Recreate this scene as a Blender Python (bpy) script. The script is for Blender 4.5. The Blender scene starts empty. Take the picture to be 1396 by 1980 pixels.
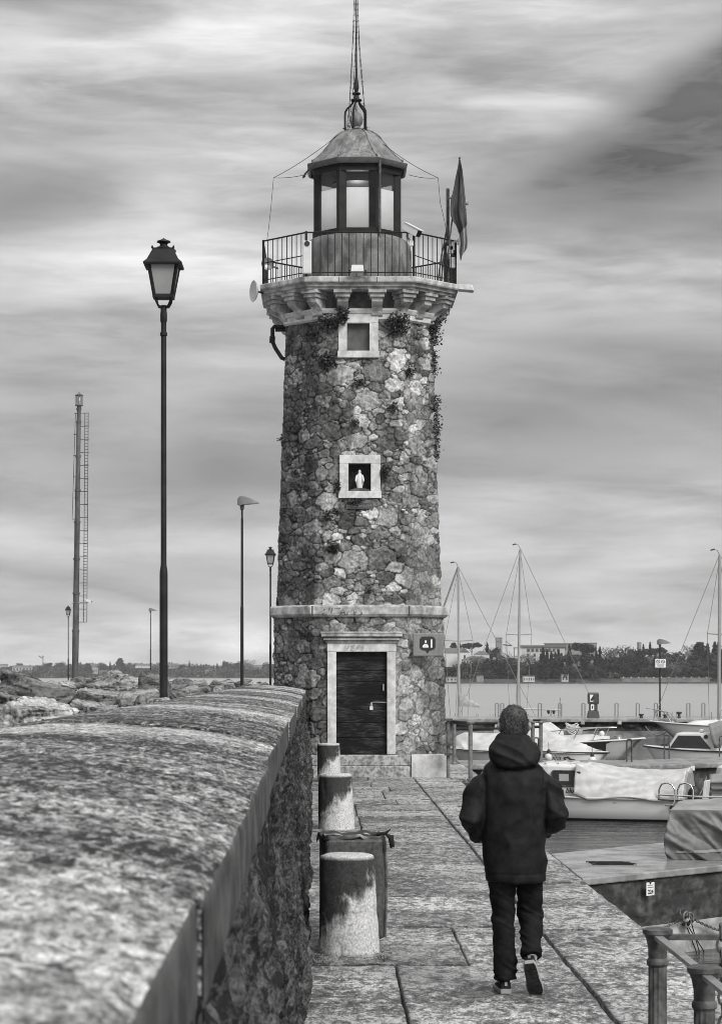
import bpy, bmesh, math, random
import numpy as np
from mathutils import Vector, Matrix
R = math.radians
random.seed(7)
C = bpy.context.scene.collection
# photograph measurements: focal length and principal point in photo pixels, eye height in metres
F, CX, HY, CH = 4250., 634., 1305., 1.95
WZ = -0.87                       # lake level; the quay is z = 0
def P(u, v, D): return ((u-CX)/F*D, D, CH-(v-HY)/F*D)
def XU(u, D): return (u-CX)/F*D
def ZV(v, D): return CH-(v-HY)/F*D

# ---------- numpy noise
def _h(i, j, k, s):
    n = (i*374761393 + j*668265263 + k*1274126177 + s*974634777) & 0xffffffff
    n = ((n ^ (n >> 13))*1274126177) & 0xffffffff
    n = ((n ^ (n >> 16))*2246822519) & 0xffffffff
    return ((n ^ (n >> 15)) & 0xffffff)/float(0xffffff)
def vn(x, y, z, s=0):
    x, y, z = np.broadcast_arrays(np.asarray(x, float), np.asarray(y, float), np.asarray(z, float))
    i, j, k = np.floor(x).astype(np.int64), np.floor(y).astype(np.int64), np.floor(z).astype(np.int64)
    fx, fy, fz = x-i, y-j, z-k
    fx, fy, fz = [t*t*t*(t*(t*6-15)+10) for t in (fx, fy, fz)]
    r = 0
    for a in (0, 1):
        for b in (0, 1):
            for c in (0, 1):
                r = r + _h(i+a, j+b, k+c, s)*(fx if a else 1-fx)*(fy if b else 1-fy)*(fz if c else 1-fz)
    return r*2-1
def fbm(x, y, z, o=4, s=0, g=.5):
    r, a, f = 0, 1, 1
    for q in range(o):
        r = r + a*vn(np.asarray(x)*f, np.asarray(y)*f, np.asarray(z)*f, s+q*17); a *= g; f *= 2.03
    return r
def sst(a, b, x):
    t = np.clip((x-a)/(b-a), 0, 1); return t*t*(3-2*t)

# ---------- mesh builder
OFF = {}
class MB:
    def __init__(s): s.v = []; s.f = []; s.attr = None
    def add(s, vs, fs):
        n = len(s.v); s.v += [tuple(p) for p in vs]; s.f += [tuple(i+n for i in f) for f in fs]; return s
    def box(s, c, d, rz=0, rx=0, ry=0):
        m = Matrix.Rotation(rz, 3, 'Z') @ Matrix.Rotation(ry, 3, 'Y') @ Matrix.Rotation(rx, 3, 'X')
        vs = [Vector(c)+m @ Vector((x*d[0]/2, y*d[1]/2, z*d[2]/2)) for x in (-1, 1) for y in (-1, 1) for z in (-1, 1)]
        return s.add(vs, [(0,1,3,2),(4,6,7,5),(0,4,5,1),(2,3,7,6),(0,2,6,4),(1,5,7,3)])
    def bx(s, x0, x1, y0, y1, z0, z1): return s.box(((x0+x1)/2, (y0+y1)/2, (z0+z1)/2), (x1-x0, y1-y0, z1-z0))
    def loft(s, rings, cap=True, wrap=True):
        n = len(rings[0]); b = len(s.v)
        for r in rings: s.v += [tuple(p) for p in r]
        for i in range(len(rings)-1):
            for j in range(n if wrap else n-1):
                k = (j+1) % n
                s.f.append((b+i*n+j, b+i*n+k, b+(i+1)*n+k, b+(i+1)*n+j))
        if cap:
            s.f.append(tuple(b+j for j in range(n))[::-1]); s.f.append(tuple(b+(len(rings)-1)*n+j for j in range(n)))
        return s
    def tube(s, pts, r, n=8, closed=False, cap=True, ell=1.0, up=None):
        pts = [Vector(p) for p in pts]; N = len(pts)
        rs = r if isinstance(r, (list, tuple)) else [r]*N
        rings = []; pa = None
        for i, p in enumerate(pts):
            if closed: t = pts[(i+1) % N]-pts[i-1]
            else: t = pts[min(i+1, N-1)]-pts[max(i-1, 0)]
            t.normalize()
            if pa is None:
                a = Vector(up) if up else (Vector((0,0,1)) if abs(t.z) < .9 else Vector((0,1,0)))
            else: a = pa
            a = (a-t*a.dot(t)).normalized(); pa = a; bb = t.cross(a)
            e = ell[i] if isinstance(ell, (list, tuple)) else ell
            rings.append([p+a*(rs[i]*math.cos(q*2*math.pi/n))+bb*(rs[i]*e*math.sin(q*2*math.pi/n)) for q in range(n)])
        if closed: rings.append(rings[0]); cap = False
        return s.loft(rings, cap)
    def cyl(s, p0, p1, r0, r1=None, n=12): return s.tube([p0, p1], [r0, r0 if r1 is None else r1], n)
    def lathe(s, prof, c=(0,0,0), n=24, a0=0., cap=True):
        return s.loft([[(c[0]+r*math.cos(a0+q*2*math.pi/n), c[1]+r*math.sin(a0+q*2*math.pi/n), c[2]+z) for q in range(n)] for r, z in prof], cap)
    def prism(s, pts, z0, z1): return s.loft([[(x, y, z0) for x, y in pts], [(x, y, z1) for x, y in pts]])
    def ball(s, c, r, n=16, m=10):
        if not isinstance(r, (list, tuple)): r = (r, r, r)
        rings = [[(c[0]+r[0]*math.sin(t)*math.cos(q*2*math.pi/n), c[1]+r[1]*math.sin(t)*math.sin(q*2*math.pi/n), c[2]-r[2]*math.cos(t)) for q in range(n)]
                 for t in [math.pi*(i+.15)/(m+.3) for i in range(m+1)]]
        return s.loft(rings)
    def grid(s, pts):            # pts[i][j]
        n, m = len(pts), len(pts[0]); b = len(s.v)
        for r in pts: s.v += [tuple(p) for p in r]
        for i in range(n-1):
            for j in range(m-1): s.f.append((b+i*m+j, b+i*m+j+1, b+(i+1)*m+j+1, b+(i+1)*m+j))
        return s
    def mesh(s, name, off=Vector((0,0,0)), smooth=None):
        me = bpy.data.meshes.new(name)
        V = np.array(s.v, float)-np.array(off)
        me.from_pydata(V.tolist(), [], s.f); me.update()
        if smooth is not None:
            me.polygons.foreach_set('use_smooth', [True]*len(me.polygons))
            if smooth < 180: me.set_sharp_from_angle(angle=R(smooth))
        return me
    def build(s, name, m, parent=None, smooth=None, bevel=0, recalc=True, seg=2, solid=0):
        if parent is None:
            A = np.array(s.v); off = Vector(((A[:,0].min()+A[:,0].max())/2, (A[:,1].min()+A[:,1].max())/2, A[:,2].min()))
        else: off = OFF[parent.name]
        me = s.mesh(name, off, smooth)
        if recalc:
            bm = bmesh.new(); bm.from_mesh(me); bmesh.ops.recalc_face_normals(bm, faces=bm.faces); bm.to_mesh(me); bm.free()
        return link(me, name, m, parent, off, bevel, seg, solid)
def link(me, name, m, parent=None, off=Vector((0,0,0)), bevel=0, seg=2, solid=0):
    me.materials.append(m)
    o = bpy.data.objects.new(name, me); C.objects.link(o)
    OFF[o.name] = Vector(off)
    if parent is None: o.location = off
    else: o.parent = parent
    if solid:
        q = o.modifiers.new('thickness', 'SOLIDIFY'); q.thickness = solid; q.offset = 0
    if bevel:
        q = o.modifiers.new('bevel', 'BEVEL'); q.width = bevel; q.segments = seg; q.limit_method = 'ANGLE'; q.angle_limit = R(35)
    return o
def arr_obj(name, V, Fq, m, parent=None, tone=None, smooth=True, off=None):
    """mesh from numpy arrays, with an optional per-point 'tone' attribute"""
    V = np.asarray(V, float); Fq = np.asarray(Fq)
    if off is None:
        off = OFF[parent.name] if parent else Vector(((V[:,0].min()+V[:,0].max())/2, (V[:,1].min()+V[:,1].max())/2, V[:,2].min()))
    me = bpy.data.meshes.new(name)
    k = Fq.shape[1]
    me.vertices.add(len(V)); me.vertices.foreach_set('co', (V-np.array(off)).astype(np.float32).ravel())
    me.loops.add(Fq.size); me.loops.foreach_set('vertex_index', Fq.astype(np.int32).ravel())
    me.polygons.add(len(Fq)); me.polygons.foreach_set('loop_start', (np.arange(len(Fq))*k).astype(np.int32))
    me.update(calc_edges=True); me.validate()
    if smooth: me.polygons.foreach_set('use_smooth', [True]*len(me.polygons))
    if tone is not None:
        a = me.attributes.new('tone', 'FLOAT', 'POINT'); a.data.foreach_set('value', np.asarray(tone, np.float32))
    return link(me, name, m, parent, off)
def gridfaces(n, m):
    i = np.arange(n-1)[:, None]*m+np.arange(m-1)[None, :]
    return np.stack([i, i+1, i+m+1, i+m], -1).reshape(-1, 4)
def tag(o, label=None, cat=None, group=None, kind=None):
    if label: o['label'] = label
    if cat: o['category'] = cat
    if group: o['group'] = group
    if kind: o['kind'] = kind
    return o
def thing(name, loc=(0,0,0), label=None, cat=None, group=None):
    o = bpy.data.objects.new(name, None); C.objects.link(o); o.location = loc; o.empty_display_size = .2
    OFF[o.name] = Vector(loc)
    return tag(o, label, cat, group)
def dup(o, parent=None):
    c = o.copy(); C.objects.link(c)
    if parent: c.parent = parent
    for ch in list(o.children): dup(ch, c)
    return c
def remesh(mb, vox, it=3):
    me = mb.mesh('tmp'); o = bpy.data.objects.new('tmp', me); C.objects.link(o)
    q = o.modifiers.new('r', 'REMESH'); q.mode = 'VOXEL'; q.voxel_size = vox
    if it:
        q = o.modifiers.new('s', 'SMOOTH'); q.iterations = it; q.factor = .5
    dg = bpy.context.evaluated_depsgraph_get(); dg.update()
    r = bpy.data.meshes.new_from_object(o.evaluated_get(dg))
    bpy.data.objects.remove(o); bpy.data.meshes.remove(me)
    r.polygons.foreach_set('use_smooth', [True]*len(r.polygons)); r.materials.clear()
    return r
def coords(me):
    V = np.empty(len(me.vertices)*3, np.float32); me.vertices.foreach_get('co', V); return V.reshape(-1, 3).astype(float)
def normals(me):
    V = np.empty(len(me.vertices)*3, np.float32); me.vertices.foreach_get('normal', V); return V.reshape(-1, 3).astype(float)
def setco(me, V): me.vertices.foreach_set('co', V.astype(np.float32).ravel()); me.update()
def text_mesh(name, body, size, m, parent, mat4, bold=0., shear=0., align='CENTER', depth=.002):
    cu = bpy.data.curves.new(name, 'FONT'); cu.body = body; cu.size = size; cu.align_x = align; cu.align_y = 'CENTER'
    cu.extrude = depth; cu.offset = bold; cu.shear = shear; cu.resolution_u = 3
    t = bpy.data.objects.new('tmp', cu); C.objects.link(t)
    dg = bpy.context.evaluated_depsgraph_get(); dg.update()
    me = bpy.data.meshes.new_from_object(t.evaluated_get(dg)); me.name = name
    bpy.data.objects.remove(t); bpy.data.curves.remove(cu)
    off = OFF[parent.name] if parent else Vector((0,0,0))
    me.transform(Matrix.Translation(-off) @ mat4); me.materials.clear()
    return link(me, name, m, parent, off)
def face_cam(x, y, z, rz=0): return Matrix.Translation((x, y, z)) @ Matrix.Rotation(rz, 4, 'Z') @ Matrix.Rotation(R(90), 4, 'X')

# ---------- materials (the photograph is black and white: everything is a grey)
class NT:
    def __init__(s, name):
        s.m = bpy.data.materials.new(name); s.m.use_nodes = True; s.t = s.m.node_tree; s.t.nodes.clear()
        s.out = s.t.nodes.new('ShaderNodeOutputMaterial'); s.b = s.t.nodes.new('ShaderNodeBsdfPrincipled')
        s.lk(s.b.outputs[0], s.out.inputs[0])
    def lk(s, a, b): s.t.links.new(a, b)
    def set(s, sock, v):
        if isinstance(v, bpy.types.NodeSocket): s.lk(v, sock)
        elif isinstance(v, (int, float)) and sock.type == 'RGBA': sock.default_value = (v, v, v, 1)
        else: sock.default_value = v
    def co(s, stretch=(1,1,1), kind='Object', loc=(0,0,0)):
        tc = s.t.nodes.new('ShaderNodeTexCoord'); mp = s.t.nodes.new('ShaderNodeMapping')
        mp.inputs['Scale'].default_value = stretch; mp.inputs['Location'].default_value = loc
        s.lk(tc.outputs[kind], mp.inputs[0]); return mp.outputs[0]
    def noise(s, co, sc, det=5, rough=.55, dist=0.):
        n = s.t.nodes.new('ShaderNodeTexNoise'); n.inputs['Scale'].default_value = sc; n.inputs['Detail'].default_value = det
        n.inputs['Roughness'].default_value = rough; n.inputs['Distortion'].default_value = dist
        s.lk(co, n.inputs['Vector']); return n.outputs[0]
    def vor(s, co, sc, feat='F1', out=0):
        n = s.t.nodes.new('ShaderNodeTexVoronoi'); n.feature = feat; n.inputs['Scale'].default_value = sc
        s.lk(co, n.inputs['Vector']); return n.outputs[out]
    def mr(s, x, a, b, c, d, smooth=False):
        n = s.t.nodes.new('ShaderNodeMapRange'); n.clamp = True
        if smooth: n.interpolation_type = 'SMOOTHSTEP'
        for i, q in enumerate((x, a, b, c, d)): s.set(n.inputs[i], q)
        return n.outputs[0]
    def mth(s, op, a, b=0., c=None):
        n = s.t.nodes.new('ShaderNodeMath'); n.operation = op; s.set(n.inputs[0], a); s.set(n.inputs[1], b)
        if c is not None: s.set(n.inputs[2], c)
        return n.outputs[0]
    def mix(s, f, a, b):          # scalar mix
        n = s.t.nodes.new('ShaderNodeMix'); n.data_type = 'FLOAT'; s.set(n.inputs[0], f); s.set(n.inputs[2], a); s.set(n.inputs[3], b); return n.outputs[0]
    def sep(s, co):
        n = s.t.nodes.new('ShaderNodeSeparateXYZ'); s.lk(co, n.inputs[0]); return n.outputs
    def attr(s, name):
        n = s.t.nodes.new('ShaderNodeAttribute'); n.attribute_name = name; return n.outputs['Fac']
    def rnd(s):
        n = s.t.nodes.new('ShaderNodeObjectInfo'); return n.outputs['Random']
    def bump(s, h, st=.5, dist=.02, prev=None):
        n = s.t.nodes.new('ShaderNodeBump'); n.inputs['Strength'].default_value = st; n.inputs['Distance'].default_value = dist
        s.lk(h, n.inputs['Height'])
        if prev: s.lk(prev, n.inputs['Normal'])
        s.lk(n.outputs[0], s.b.inputs['Normal']); return n.outputs[0]
    def fin(s, col, rough=.6, spec=.5, metal=0.):
        s.set(s.b.inputs['Base Color'], col); s.set(s.b.inputs['Roughness'], rough)
        s.set(s.b.inputs['Specular IOR Level'], spec); s.set(s.b.inputs['Metallic'], metal); return s.m
def mat(name, c, c2=None, sc=6., lo=.38, hi=.62, rough=.6, r2=None, bump=0., bsc=40., bdist=.01, stretch=(1,1,1), spec=.5, metal=0., det=6, dirt=0., rnd=0.):
    n = NT(name); co = n.co(stretch)
    if c2 is None: c2 = c*.8
    x = n.noise(co, sc, det)
    col = n.mr(x, lo, hi, c, c2)
    if dirt:
        d = n.noise(n.co((1,1,.35)), sc*.37, 7, .65)
        col = n.mth('MULTIPLY', col, n.mr(d, .45, .72, 1., 1.-dirt))
    if rnd: col = n.mth('MULTIPLY', col, n.mr(n.rnd(), 0., 1., 1.-rnd, 1.+rnd))
    rr = rough if r2 is None else n.mr(x, lo, hi, rough, r2)
    if bump: n.bump(n.noise(co, bsc, 5, .6), bump, bdist)
    return n.fin(col, rr, spec, metal)
# ---------- camera, sky, sun
cam = bpy.data.cameras.new('camera'); camo = bpy.data.objects.new('camera', cam); C.objects.link(camo)
bpy.context.scene.camera = camo
camo.location = (0, 0, CH); camo.rotation_euler = (R(90), 0, 0)
cam.sensor_fit = 'HORIZONTAL'; cam.sensor_width = 36; cam.lens = 36*F/1396
cam.shift_x = (698-CX)/1396; cam.shift_y = (HY-990)/1396
cam.clip_start = .1; cam.clip_end = 9000
cam.dof.use_dof = True; cam.dof.focus_distance = 24; cam.dof.aperture_fstop = 20

SUN_AZ, SUN_EL = R(34), R(40)     # behind the photographer, to the right; azimuth from -Y towards +X
sd = Vector((math.sin(SUN_AZ)*math.cos(SUN_EL), -math.cos(SUN_AZ)*math.cos(SUN_EL), math.sin(SUN_EL)))
sl = bpy.data.lights.new('sun', 'SUN'); sl.energy = 2.2; sl.angle = R(26); sl.color = (1, .985, .965)
so = bpy.data.objects.new('sun', sl); C.objects.link(so); so.rotation_euler = sd.to_track_quat('Z', 'Y').to_euler()
so.location = (20, -20, 40)

w = bpy.data.worlds.new('World'); bpy.context.scene.world = w; w.use_nodes = True
def sky():
    t = w.node_tree; t.nodes.clear()
    def N(k): return t.nodes.new(k)
    def lk(a, b): t.links.new(a, b)
    def val(sock, v):
        if isinstance(v, bpy.types.NodeSocket): lk(v, sock)
        else: sock.default_value = v
    def mth(op, a, b=0.):
        n = N('ShaderNodeMath'); n.operation = op; val(n.inputs[0], a); val(n.inputs[1], b); return n.outputs[0]
    def mr(x, a, b, c, d):
        n = N('ShaderNodeMapRange'); n.interpolation_type = 'SMOOTHSTEP'
        for i, q in enumerate((x, a, b, c, d)): val(n.inputs[i], q)
        return n.outputs[0]
    st = N('ShaderNodeTexSky'); st.sky_type = 'NISHITA'; st.sun_disc = False
    st.sun_elevation = SUN_EL; st.sun_rotation = math.atan2(sd.x, sd.y); st.air_density = 1.2; st.dust_density = 3.
    bw = N('ShaderNodeRGBToBW'); lk(st.outputs[0], bw.inputs[0])
    tc = N('ShaderNodeTexCoord'); sp = N('ShaderNodeSeparateXYZ'); lk(tc.outputs['Generated'], sp.inputs[0])
    X, Y, Z = sp.outputs
    def streak(sx, sz, sc, off, det=4, tilt=0., rough=.5, dist=.6):
        cb = N('ShaderNodeCombineXYZ')
        lk(mth('MULTIPLY', X, sx), cb.inputs[0]); lk(mth('MULTIPLY', Y, sx), cb.inputs[1])
        lk(mth('ADD', mth('ADD', mth('MULTIPLY', Z, sz), off), mth('MULTIPLY', X, tilt)), cb.inputs[2])
        n = N('ShaderNodeTexNoise'); n.inputs['Scale'].default_value = sc; n.inputs['Detail'].default_value = det
        n.inputs['Roughness'].default_value = rough; n.inputs['Distortion'].default_value = dist
        lk(cb.outputs[0], n.inputs['Vector']); return n.outputs[0]
    def blob(u, v, wu, wv, tilt=0.):     # a soft bank of cloud about a compass direction
        dx, dz = (u-CX)/F, (HY-v)/F
        a = mth('SUBTRACT', X, dx); b = mth('SUBTRACT', mth('SUBTRACT', Z, dz), mth('MULTIPLY', a, tilt))
        q = mth('ADD', mth('POWER', mth('DIVIDE', a, wu/F), 2.), mth('POWER', mth('DIVIDE', b, wv/F), 2.))
        return mth('MULTIPLY', mth('EXPONENT', mth('MULTIPLY', q, -1.)), mr(Y, .3, .8, 0., 1.))
    a = mr(streak(5., 26., 1., 3.1, 4, 1.5, .45, .9), .3, .7, 0., 1.)
    b = mr(streak(11., 52., 1., 9.7, 5, 2., .5, .5), .3, .7, 0., 1.)
    c = mr(streak(24., 150., 1., 1.7, 7, -2., .65, .5), .3, .7, 0., 1.)
    v = mth('ADD', mth('MULTIPLY', a, .19), mth('ADD', mth('MULTIPLY', b, .14), mth('MULTIPLY', c, .07)))
    v = mth('ADD', v, .205)
    bk = None
    for (u, vv, wu, wv, tl, amp) in SKYB:
        q = mth('MULTIPLY', blob(u, vv, wu, wv, tl), amp); bk = q if bk is None else mth('ADD', bk, q)
    # the banks multiply the streaked layer, and the streaks fray their edges
    fr = mth('ADD', .45, mth('ADD', mth('MULTIPLY', b, .7), mth('MULTIPLY', c, .4)))
    v = mth('MULTIPLY', v, mth('MAXIMUM', mth('ADD', 1., mth('MULTIPLY', mth('MULTIPLY', bk, 2.), fr)), .22))
    v = mth('MULTIPLY', v, mr(Z, -.05, .0, .6, 1.))
    # an overcast sky is brightest overhead and about the hidden sun
    dt = mth('ADD', mth('MULTIPLY', X, sd.x), mth('ADD', mth('MULTIPLY', Y, sd.y), mth('MULTIPLY', Z, sd.z)))
    v = mth('MULTIPLY', v, mth('ADD', mr(Z, .44, .95, 1., 2.1), mth('MULTIPLY', mth('POWER', mth('MAXIMUM', dt, 0.), 3.), 1.0)))
    cl = mth('MULTIPLY', v, 9.5)
    m = N('ShaderNodeMix'); m.data_type = 'FLOAT'; m.inputs[0].default_value = .9
    lk(bw.outputs[0], m.inputs[2]); lk(cl, m.inputs[3])
    bg = N('ShaderNodeBackground'); bg.inputs[1].default_value = .1; lk(m.outputs[0], bg.inputs[0])
    o = N('ShaderNodeOutputWorld'); lk(bg.outputs[0], o.inputs[0])
SKYB = [(1330, 330, 330, 100, .30, -.34), (1120, 375, 240, 45, .15, -.15), (1396, 170, 230, 80, .5, -.28), (1396, 470, 260, 60, .2, -.08), (250, 150, 320, 60, .25, .11), (560, 330, 300, 70, 0, .10), (620, 120, 260, 60, 0, .08),
        (350, 525, 240, 50, 0, .16), (1200, 745, 480, 95, 0, -.24), (450, 920, 420, 60, 0, -.17), (1100, 900, 380, 60, 0, -.10), (250, 800, 300, 60, 0, -.10), (900, 60, 300, 50, 0, .08), (1000, 220, 160, 60, .2, .10),
        (60, 30, 240, 50, 0, -.16), (300, 1240, 500, 45, 0, .22), (1100, 1225, 400, 45, 0, .10), (60, 400, 240, 80, .2, -.16), (300, 1110, 450, 40, 0, -.08), (1050, 520, 320, 60, 0, .12), (1100, 950, 350, 40, 0, .06), (120, 700, 260, 60, 0, -.06)]
sky()
vs = bpy.context.scene.view_settings; vs.view_transform = 'Standard'; vs.look = 'None'; vs.exposure = .45; vs.gamma = 1
bpy.context.scene.cycles.filter_width = .9; bpy.context.scene.cycles.max_bounces = 8; bpy.context.scene.cycles.transparent_max_bounces = 16
# ---------- shared materials
def m_pave():
    n = NT('flamed_stone_paving'); co = n.co(kind='Object')
    # flame-split stone: flat flakes with crisp dark pits between them, grouped in patches
    big = n.noise(co, .8, 4, .6); med = n.noise(n.co((1, .5, 1)), 11., 7, .70, .6); fin_ = n.noise(n.co((1, .5, 1)), 38., 6, .7, .4)
    pit = n.mth('ADD', n.mth('MULTIPLY', med, .55), n.mth('MULTIPLY', fin_, .45))
    pit = n.mth('ADD', pit, n.mr(big, .36, .62, -.03, .045))
    pitm = n.mr(pit, .455, .54, 0., 1.)
    tone = n.attr('tone')
    grain = n.noise(n.co((1, .7, 1)), 75., 5, .75)
    col = n.mth('MULTIPLY', n.mr(pit, .40, .59, .05, .52), n.mix(pitm, .5, 1.))
    col = n.mth('MULTIPLY', n.mth('MULTIPLY', col, tone), n.mr(grain, .33, .67, .45, 1.5))
    h = n.mth('ADD', n.mth('MULTIPLY', pitm, .6), n.mth('ADD', n.mth('MULTIPLY', fin_, 1.1), n.mth('MULTIPLY', grain, .4)))
    n.bump(h, .8, .012)
    rg = n.mth('ADD', n.mr(med, .35, .65, .48, .26), n.mr(big, .38, .62, .10, -.10))
    return n.fin(col, rg, .5)
def m_walltop():
    n = NT('weathered_wall_cap'); co = n.co(kind='Object')
    band = n.noise(n.co((.3, 1, .3)), .6, 5, .6); c2 = n.co((1, .3, 1))
    med = n.noise(c2, 32., 7, .68, .5); fin_ = n.noise(c2, 80., 5, .65, .3); lic = n.noise(n.co((1, .4, 1)), 48., 4, .7, .8)
    x = n.mth('ADD', n.mth('MULTIPLY', med, .6), n.mth('MULTIPLY', fin_, .4))
    x = n.mth('ADD', x, n.mr(band, .38, .62, -.12, .07))
    g = n.noise(n.co((1, .5, 1)), 150., 5, .75)
    col = n.mth('MULTIPLY', n.mr(x, .41, .59, .018, .56), n.mr(g, .33, .67, .40, 1.6))
    col = n.mth('MULTIPLY', col, n.mr(lic, .38, .50, .22, 1.)); pat = n.noise(n.co((1, .55, 1)), 8., 6, .7, .6); col = n.mth('MULTIPLY', col, n.mr(pat, .40, .56, .55, 1.1))
    n.bump(n.mth('ADD', med, n.mth('MULTIPLY', n.mth('ADD', fin_, g), .5)), .7, .008)
    return n.fin(col, .75, .3)
def m_wallrough():
    n = NT('dark_streaked_masonry'); c1 = n.co((1, .30, .9))
    a = n.noise(c1, 16., 8, .7, .5); b = n.noise(c1, 60., 5, .65); d = n.noise(n.co((1, .3, .6)), 1.6, 5, .6)
    x = n.mth('ADD', n.mth('MULTIPLY', a, .6), n.mth('MULTIPLY', b, .4))
    x = n.mth('ADD', x, n.mr(d, .3, .7, -.06, .06))
    col = n.mr(x, .47, .68, .008, .19)
    n.bump(x, 1., .04)
    return n.fin(col, .8, .25)
def m_masonry():
    n = NT('rubble_masonry'); co = n.co()
    t = n.attr('tone'); a = n.noise(co, 22., 6, .65); b = n.noise(co, 90., 4, .6); s = n.noise(n.co((1, 1, .3)), 2.2, 6, .6)
    col = n.mth('MULTIPLY', t, n.mr(a, .3, .7, .62, 1.38)); col = n.mth('MULTIPLY', col, n.mr(b, .3, .7, .68, 1.4))
    col = n.mth('MULTIPLY', col, n.mr(s, .36, .62, .78, 1.08))
    n.bump(n.mth('ADD', a, n.mth('MULTIPLY', b, .4)), .6, .012)
    return n.fin(col, .85, .25)
def m_rock():
    n = NT('split_limestone_boulder'); co = n.co((1, 1, 1)); c2 = n.co((.6, 1.1, 2.2))
    a = n.noise(c2, 3.6, 8, .66, .9); b = n.noise(co, 30., 6, .7, .4)
    x = n.mth('ADD', n.mth('MULTIPLY', a, .72), n.mth('MULTIPLY', b, .28))
    cr = n.mr(n.vor(n.co((.7, 1., 1.6)), 3., 'DISTANCE_TO_EDGE'), 0., .05, .2, 1.)
    col = n.mth('MULTIPLY', n.mr(x, .40, .60, .015, .44), n.mix(n.mr(b, .45, .55, 0., 1.), cr, 1.))
    col = n.mth('MULTIPLY', col, n.mth('MAXIMUM', n.attr('tone'), .35))
    n.bump(n.mth('ADD', x, n.mth('MULTIPLY', cr, .12)), .8, .05)
    return n.fin(col, .75, .3)
def m_water(name, sx, sy, sc, st, dist, base=.02, rough=.06):
    n = NT(name); a = n.noise(n.co((sx, sy, 1)), sc, 5, .6, .8); b = n.noise(n.co((sx*.3, sy*.3, 1)), sc, 3, .5, .3)
    n.bump(n.mth('ADD', a, n.mth('MULTIPLY', b, 1.5)), st, dist)
    n.b.inputs['IOR'].default_value = 1.33
    return n.fin(base, rough, .5)
def m_bollard():
    n = NT('stained_bollard_stone'); co = n.co(); x, y, z = n.sep(co)
    w1 = n.noise(co, 7., 6, .6, .6); w2 = n.noise(n.co((1, 1, .25)), 22., 5, .6)
    # the dark weathered side: a slanting tide line of grime with drips, heaviest away from the path
    e = n.mth('ADD', n.mth('MULTIPLY', z, 1.6), n.mth('MULTIPLY', x, -1.6))
    e = n.mth('ADD', e, n.mth('MULTIPLY', n.mth('SUBTRACT', w1, .5), 1.0)); e = n.mth('ADD', e, n.mth('MULTIPLY', n.mth('SUBTRACT', w2, .5), .45))
    g = n.mr(e, .36, .70, 0., 1., True)
    topc = n.mr(z, .655, .68, 1., .0)
    g = n.mth('MULTIPLY', g, n.mth('ADD', .15, n.mth('MULTIPLY', topc, .85)))
    f = n.noise(co, 60., 5, .6)
    col = n.mth('MULTIPLY', n.mix(g, .50, .035), n.mr(f, .3, .7, .55, 1.45))
    cr = n.mr(n.vor(n.co((1, 1, .6)), 5., 'DISTANCE_TO_EDGE'), 0., .012, .45, 1.)
    crm = n.mr(n.noise(co, 3., 2), .5, .56, 0., 1.)
    col = n.mth('MULTIPLY', col, n.mix(crm, 1., cr))
    n.bump(n.mth('ADD', f, w1), .4, .006)
    return n.fin(col, .75, .3)
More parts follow.
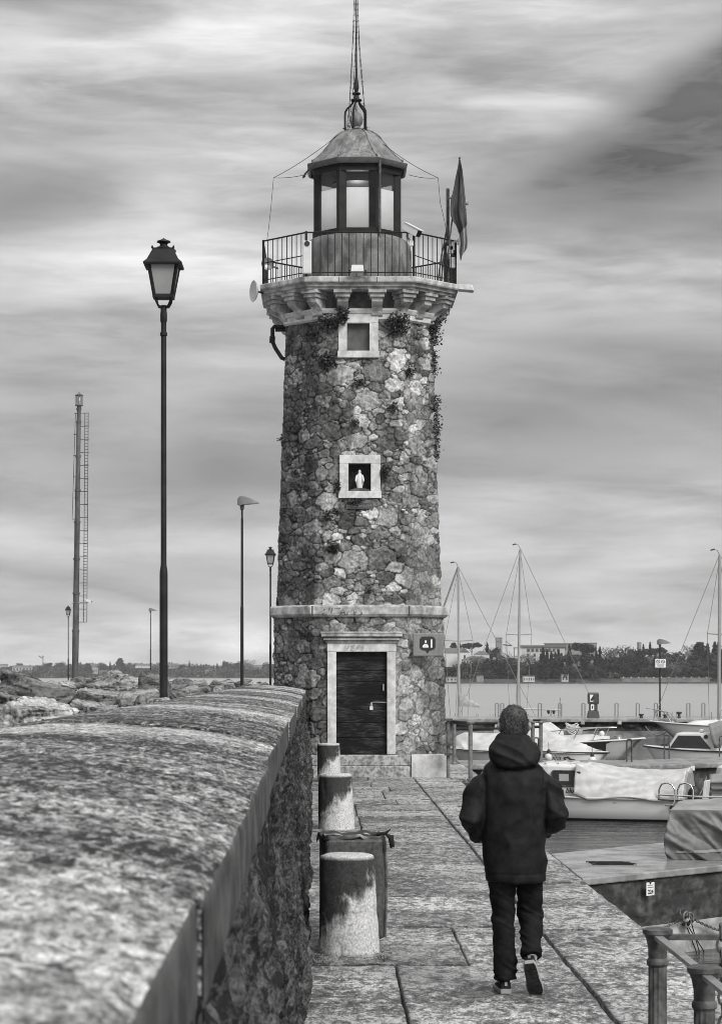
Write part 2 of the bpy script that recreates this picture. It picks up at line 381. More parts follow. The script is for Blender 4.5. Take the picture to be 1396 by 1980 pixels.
M = dict(
    pave=m_pave(), walltop=m_walltop(), wallrough=m_wallrough(), masonry=m_masonry(), rock=m_rock(), bollard=m_bollard(),
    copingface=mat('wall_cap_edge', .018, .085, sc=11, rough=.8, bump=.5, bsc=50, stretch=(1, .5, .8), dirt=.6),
    quaybody=mat('quay_masonry', .05, .17, sc=3, rough=.85, bump=.6, bsc=18, bdist=.03, dirt=.6),
    joint=mat('joint_dirt', .03, .06, rough=.9),
    trim=mat('pale_limestone_trim', .66, .48, sc=9, rough=.7, bump=.25, bsc=70, dirt=.35),
    trim_dirty=mat('weathered_limestone_trim', .50, .22, sc=7, lo=.4, hi=.66, rough=.8, bump=.35, bsc=60, dirt=.65),
    step=mat('worn_step_stone', .42, .17, sc=16, lo=.42, hi=.62, rough=.6, bump=.4, bsc=60, dirt=.5),
    pier=mat('wet_concrete_deck', .34, .16, sc=3, rough=.08, r2=.30, bump=.2, bsc=30, dirt=.35),
    pierface=mat('algae_dark_pier_face', .025, .12, sc=5, lo=.46, hi=.72, rough=.85, bump=.6, bsc=30, bdist=.02, dirt=.3),
    pierlow=mat('lime_stained_pier_foot', .22, .42, sc=4, rough=.8, bump=.4, bsc=30, dirt=.5),
    black=mat('black_painted_iron', .010, .018, rough=.5, spec=.2, bump=.1, bsc=80),
    iron=mat('grey_painted_iron', .045, .12, sc=14, rough=.55, spec=.3, bump=.3, bsc=60, dirt=.5),
    pole=mat('dark_lamp_post_paint', .012, .022, sc=5, rough=.55, dirt=.3, spec=.2),
    steel=mat('galvanised_steel', .30, .42, sc=8, rough=.35, metal=.7),
    chrome=mat('polished_tube', .55, .6, rough=.18, metal=1.),
    white=mat('white_plastic', .64, .58, rough=.4),
    whitegel=mat('white_gelcoat', .66, .58, sc=3, rough=.28, dirt=.1),
    greygel=mat('grey_gelcoat', .55, .47, sc=3, rough=.3, dirt=.2),
    dark=mat('dark_rubber', .012, .02, rough=.6, spec=.2),
    glassdark=mat('dark_tinted_window', .015, .02, rough=.08),
    tarp=mat('pale_boat_canvas', .54, .42, sc=4, rough=.8, bump=.15, bsc=120, dirt=.2),
    tarpgrey=mat('grey_boat_canvas', .30, .22, sc=4, rough=.8, bump=.15, bsc=120, dirt=.3),
    tarpdark=mat('weathered_grey_tarpaulin', .20, .09, sc=3, rough=.6, bump=.2, bsc=60, dirt=.5),
    sail=mat('furled_sail_cover', .34, .24, sc=6, rough=.8),
    alu=mat('anodised_mast', .38, .34, rough=.4, metal=.5),
    wire=mat('rigging_wire', .16, .2, rough=.5),
    grime=mat('graffiti_paint', .05, .09, rough=.7),
    faintgrime=mat('faded_graffiti_paint', .26, .36, rough=.8),
    leaf=mat('wall_plant_leaf', .02, .05, sc=9, rough=.55),
    paper=mat('white_plate', .75, .68, sc=30, rough=.5),
    ink=mat('black_lettering', .015, .02, rough=.6),
    railgrey=mat('worn_grey_rail', .12, .22, sc=20, rough=.5, dirt=.4),
    lamphead=mat('grey_lamp_head', .15, .2, sc=6, rough=.45, spec=.3),
    greysign=mat('grey_sign_panel', .19, .23, sc=20, rough=.6, dirt=.3),
)
_n = NT('lake_water'); M['water'] = _n.fin(_n.mr(_n.noise(_n.co((.02, .004, 1)), 1., 4), .3, .7, .26, .36), .28, .5)  # pale streaked base paints in the sky reflected off the waves
def m_hull(name, c):
    n = NT(name); z = n.sep(n.co())[2]; w = n.noise(n.co((.6, .6, 3)), 3., 5, .6)
    grime = n.mr(n.mth('ADD', z, n.mth('MULTIPLY', w, -.12)), .0, .16, .55, 1.)
    return n.fin(n.mth('MULTIPLY', n.mr(z, .035, .05, .02, c), n.mth('MULTIPLY', grime, n.mr(w, .3, .7, .9, 1.05))), .25, .5)
M['hullwhite'] = m_hull('white_hull', .80); M['hullgrey'] = m_hull('grey_hull', .5)
M['basin'] = m_water('harbour_water', .40, 1.5, 1.3, .55, .10, .02, .04)

# ---------- lake and harbour water, far bed
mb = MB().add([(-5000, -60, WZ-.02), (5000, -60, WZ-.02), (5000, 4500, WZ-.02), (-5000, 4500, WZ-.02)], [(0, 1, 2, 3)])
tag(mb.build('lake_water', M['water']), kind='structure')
mb = MB().add([(2.2, -5, WZ), (40, -5, WZ), (40, 97.4, WZ), (2.2, 97.4, WZ)], [(0, 1, 2, 3)])
tag(mb.build('harbour_water', M['basin']), kind='structure')

# ---------- paved quay: real slabs over a dark bed
QX, SX = 2.43, 1.61             # outer edge, kerb seam
mb = MB(); mb.bx(-2.2, QX-.015, -3, 41.0, -2.2, -.075); mb.bx(-2.2, 2.9, 41.0, 48, -2.2, -.075)
tag(mb.build('quay_body', M['quaybody']), kind='structure')
def slabs():
    rnd = random.Random(3)
    V = []; Fq = []; T = []
    def slab(x0, x1, y0, y1, tone):
        g = .003
        zc = rnd.uniform(-.006, .004); tx = rnd.uniform(-.004, .004); ty = rnd.uniform(-.004, .004)
        x0 += g+rnd.uniform(0, .003); x1 -= g; y0 += g; y1 -= g+rnd.uniform(0, .004)
        nx = max(3, int((x1-x0)/.05)); ny = max(3, int((y1-y0)/.06))
        if y0 > 30: nx, ny = max(3, nx//2), max(3, ny//2)
        xs = np.concatenate([[x0, x0+.004, x0+.014], np.linspace(x0+.05, x1-.05, nx), [x1-.014, x1-.004, x1]])
        ys = np.concatenate([[y0, y0+.004, y0+.014], np.linspace(y0+.05, y1-.05, ny), [y1-.014, y1-.004, y1]])
        X, Y = np.meshgrid(xs, ys)
        ed = np.minimum(np.minimum(X-x0, x1-X), np.minimum(Y-y0, y1-Y))
        Z = zc+tx*(X-(x0+x1)/2)+ty*(Y-(y0+y1)/2)+.003*fbm(X*3, Y*3, 0, 3, 5)+.002*fbm(X*14, Y*14, 1, 2, 9)
        Z = Z-.009*np.clip(1-ed/.014, 0, 1)**2-.07*(ed < .001)
        wob = .006*fbm(X*2.2, Y*2.2, 4, 3, 3)
        b = len(V) and sum(len(q) for q in V)
        V.append(np.stack([X+wob*(ed < .03), Y+wob*(ed < .03), Z], -1).reshape(-1, 3)); Fq.append(gridfaces(len(ys), len(xs))+b)
        T.append((tone*(.42+.58*sst(.0, .02+.015*np.abs(fbm(X*6, Y*6, 3, 2, 6)), ed))*(1+.22*fbm(X*1.1, Y*.8, tone*9, 3, 12))).ravel())
    # inner field
    rows = [9.0, 10.2, 11.5, 13.06, 14.75, 15.85, 17.0, 18.2, 19.35, 20.7, 22.0, 23.4, 24.6, 26.0, 27.25, 28.8, 30.2, 31.6, 33.0, 34.3, 35.6, 36.9, 38.2, 39.3, 40.6, 41.9]
    y = -2.6
    pre = []
    while y < 8.4: pre.append(y); y += 1.25
    rows = pre+rows
    for i in range(len(rows)-1):
        y0, y1 = rows[i], rows[i+1]; yc = (y0+y1)/2
        if 11 < yc < 14.8: cuts = [.447]
        elif 14.8 < yc < 17: cuts = [.95]
        elif 25.9 < yc < 30: cuts = [.42]
        else: cuts = sorted(rnd.sample([.1, .4, .75, 1.05, .9], rnd.choice((1, 1, 2)))) if not 17 < yc < 26 else ([] if rnd.random() < .55 else [rnd.choice((.3, .6))])
        xs = [-.75]+cuts+[SX]
        for k in range(len(xs)-1): slab(xs[k], xs[k+1], y0, y1, rnd.uniform(.68, 1.2))
    y = -2.6; first = True
    ks = []
    while y < 41.0:
        L = rnd.uniform(1.5, 2.3); ks.append((y, min(y+L, 41.0))); y += L
    for y0, y1 in ks:
        if y1-y0 > .2: slab(SX+.012, QX+rnd.uniform(-.008, .008), y0, y1, rnd.uniform(.78, 1.25))
    for y0, y1 in ((41.0, 43.2), (43.2, 45.6), (45.6, 48)): slab(SX+.7, 2.93, y0, y1, 1.25)
    slab(SX, SX+.7, 41.0, 48, 1.)
    o = arr_obj('paving', np.concatenate(V), np.concatenate(Fq), M['pave'], tone=np.concatenate(T))
    tag(o, kind='structure')
slabs()
tag(MB().bx(-2.2, 2.9, 48, 60, -2.2, -.02).build('far_quay', M['quaybody']), kind='structure')

# ---------- sea wall on the left: capping blocks and rough inner face
WK = -26/F                       # the wall runs a touch left of the walkway
def EX(y): return -.16+WK*y
wall = thing('sea_wall', (0, 20, 0), 'long weathered stone sea wall with a rounded pale cap and dark rough face, left of the path', 'wall')
def seawall():
    prof = [(0, -.15), (.004, -.135), (.003, -.07), (.002, -.012), (-.004, -.002), (-.02, .004), (-.06, .015), (-.14, .036), (-.25, .055), (-.38, .073), (-.55, .086), (-.75, .098), (-.95, .097), (-1.15, .078), (-1.35, .03), (-1.5, -.02), (-1.56, -.06), (-1.58, -.3)]
    px = np.array([p[0] for p in prof]); pz = np.array([p[1] for p in prof])
    t = np.linspace(0, len(prof)-1, 60); px = np.interp(t, np.arange(len(prof)), px); pz = np.interp(t, np.arange(len(prof)), pz)+1.65; KE = int(np.sum(t < 3.6))
    cuts = [-1.6, .75, 2.98, 5.2]
    while cuts[-1] < 39.4: cuts.append(cuts[-1]+random.uniform(2.1, 2.6))
    cuts[-1] = 41.85
    V = []; Fq = []; b = 0
    for i in range(len(cuts)-1):
        y0, y1 = cuts[i]+.0015, cuts[i+1]-.0015; n = max(12, int((y1-y0)/(.035 if y0 < 8 else .08)))
        ys = np.concatenate([[y0, y0], np.linspace(y0, y1, n), [y1, y1]])
        ins = np.zeros(len(ys)); ins[[0, -1]] = .12
        Y, K = np.meshgrid(ys, np.arange(len(px)), indexing='ij')
        dx, dz = random.uniform(-.012, .010), random.uniform(-.007, .006)
        X = EX(Y)+px[K]+dx; Z = pz[K]+dz-ins[:, None]
        edge = np.exp(-np.minimum(Y-y0, y1-Y)/.03)
        Z = Z-.006*edge+.004*fbm(X*4, Y*2.5, Z*3, 3, 2)+.003*fbm(X*16, Y*12, Z*12, 2, 8)
        X = X-.004*edge*(K < 12)+np.where(K < 16, .0012, .004)*fbm(X*14, Y*14, Z*14, 2, 4)
        V.append(np.stack([X, Y, Z], -1).reshape(-1, 3)); Fq.append(gridfaces(len(ys), len(px))+b); b += X.size
    o = arr_obj('wall_cap', np.concatenate(V), np.concatenate(Fq), M['walltop'], wall)
    o.data.materials.append(M['copingface'])       # shade of the vertical edge painted in as a darker tone, with dirt
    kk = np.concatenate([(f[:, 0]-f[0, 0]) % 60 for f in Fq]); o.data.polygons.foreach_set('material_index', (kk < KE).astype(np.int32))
    o.data.polygons.foreach_set('use_smooth', np.ones(len(kk), bool)); o.data.set_sharp_from_angle(angle=R(50))
    ys = np.concatenate([np.arange(-1.6, 12, .04), np.arange(12, 41.86, .07)]); zs = np.linspace(-.05, 1.53, 70)
    Y, Z = np.meshgrid(ys, zs, indexing='ij')
    q = fbm(Y*2.0, Z*5., 0, 5, 31, .6); q2 = fbm(Y*6, Z*15, 3, 3, 77, .6); lump = fbm(Y*.8, Z*1.3, 7, 3, 13)
    X = EX(Y)-.035+.15*sst(1.5, 0, Z)*(.7+.3*lump)+.035*q+.022*q2
    X = np.where(Z > 1.49, np.minimum(X, EX(Y)-.06), X)
    arr_obj('wall_face', np.stack([X, Y, Z], -1).reshape(-1, 3), gridfaces(len(ys), len(zs)), M['wallrough'], wall)
    mb = MB(); mb.loft([[(EX(y)-1.55, y, -.9), (EX(y)-.12, y, -.9), (EX(y)-.12, y, 1.6), (EX(y)-1.55, y, 1.6)] for y in (-1.6, 41.84)])
    mb.build('wall_core', M['quaybody'], wall)
seawall()
# ---------- lighthouse
LX, LY = .61, 43.6
FH = .55                          # half front facet over half width
lh = thing('lighthouse', (LX, LY, 0), 'tall tapering rubble stone lighthouse with a glazed lantern and bell roof beside the harbour', 'lighthouse')
def octo(a, fh=FH):
    h = a*fh
    return [(-h, -a), (h, -a), (a, -h), (a, h), (h, a), (-h, a), (-a, h), (-a, -h)]
def oring(mb, prof, fh=FH):       # [(half width, z)]
    return mb.loft([[(LX+x, LY+y, z) for x, y in octo(a, fh)] for a, z in prof])
def masonry(name, z0, z1, a0, a1, seed, stones, holes, plaster, res=.016, bigr=(.07, .27)):
    rnd = np.random.RandomState(seed)
    am = (a0+a1)/2; pts = octo(am)
    L = [math.dist(pts[i], pts[(i+1) % 8]) for i in range(8)]
    # columns: facet 0 is the front, 1 and 7 its chamfers
    fac = []; fr = []; S = []; s0 = 0
    for k in (6, 7, 0, 1, 2, 3, 4, 5):
        r = res if k in (7, 0, 1) else res*2.2
        n = max(6, int(L[k]/r))
        fac += [k]*n; fr += list(np.arange(n)/n); S += list(s0+L[k]*np.arange(n)/n); s0 += L[k]
    fac.append(5); fr.append(1.); S.append(s0)
    fac, fr, S = np.array(fac), np.array(fr), np.array(S)
    zs = np.linspace(z0, z1, int((z1-z0)/res)+1)
    Sg, Zg = np.meshgrid(S, zs); Fg = np.broadcast_to(fac, Sg.shape); fg = np.broadcast_to(fr, Sg.shape)
    # seeds with very uneven stone sizes
    cs = []; tot = s0
    for r in stones:
        tries = 0
        for _ in range(r[1]):
            p = (rnd.uniform(0, tot), rnd.uniform(z0, z1)); rr = r[0]*rnd.uniform(.8, 1.2)
            if all((p[0]-c[0])**2/1.25+((p[1]-c[1])*1.25)**2 > (.82*(rr+c[2]))**2 for c in cs): cs.append((p[0], p[1], rr))
    cs = np.array(cs); n = len(cs)
    tone = rnd.uniform(.11, .31, n); br = rnd.rand(n); tone[br > .66] = rnd.uniform(.31, .47, (br > .66).sum()); tone[br < .16] *= .5
    bul = rnd.uniform(.006, .024, n); til = rnd.uniform(-.10, .10, (n, 2)); ang = rnd.uniform(-1., 1., n); pw = rnd.uniform(1.6, 5., n); asp = np.exp(rnd.uniform(-.05, .42, n))
    w1 = .030*fbm(Sg*5, Zg*5, 0, 3, seed); w2 = .030*fbm(Sg*5, Zg*5, 9, 3, seed+5)
    sp, zp = (Sg+w1).ravel(), (Zg+w2).ravel()
    d1 = np.full(sp.size, 9.); d2 = np.full(sp.size, 9.); id1 = np.zeros(sp.size, int)
    order = np.argsort(zp); zso = zp[order]
    for i in range(n):                     # multiplicatively weighted cells, only near each seed
        cx, cz, rr = cs[i]; reach = rr*2.6
        lo, hi = np.searchsorted(zso, [cz-reach, cz+reach]); ix = order[lo:hi]
        ix = ix[np.abs(sp[ix]-cx) < reach*1.3]
        dx, dz = sp[ix]-cx, zp[ix]-cz; c, s = math.cos(ang[i]*.35), math.sin(ang[i]*.35)
        ex, ez = (dx*c+dz*s)/asp[i], (-dx*s+dz*c)*asp[i]
        d = (np.abs(ex)**pw[i]+np.abs(ez)**pw[i])**(1/pw[i])/rr
        b = d < d1[ix]
        d2[ix[b]] = d1[ix[b]]; d1[ix[b]] = d[b]; id1[ix[b]] = i
        c2 = ~b & (d < d2[ix]); d2[ix[c2]] = d[c2]
    e = (np.minimum(d2, 2.5)-d1)            # 0 at a joint
    rim = np.minimum(e*.9, (1.18-d1)*1.4)   # stones also stop short where nothing abuts: mortar
    inside = sst(.0, .13, rim).reshape(Sg.shape)
    I = id1.reshape(Sg.shape)
    crack = np.exp(-(np.abs(rim.reshape(Sg.shape)-.03)*cs[I, 2]/.011)**2)
    fine = fbm(Sg*18, Zg*18, 2, 4, seed+8, .6); med = fbm(Sg*4, Zg*4, 3, 3, seed+3)
    pl = plaster(Sg, Zg, Fg, fg)+.25*med     # how far mortar has been smeared over the stones
    pl = np.clip(pl, 0, 1)
    disp = inside*(bul[I]+til[I, 0]*(Sg-cs[I, 0])+til[I, 1]*(Zg-cs[I, 1]))*(1-.65*pl)+.012*fine*(1-.4*pl)+.015*med*(1-inside)
    disp -= .022*crack*(1-.6*pl)
    mort = .20+.06*med+.05*fine
    stone = tone[I]*(1+.35*fine+.2*fbm(Sg*7, Zg*11, 5, 3, seed+21))
    T = mort*(1-inside)+stone*inside
    T = T*(1-pl*.55*inside)+(.24+.05*fine)*pl*.55*inside
    T *= 1-.82*crack*(1-.40*pl)
    # weathering: the lake side is dark with lichen, wet runs under ledges
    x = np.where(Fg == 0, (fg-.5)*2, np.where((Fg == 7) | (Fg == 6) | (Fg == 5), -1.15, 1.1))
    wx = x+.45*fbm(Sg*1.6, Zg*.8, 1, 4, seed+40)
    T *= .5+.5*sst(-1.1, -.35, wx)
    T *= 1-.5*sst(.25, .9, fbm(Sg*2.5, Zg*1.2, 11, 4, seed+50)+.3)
    T = np.clip(T*1.12, .010, .6)
    a = a0+(a1-a0)*(Zg-z0)/(z1-z0)
    O = np.array(octo(1.)); N0 = []
    for k in range(8):
        d = O[(k+1) % 8]-O[k]; nn = np.array([d[1], -d[0]]); N0.append(nn/np.linalg.norm(nn))
    N0 = np.array(N0)
    p = O[Fg]*(1-fg[..., None])+O[(Fg+1) % 8]*fg[..., None]
    nr = N0[Fg]
    at = fg < 1e-9; nr = np.where(at[..., None], (N0[Fg]+N0[(Fg-1) % 8])/2*1.05, nr)
    XY = p*a[..., None]+nr*disp[..., None]
    V = np.stack([LX+XY[..., 0], LY+XY[..., 1], Zg], -1)
    fq = gridfaces(len(zs), len(S))
    cen = V.reshape(-1, 3)[fq].mean(1); front = cen[:, 1] < LY-.8*a.min()
    keep = np.ones(len(fq), bool)
    for hx0, hx1, hz0, hz1 in holes:
        keep &= ~(front & (cen[:, 0] > hx0) & (cen[:, 0] < hx1) & (cen[:, 2] > hz0) & (cen[:, 2] < hz1))
    return arr_obj(name, V.reshape(-1, 3), fq[keep], M['masonry'], lh, tone=T.ravel())
fr_y = lambda z: LY-(1.592+(1.415-1.592)*(z-3.25)/(8.8-3.25))
fx = lambda u: XU(u, 42.0)
fz = lambda v: ZV(v, 42.0)
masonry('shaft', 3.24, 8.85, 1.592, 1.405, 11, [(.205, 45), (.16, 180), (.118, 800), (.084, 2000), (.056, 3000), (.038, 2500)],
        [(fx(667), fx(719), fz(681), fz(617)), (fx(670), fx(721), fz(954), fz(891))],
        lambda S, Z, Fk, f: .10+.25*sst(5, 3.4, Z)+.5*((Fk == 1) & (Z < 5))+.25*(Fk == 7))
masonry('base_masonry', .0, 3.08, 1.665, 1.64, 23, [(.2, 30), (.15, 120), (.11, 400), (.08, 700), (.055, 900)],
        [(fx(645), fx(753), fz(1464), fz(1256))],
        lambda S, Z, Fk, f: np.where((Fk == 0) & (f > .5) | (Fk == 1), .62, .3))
M['smear'] = mat('smeared_graffiti_paint', .06, .36, sc=9, lo=.42, hi=.6, rough=.8)
# belt course and plinth
mb = MB()
oring(mb, [(1.66, 3.05), (1.70, 3.07), (1.73, 3.11), (1.73, 3.25), (1.715, 3.27), (1.6, 3.29)])
mb.build('belt_course', M['trim_dirty'], lh, bevel=.006)
yb = LY-1.73-.002
for x0 in (fx(604), fx(791)): MB().bx(x0-.012, x0+.012, yb-.001, yb+.02, 3.075, 3.262).build('belt_joint', M['joint'], lh)
for (s, u, sz, mm, b) in (('HIZAPVS', 661, .20, 'smear', .004),):
    text_mesh('graffiti', s, sz, M[mm], lh, face_cam(fx(u), yb-.002, fz(1184)), b, .25, depth=.001)
text_mesh('graffiti', 'U Z P S', .12, M['faintgrime'], lh, face_cam(fx(685), LY-1.645-.104, fz(1252)), .003, .2, depth=.001)
mb = MB(); z1 = fz(1459.5)
f0 = LY-1.665
mb.bx(fx(795), LX+1.70, f0-.06, f0+.3, -.05, z1)
mb.build('plinth_block', M['trim'], lh, bevel=.012)
mb = MB()
mb.bx(fx(560), fx(794), f0-.05, f0+.3, .212, z1-.004)
mb.build('door_step', M['step'], lh, bevel=.015)
mb = MB(); mb.bx(fx(560), fx(786), f0-.10, f0+.3, -.05, .208)
mb.build('door_step', M['step'], lh, bevel=.02)
mb = MB(); mb.loft([[(LX+x*1.02, LY+y*1.02, z) for x, y in octo(1.665)] for z in (-.05, z1-.01)]); mb.build('plinth', M['trim_dirty'], lh, bevel=.01)

# door and its surround
dx0, dx1, dz0, dz1 = fx(650), fx(748), fz(1459), fz(1261)
mb = MB(); fy = f0-.045
mb.bx(fx(633), dx0, fy, f0+.2, dz0, dz1); mb.bx(dx1, fx(765), fy, f0+.2, dz0, dz1)
mb.bx(fx(632.5), fx(765.5), fy-.006, f0+.2, dz1+.003, fz(1244))
mb.build('door_frame', M['trim'], lh, bevel=.008)
mb = MB(); cz0, cz1 = fz(1243.5), fz(1222)
for i, (o, a, b) in enumerate(((.03, 0, .22), (.075, .223, .45), (.05, .453, .55), (.12, .553, .8), (.13, .803, 1.))):
    mb.bx(fx(633)-o+.0, fx(765)+o, f0-.05-o, f0+.1, cz0+(cz1-cz0)*a, cz0+(cz1-cz0)*b)
mb.build('door_cornice', M['trim_dirty'], lh, bevel=.01)
def m_door():
    n = NT('black_weathered_boards'); a = n.noise(n.co((1.2, 1, 14)), 6., 6, .65, .4); b = n.noise(n.co((.7, 1, 1.5)), 3., 4, .6)
    x = n.mth('ADD', n.mth('MULTIPLY', a, .6), n.mth('MULTIPLY', b, .5))
    n.bump(a, .5, .008); return n.fin(n.mr(x, .55, .76, .006, .09), .65, .15)
M['door'] = m_door()
mb = MB(); nb = [1261, 1277, 1297, 1319, 1343, 1372, 1398, 1427, 1459]
for i in range(len(nb)-1): mb.bx(dx0-.01, dx1+.01, f0+.05+random.uniform(-.006, .006), f0+.10, fz(nb[i+1])+.004, fz(nb[i])-.004)
door = mb.build('door', M['door'], lh, bevel=.006); OFF[door.name] = OFF[lh.name]
MB().bx(dx0-.02, dx1+.02, f0+.10, f0+.13, dz0, dz1).build('door_backing', M['ink'], door)
mb = MB(); mb.bx(fx(740), fx(742.5), f0+.0, f0+.045, fz(1336), fz(1323)); mb.build('handle', M['steel'], door)
mb = MB(); mb.tube([(fx(717.5), f0+.03, fz(1364)), (fx(718), f0+.025, fz(1359)), (fx(722), f0+.025, fz(1358)), (dx1+.0, f0+.025, fz(1358.5))], .008, 8); mb.build('bolt', M['steel'], door)
mb = MB(); mb.bx(fx(715), fx(721), f0+.0, f0+.03, fz(1373), fz(1366))
mb.tube([(fx(716.3), f0+.015, fz(1367)), (fx(716.5), f0+.015, fz(1361)), (fx(718), f0+.015, fz(1359)), (fx(719.5), f0+.015, fz(1361)), (fx(719.7), f0+.015, fz(1367))], .006, 6); mb.build('padlock', M['white'], door)

# upper window and the shrine niche
def opening(u0, u1, v0, v1, iu0, iu1, iv0, iv1, name, back):
    y = fr_y(fz((v0+v1)/2)); yf = y-.06
    mb = MB(); X0, X1, Z0, Z1 = fx(u0), fx(u1), fz(v1), fz(v0); x0, x1, z0, z1 = fx(iu0), fx(iu1), fz(iv1), fz(iv0)
    mb.bx(X0, X1, yf-.004, y+.12, z1, Z1); mb.bx(X0-.02, X1+.02, yf-.014, y+.12, Z0, z0)
    mb.bx(X0, x0, yf, y+.12, z0, z1); mb.bx(x1, X1, yf, y+.12, z0, z1)
    o = mb.build(name, M['trim'], lh, bevel=.008); OFF[o.name] = OFF[lh.name]
    mb = MB(); d = y+.22
    mb.bx(x0-.04, x1+.04, d, d+.03, z0-.04, z1+.04); mb.bx(x0-.04, x0-.003, y+.121, d, z0, z1); mb.bx(x1+.003, x1+.04, y+.121, d, z0, z1); mb.bx(x0, x1, y+.121, d, z0-.04, z0-.003); mb.bx(x0, x1, y+.121, d, z1+.003, z1+.04)
    mb.build(back[0], back[1], o)
    return o, (x0, x1, z0, z1, y)
wn, wr = opening(654.6, 731.4, 605.7, 689.4, 671, 714.6, 622, 676, 'upper_window', ('window_recess', M['dark']))
mb = MB(); mb.bx(wr[0], wr[1], wr[4]+.07, wr[4]+.10, wr[2], wr[3]); mb.build('shutter', mat('dark_window_board', .05, .09, sc=5, rough=.7), wn)
nn, nr_ = opening(656.7, 735.5, 879, 963, 674, 717, 895.5, 949, 'shrine_niche', ('niche_recess', M['dark']))
mb = MB(); x0, x1, z0, z1, y = nr_
k = -1.2
while k < 1.2:
    for s in (1, -1):
        pts = []
        for t in np.linspace(-1, 1, 41):
            xx, zz = (x0+x1)/2+t*.4, (z0+z1)/2+s*t*.4+k
            if x0 < xx < x1 and z0 < zz < z1: pts.append((xx, y+.16+s*.004, zz))
        if len(pts) > 1: mb.tube([pts[0], pts[-1]], .0035, 4)
    k += .055
mb.build('wire_grille', M['iron'], nn)
mb = MB(); mb.bx(x0+.03, x1-.03, y-.03, y+.12, z0+.004, z0+.035); mb.bx(x0+.1, x1-.09, y-.0, y+.1, z0+.035, z0+.06); mb.build('shelf', M['iron'], nn, bevel=.005)
mb = MB(); mb.bx(fx(668), fx(722), fr_y(fz(977))-.045, fr_y(fz(977))+.05, fz(984), fz(972)); pq = mb.build('inscription_plaque', mat('dark_stone_plaque', .05, .10, sc=12, rough=.8, bump=.4), lh, bevel=.006)
mb = MB()
for q in range(15):
    xx = fx(671+q*3.3); mb.box((xx, fr_y(fz(977))-.047, fz(978)+random.uniform(-.012, .012)), (random.uniform(.008, .022), .004, random.uniform(.02, .05)), ry=random.uniform(-.5, .5))
OFF[pq.name] = OFF[lh.name]; mb.build('worn_letters', mat('worn_letters', .2, .3), pq)

# statuette standing in the niche
sx, sz, sy = fx(695.5), z0+.06, y+.05
st = MB()
st.loft([[(sx+rx*math.cos(t)+o*math.sin(2*t), sy+ry*math.sin(t), sz+zz) for t in np.linspace(0, 2*math.pi, 20, endpoint=False)] for zz, rx, ry, o in
         ((0, .052, .045, 0), (.02, .055, .048, .004), (.10, .070, .045, .006), (.16, .078, .044, .004), (.20, .066, .042, .002), (.245, .052, .036, 0), (.275, .040, .03, 0), (.29, .022, .024, 0), (.305, .026, .028, 0), (.33, .028, .03, 0), (.352, .016, .018, 0), (.358, .004, .004, 0))])
for s in (1, -1): st.tube([(sx+s*.05, sy-.01, sz+.25), (sx+s*.066, sy-.03, sz+.19), (sx+s*.074, sy-.06, sz+.135), (sx+s*.07, sy-.066, sz+.12)], [.018, .02, .015, .008], 8)
o = st.build('statuette', M['white'], smooth=60)
tag(o, 'small white robed figure standing in the tower niche behind its wire grille', 'statuette')

# upper moulding, corbels, gallery slab
mb = MB(); oring(mb, [(1.43, fz(617)), (1.475, fz(614)), (1.475, fz(605)), (1.50, fz(603)), (1.53, fz(597)), (1.53, fz(594.5)), (1.40, fz(594))]); mb.build('string_moulding', M['trim'], lh, bevel=.004)
mb = MB(); oring(mb, [(1.405, fz(600)), (1.42, 9.1), (1.5, 9.34)]); mb.build('corbel_wall', mat('dark_corbel_render', .06, .16, sc=5, rough=.9, bump=.6, bsc=25, dirt=.5), lh)  # dark mottled render behind the brackets
def bracket(x, y, ang):
    mb = MB(); c, s = math.cos(ang), math.sin(ang)       # outward direction
    def T(o, w, z): return (x+c*o-s*w, y+s*o+c*w, z)
    def slabp(o0, o1, hw, za, zb): mb.loft([[T(o0, -hw, z), T(o1, -hw, z), T(o1, hw, z), T(o0, hw, z)] for z in (za, zb)])
    slabp(-.1, .40, .175, 9.225, 9.285); slabp(-.1, .36, .14, 9.15, 9.222)
    prof = [(-.1, 8.82), (.06, 8.82), (.09, 8.85), (.10, 8.92), (.15, 8.99), (.24, 9.03), (.30, 9.07), (.315, 9.148), (-.1, 9.148)]
    mb.loft([[T(o, -.105, z) for o, z in prof], [T(o, .105, z) for o, z in prof]])
    return mb.build('bracket', M['trim_dirty'], lh, bevel=.008)
am = 1.43; O = octo(am)
for k in range(8):
    n = Vector(((O[k][0]+O[(k+1) % 8][0])/2, (O[k][1]+O[(k+1) % 8][1])/2))
    a = math.atan2(n.y, n.x) if k % 2 else math.atan2(round(n.y/am), round(n.x/am))
    p, q = Vector(O[k]), Vector(O[(k+1) % 8])
    for t in ((.29, .71) if k % 2 == 0 else (.5,)):
        r = p.lerp(q, t); bracket(LX+r.x, LY+r.y, a)
    a2 = math.atan2(O[k][1], O[k][0]); bracket(LX+O[k][0]*.99, LY+O[k][1]*.99, a2)
mb = MB(); oring(mb, [(1.78, 9.288), (1.80, 9.29), (1.80, 9.335), (1.85, 9.337), (1.86, 9.40), (1.91, 9.402), (1.925, 9.43), (1.925, 9.50), (1.90, 9.52), (.5, 9.53)]); mb.build('gallery_slab', M['trim_dirty'], lh, bevel=.006)
yb = LY-1.925
for u in (655, 728): MB().bx(fx(u)-.006, fx(u)+.006, yb-.003, yb+.02, 9.405, 9.498).build('slab_joint', M['joint'], lh)

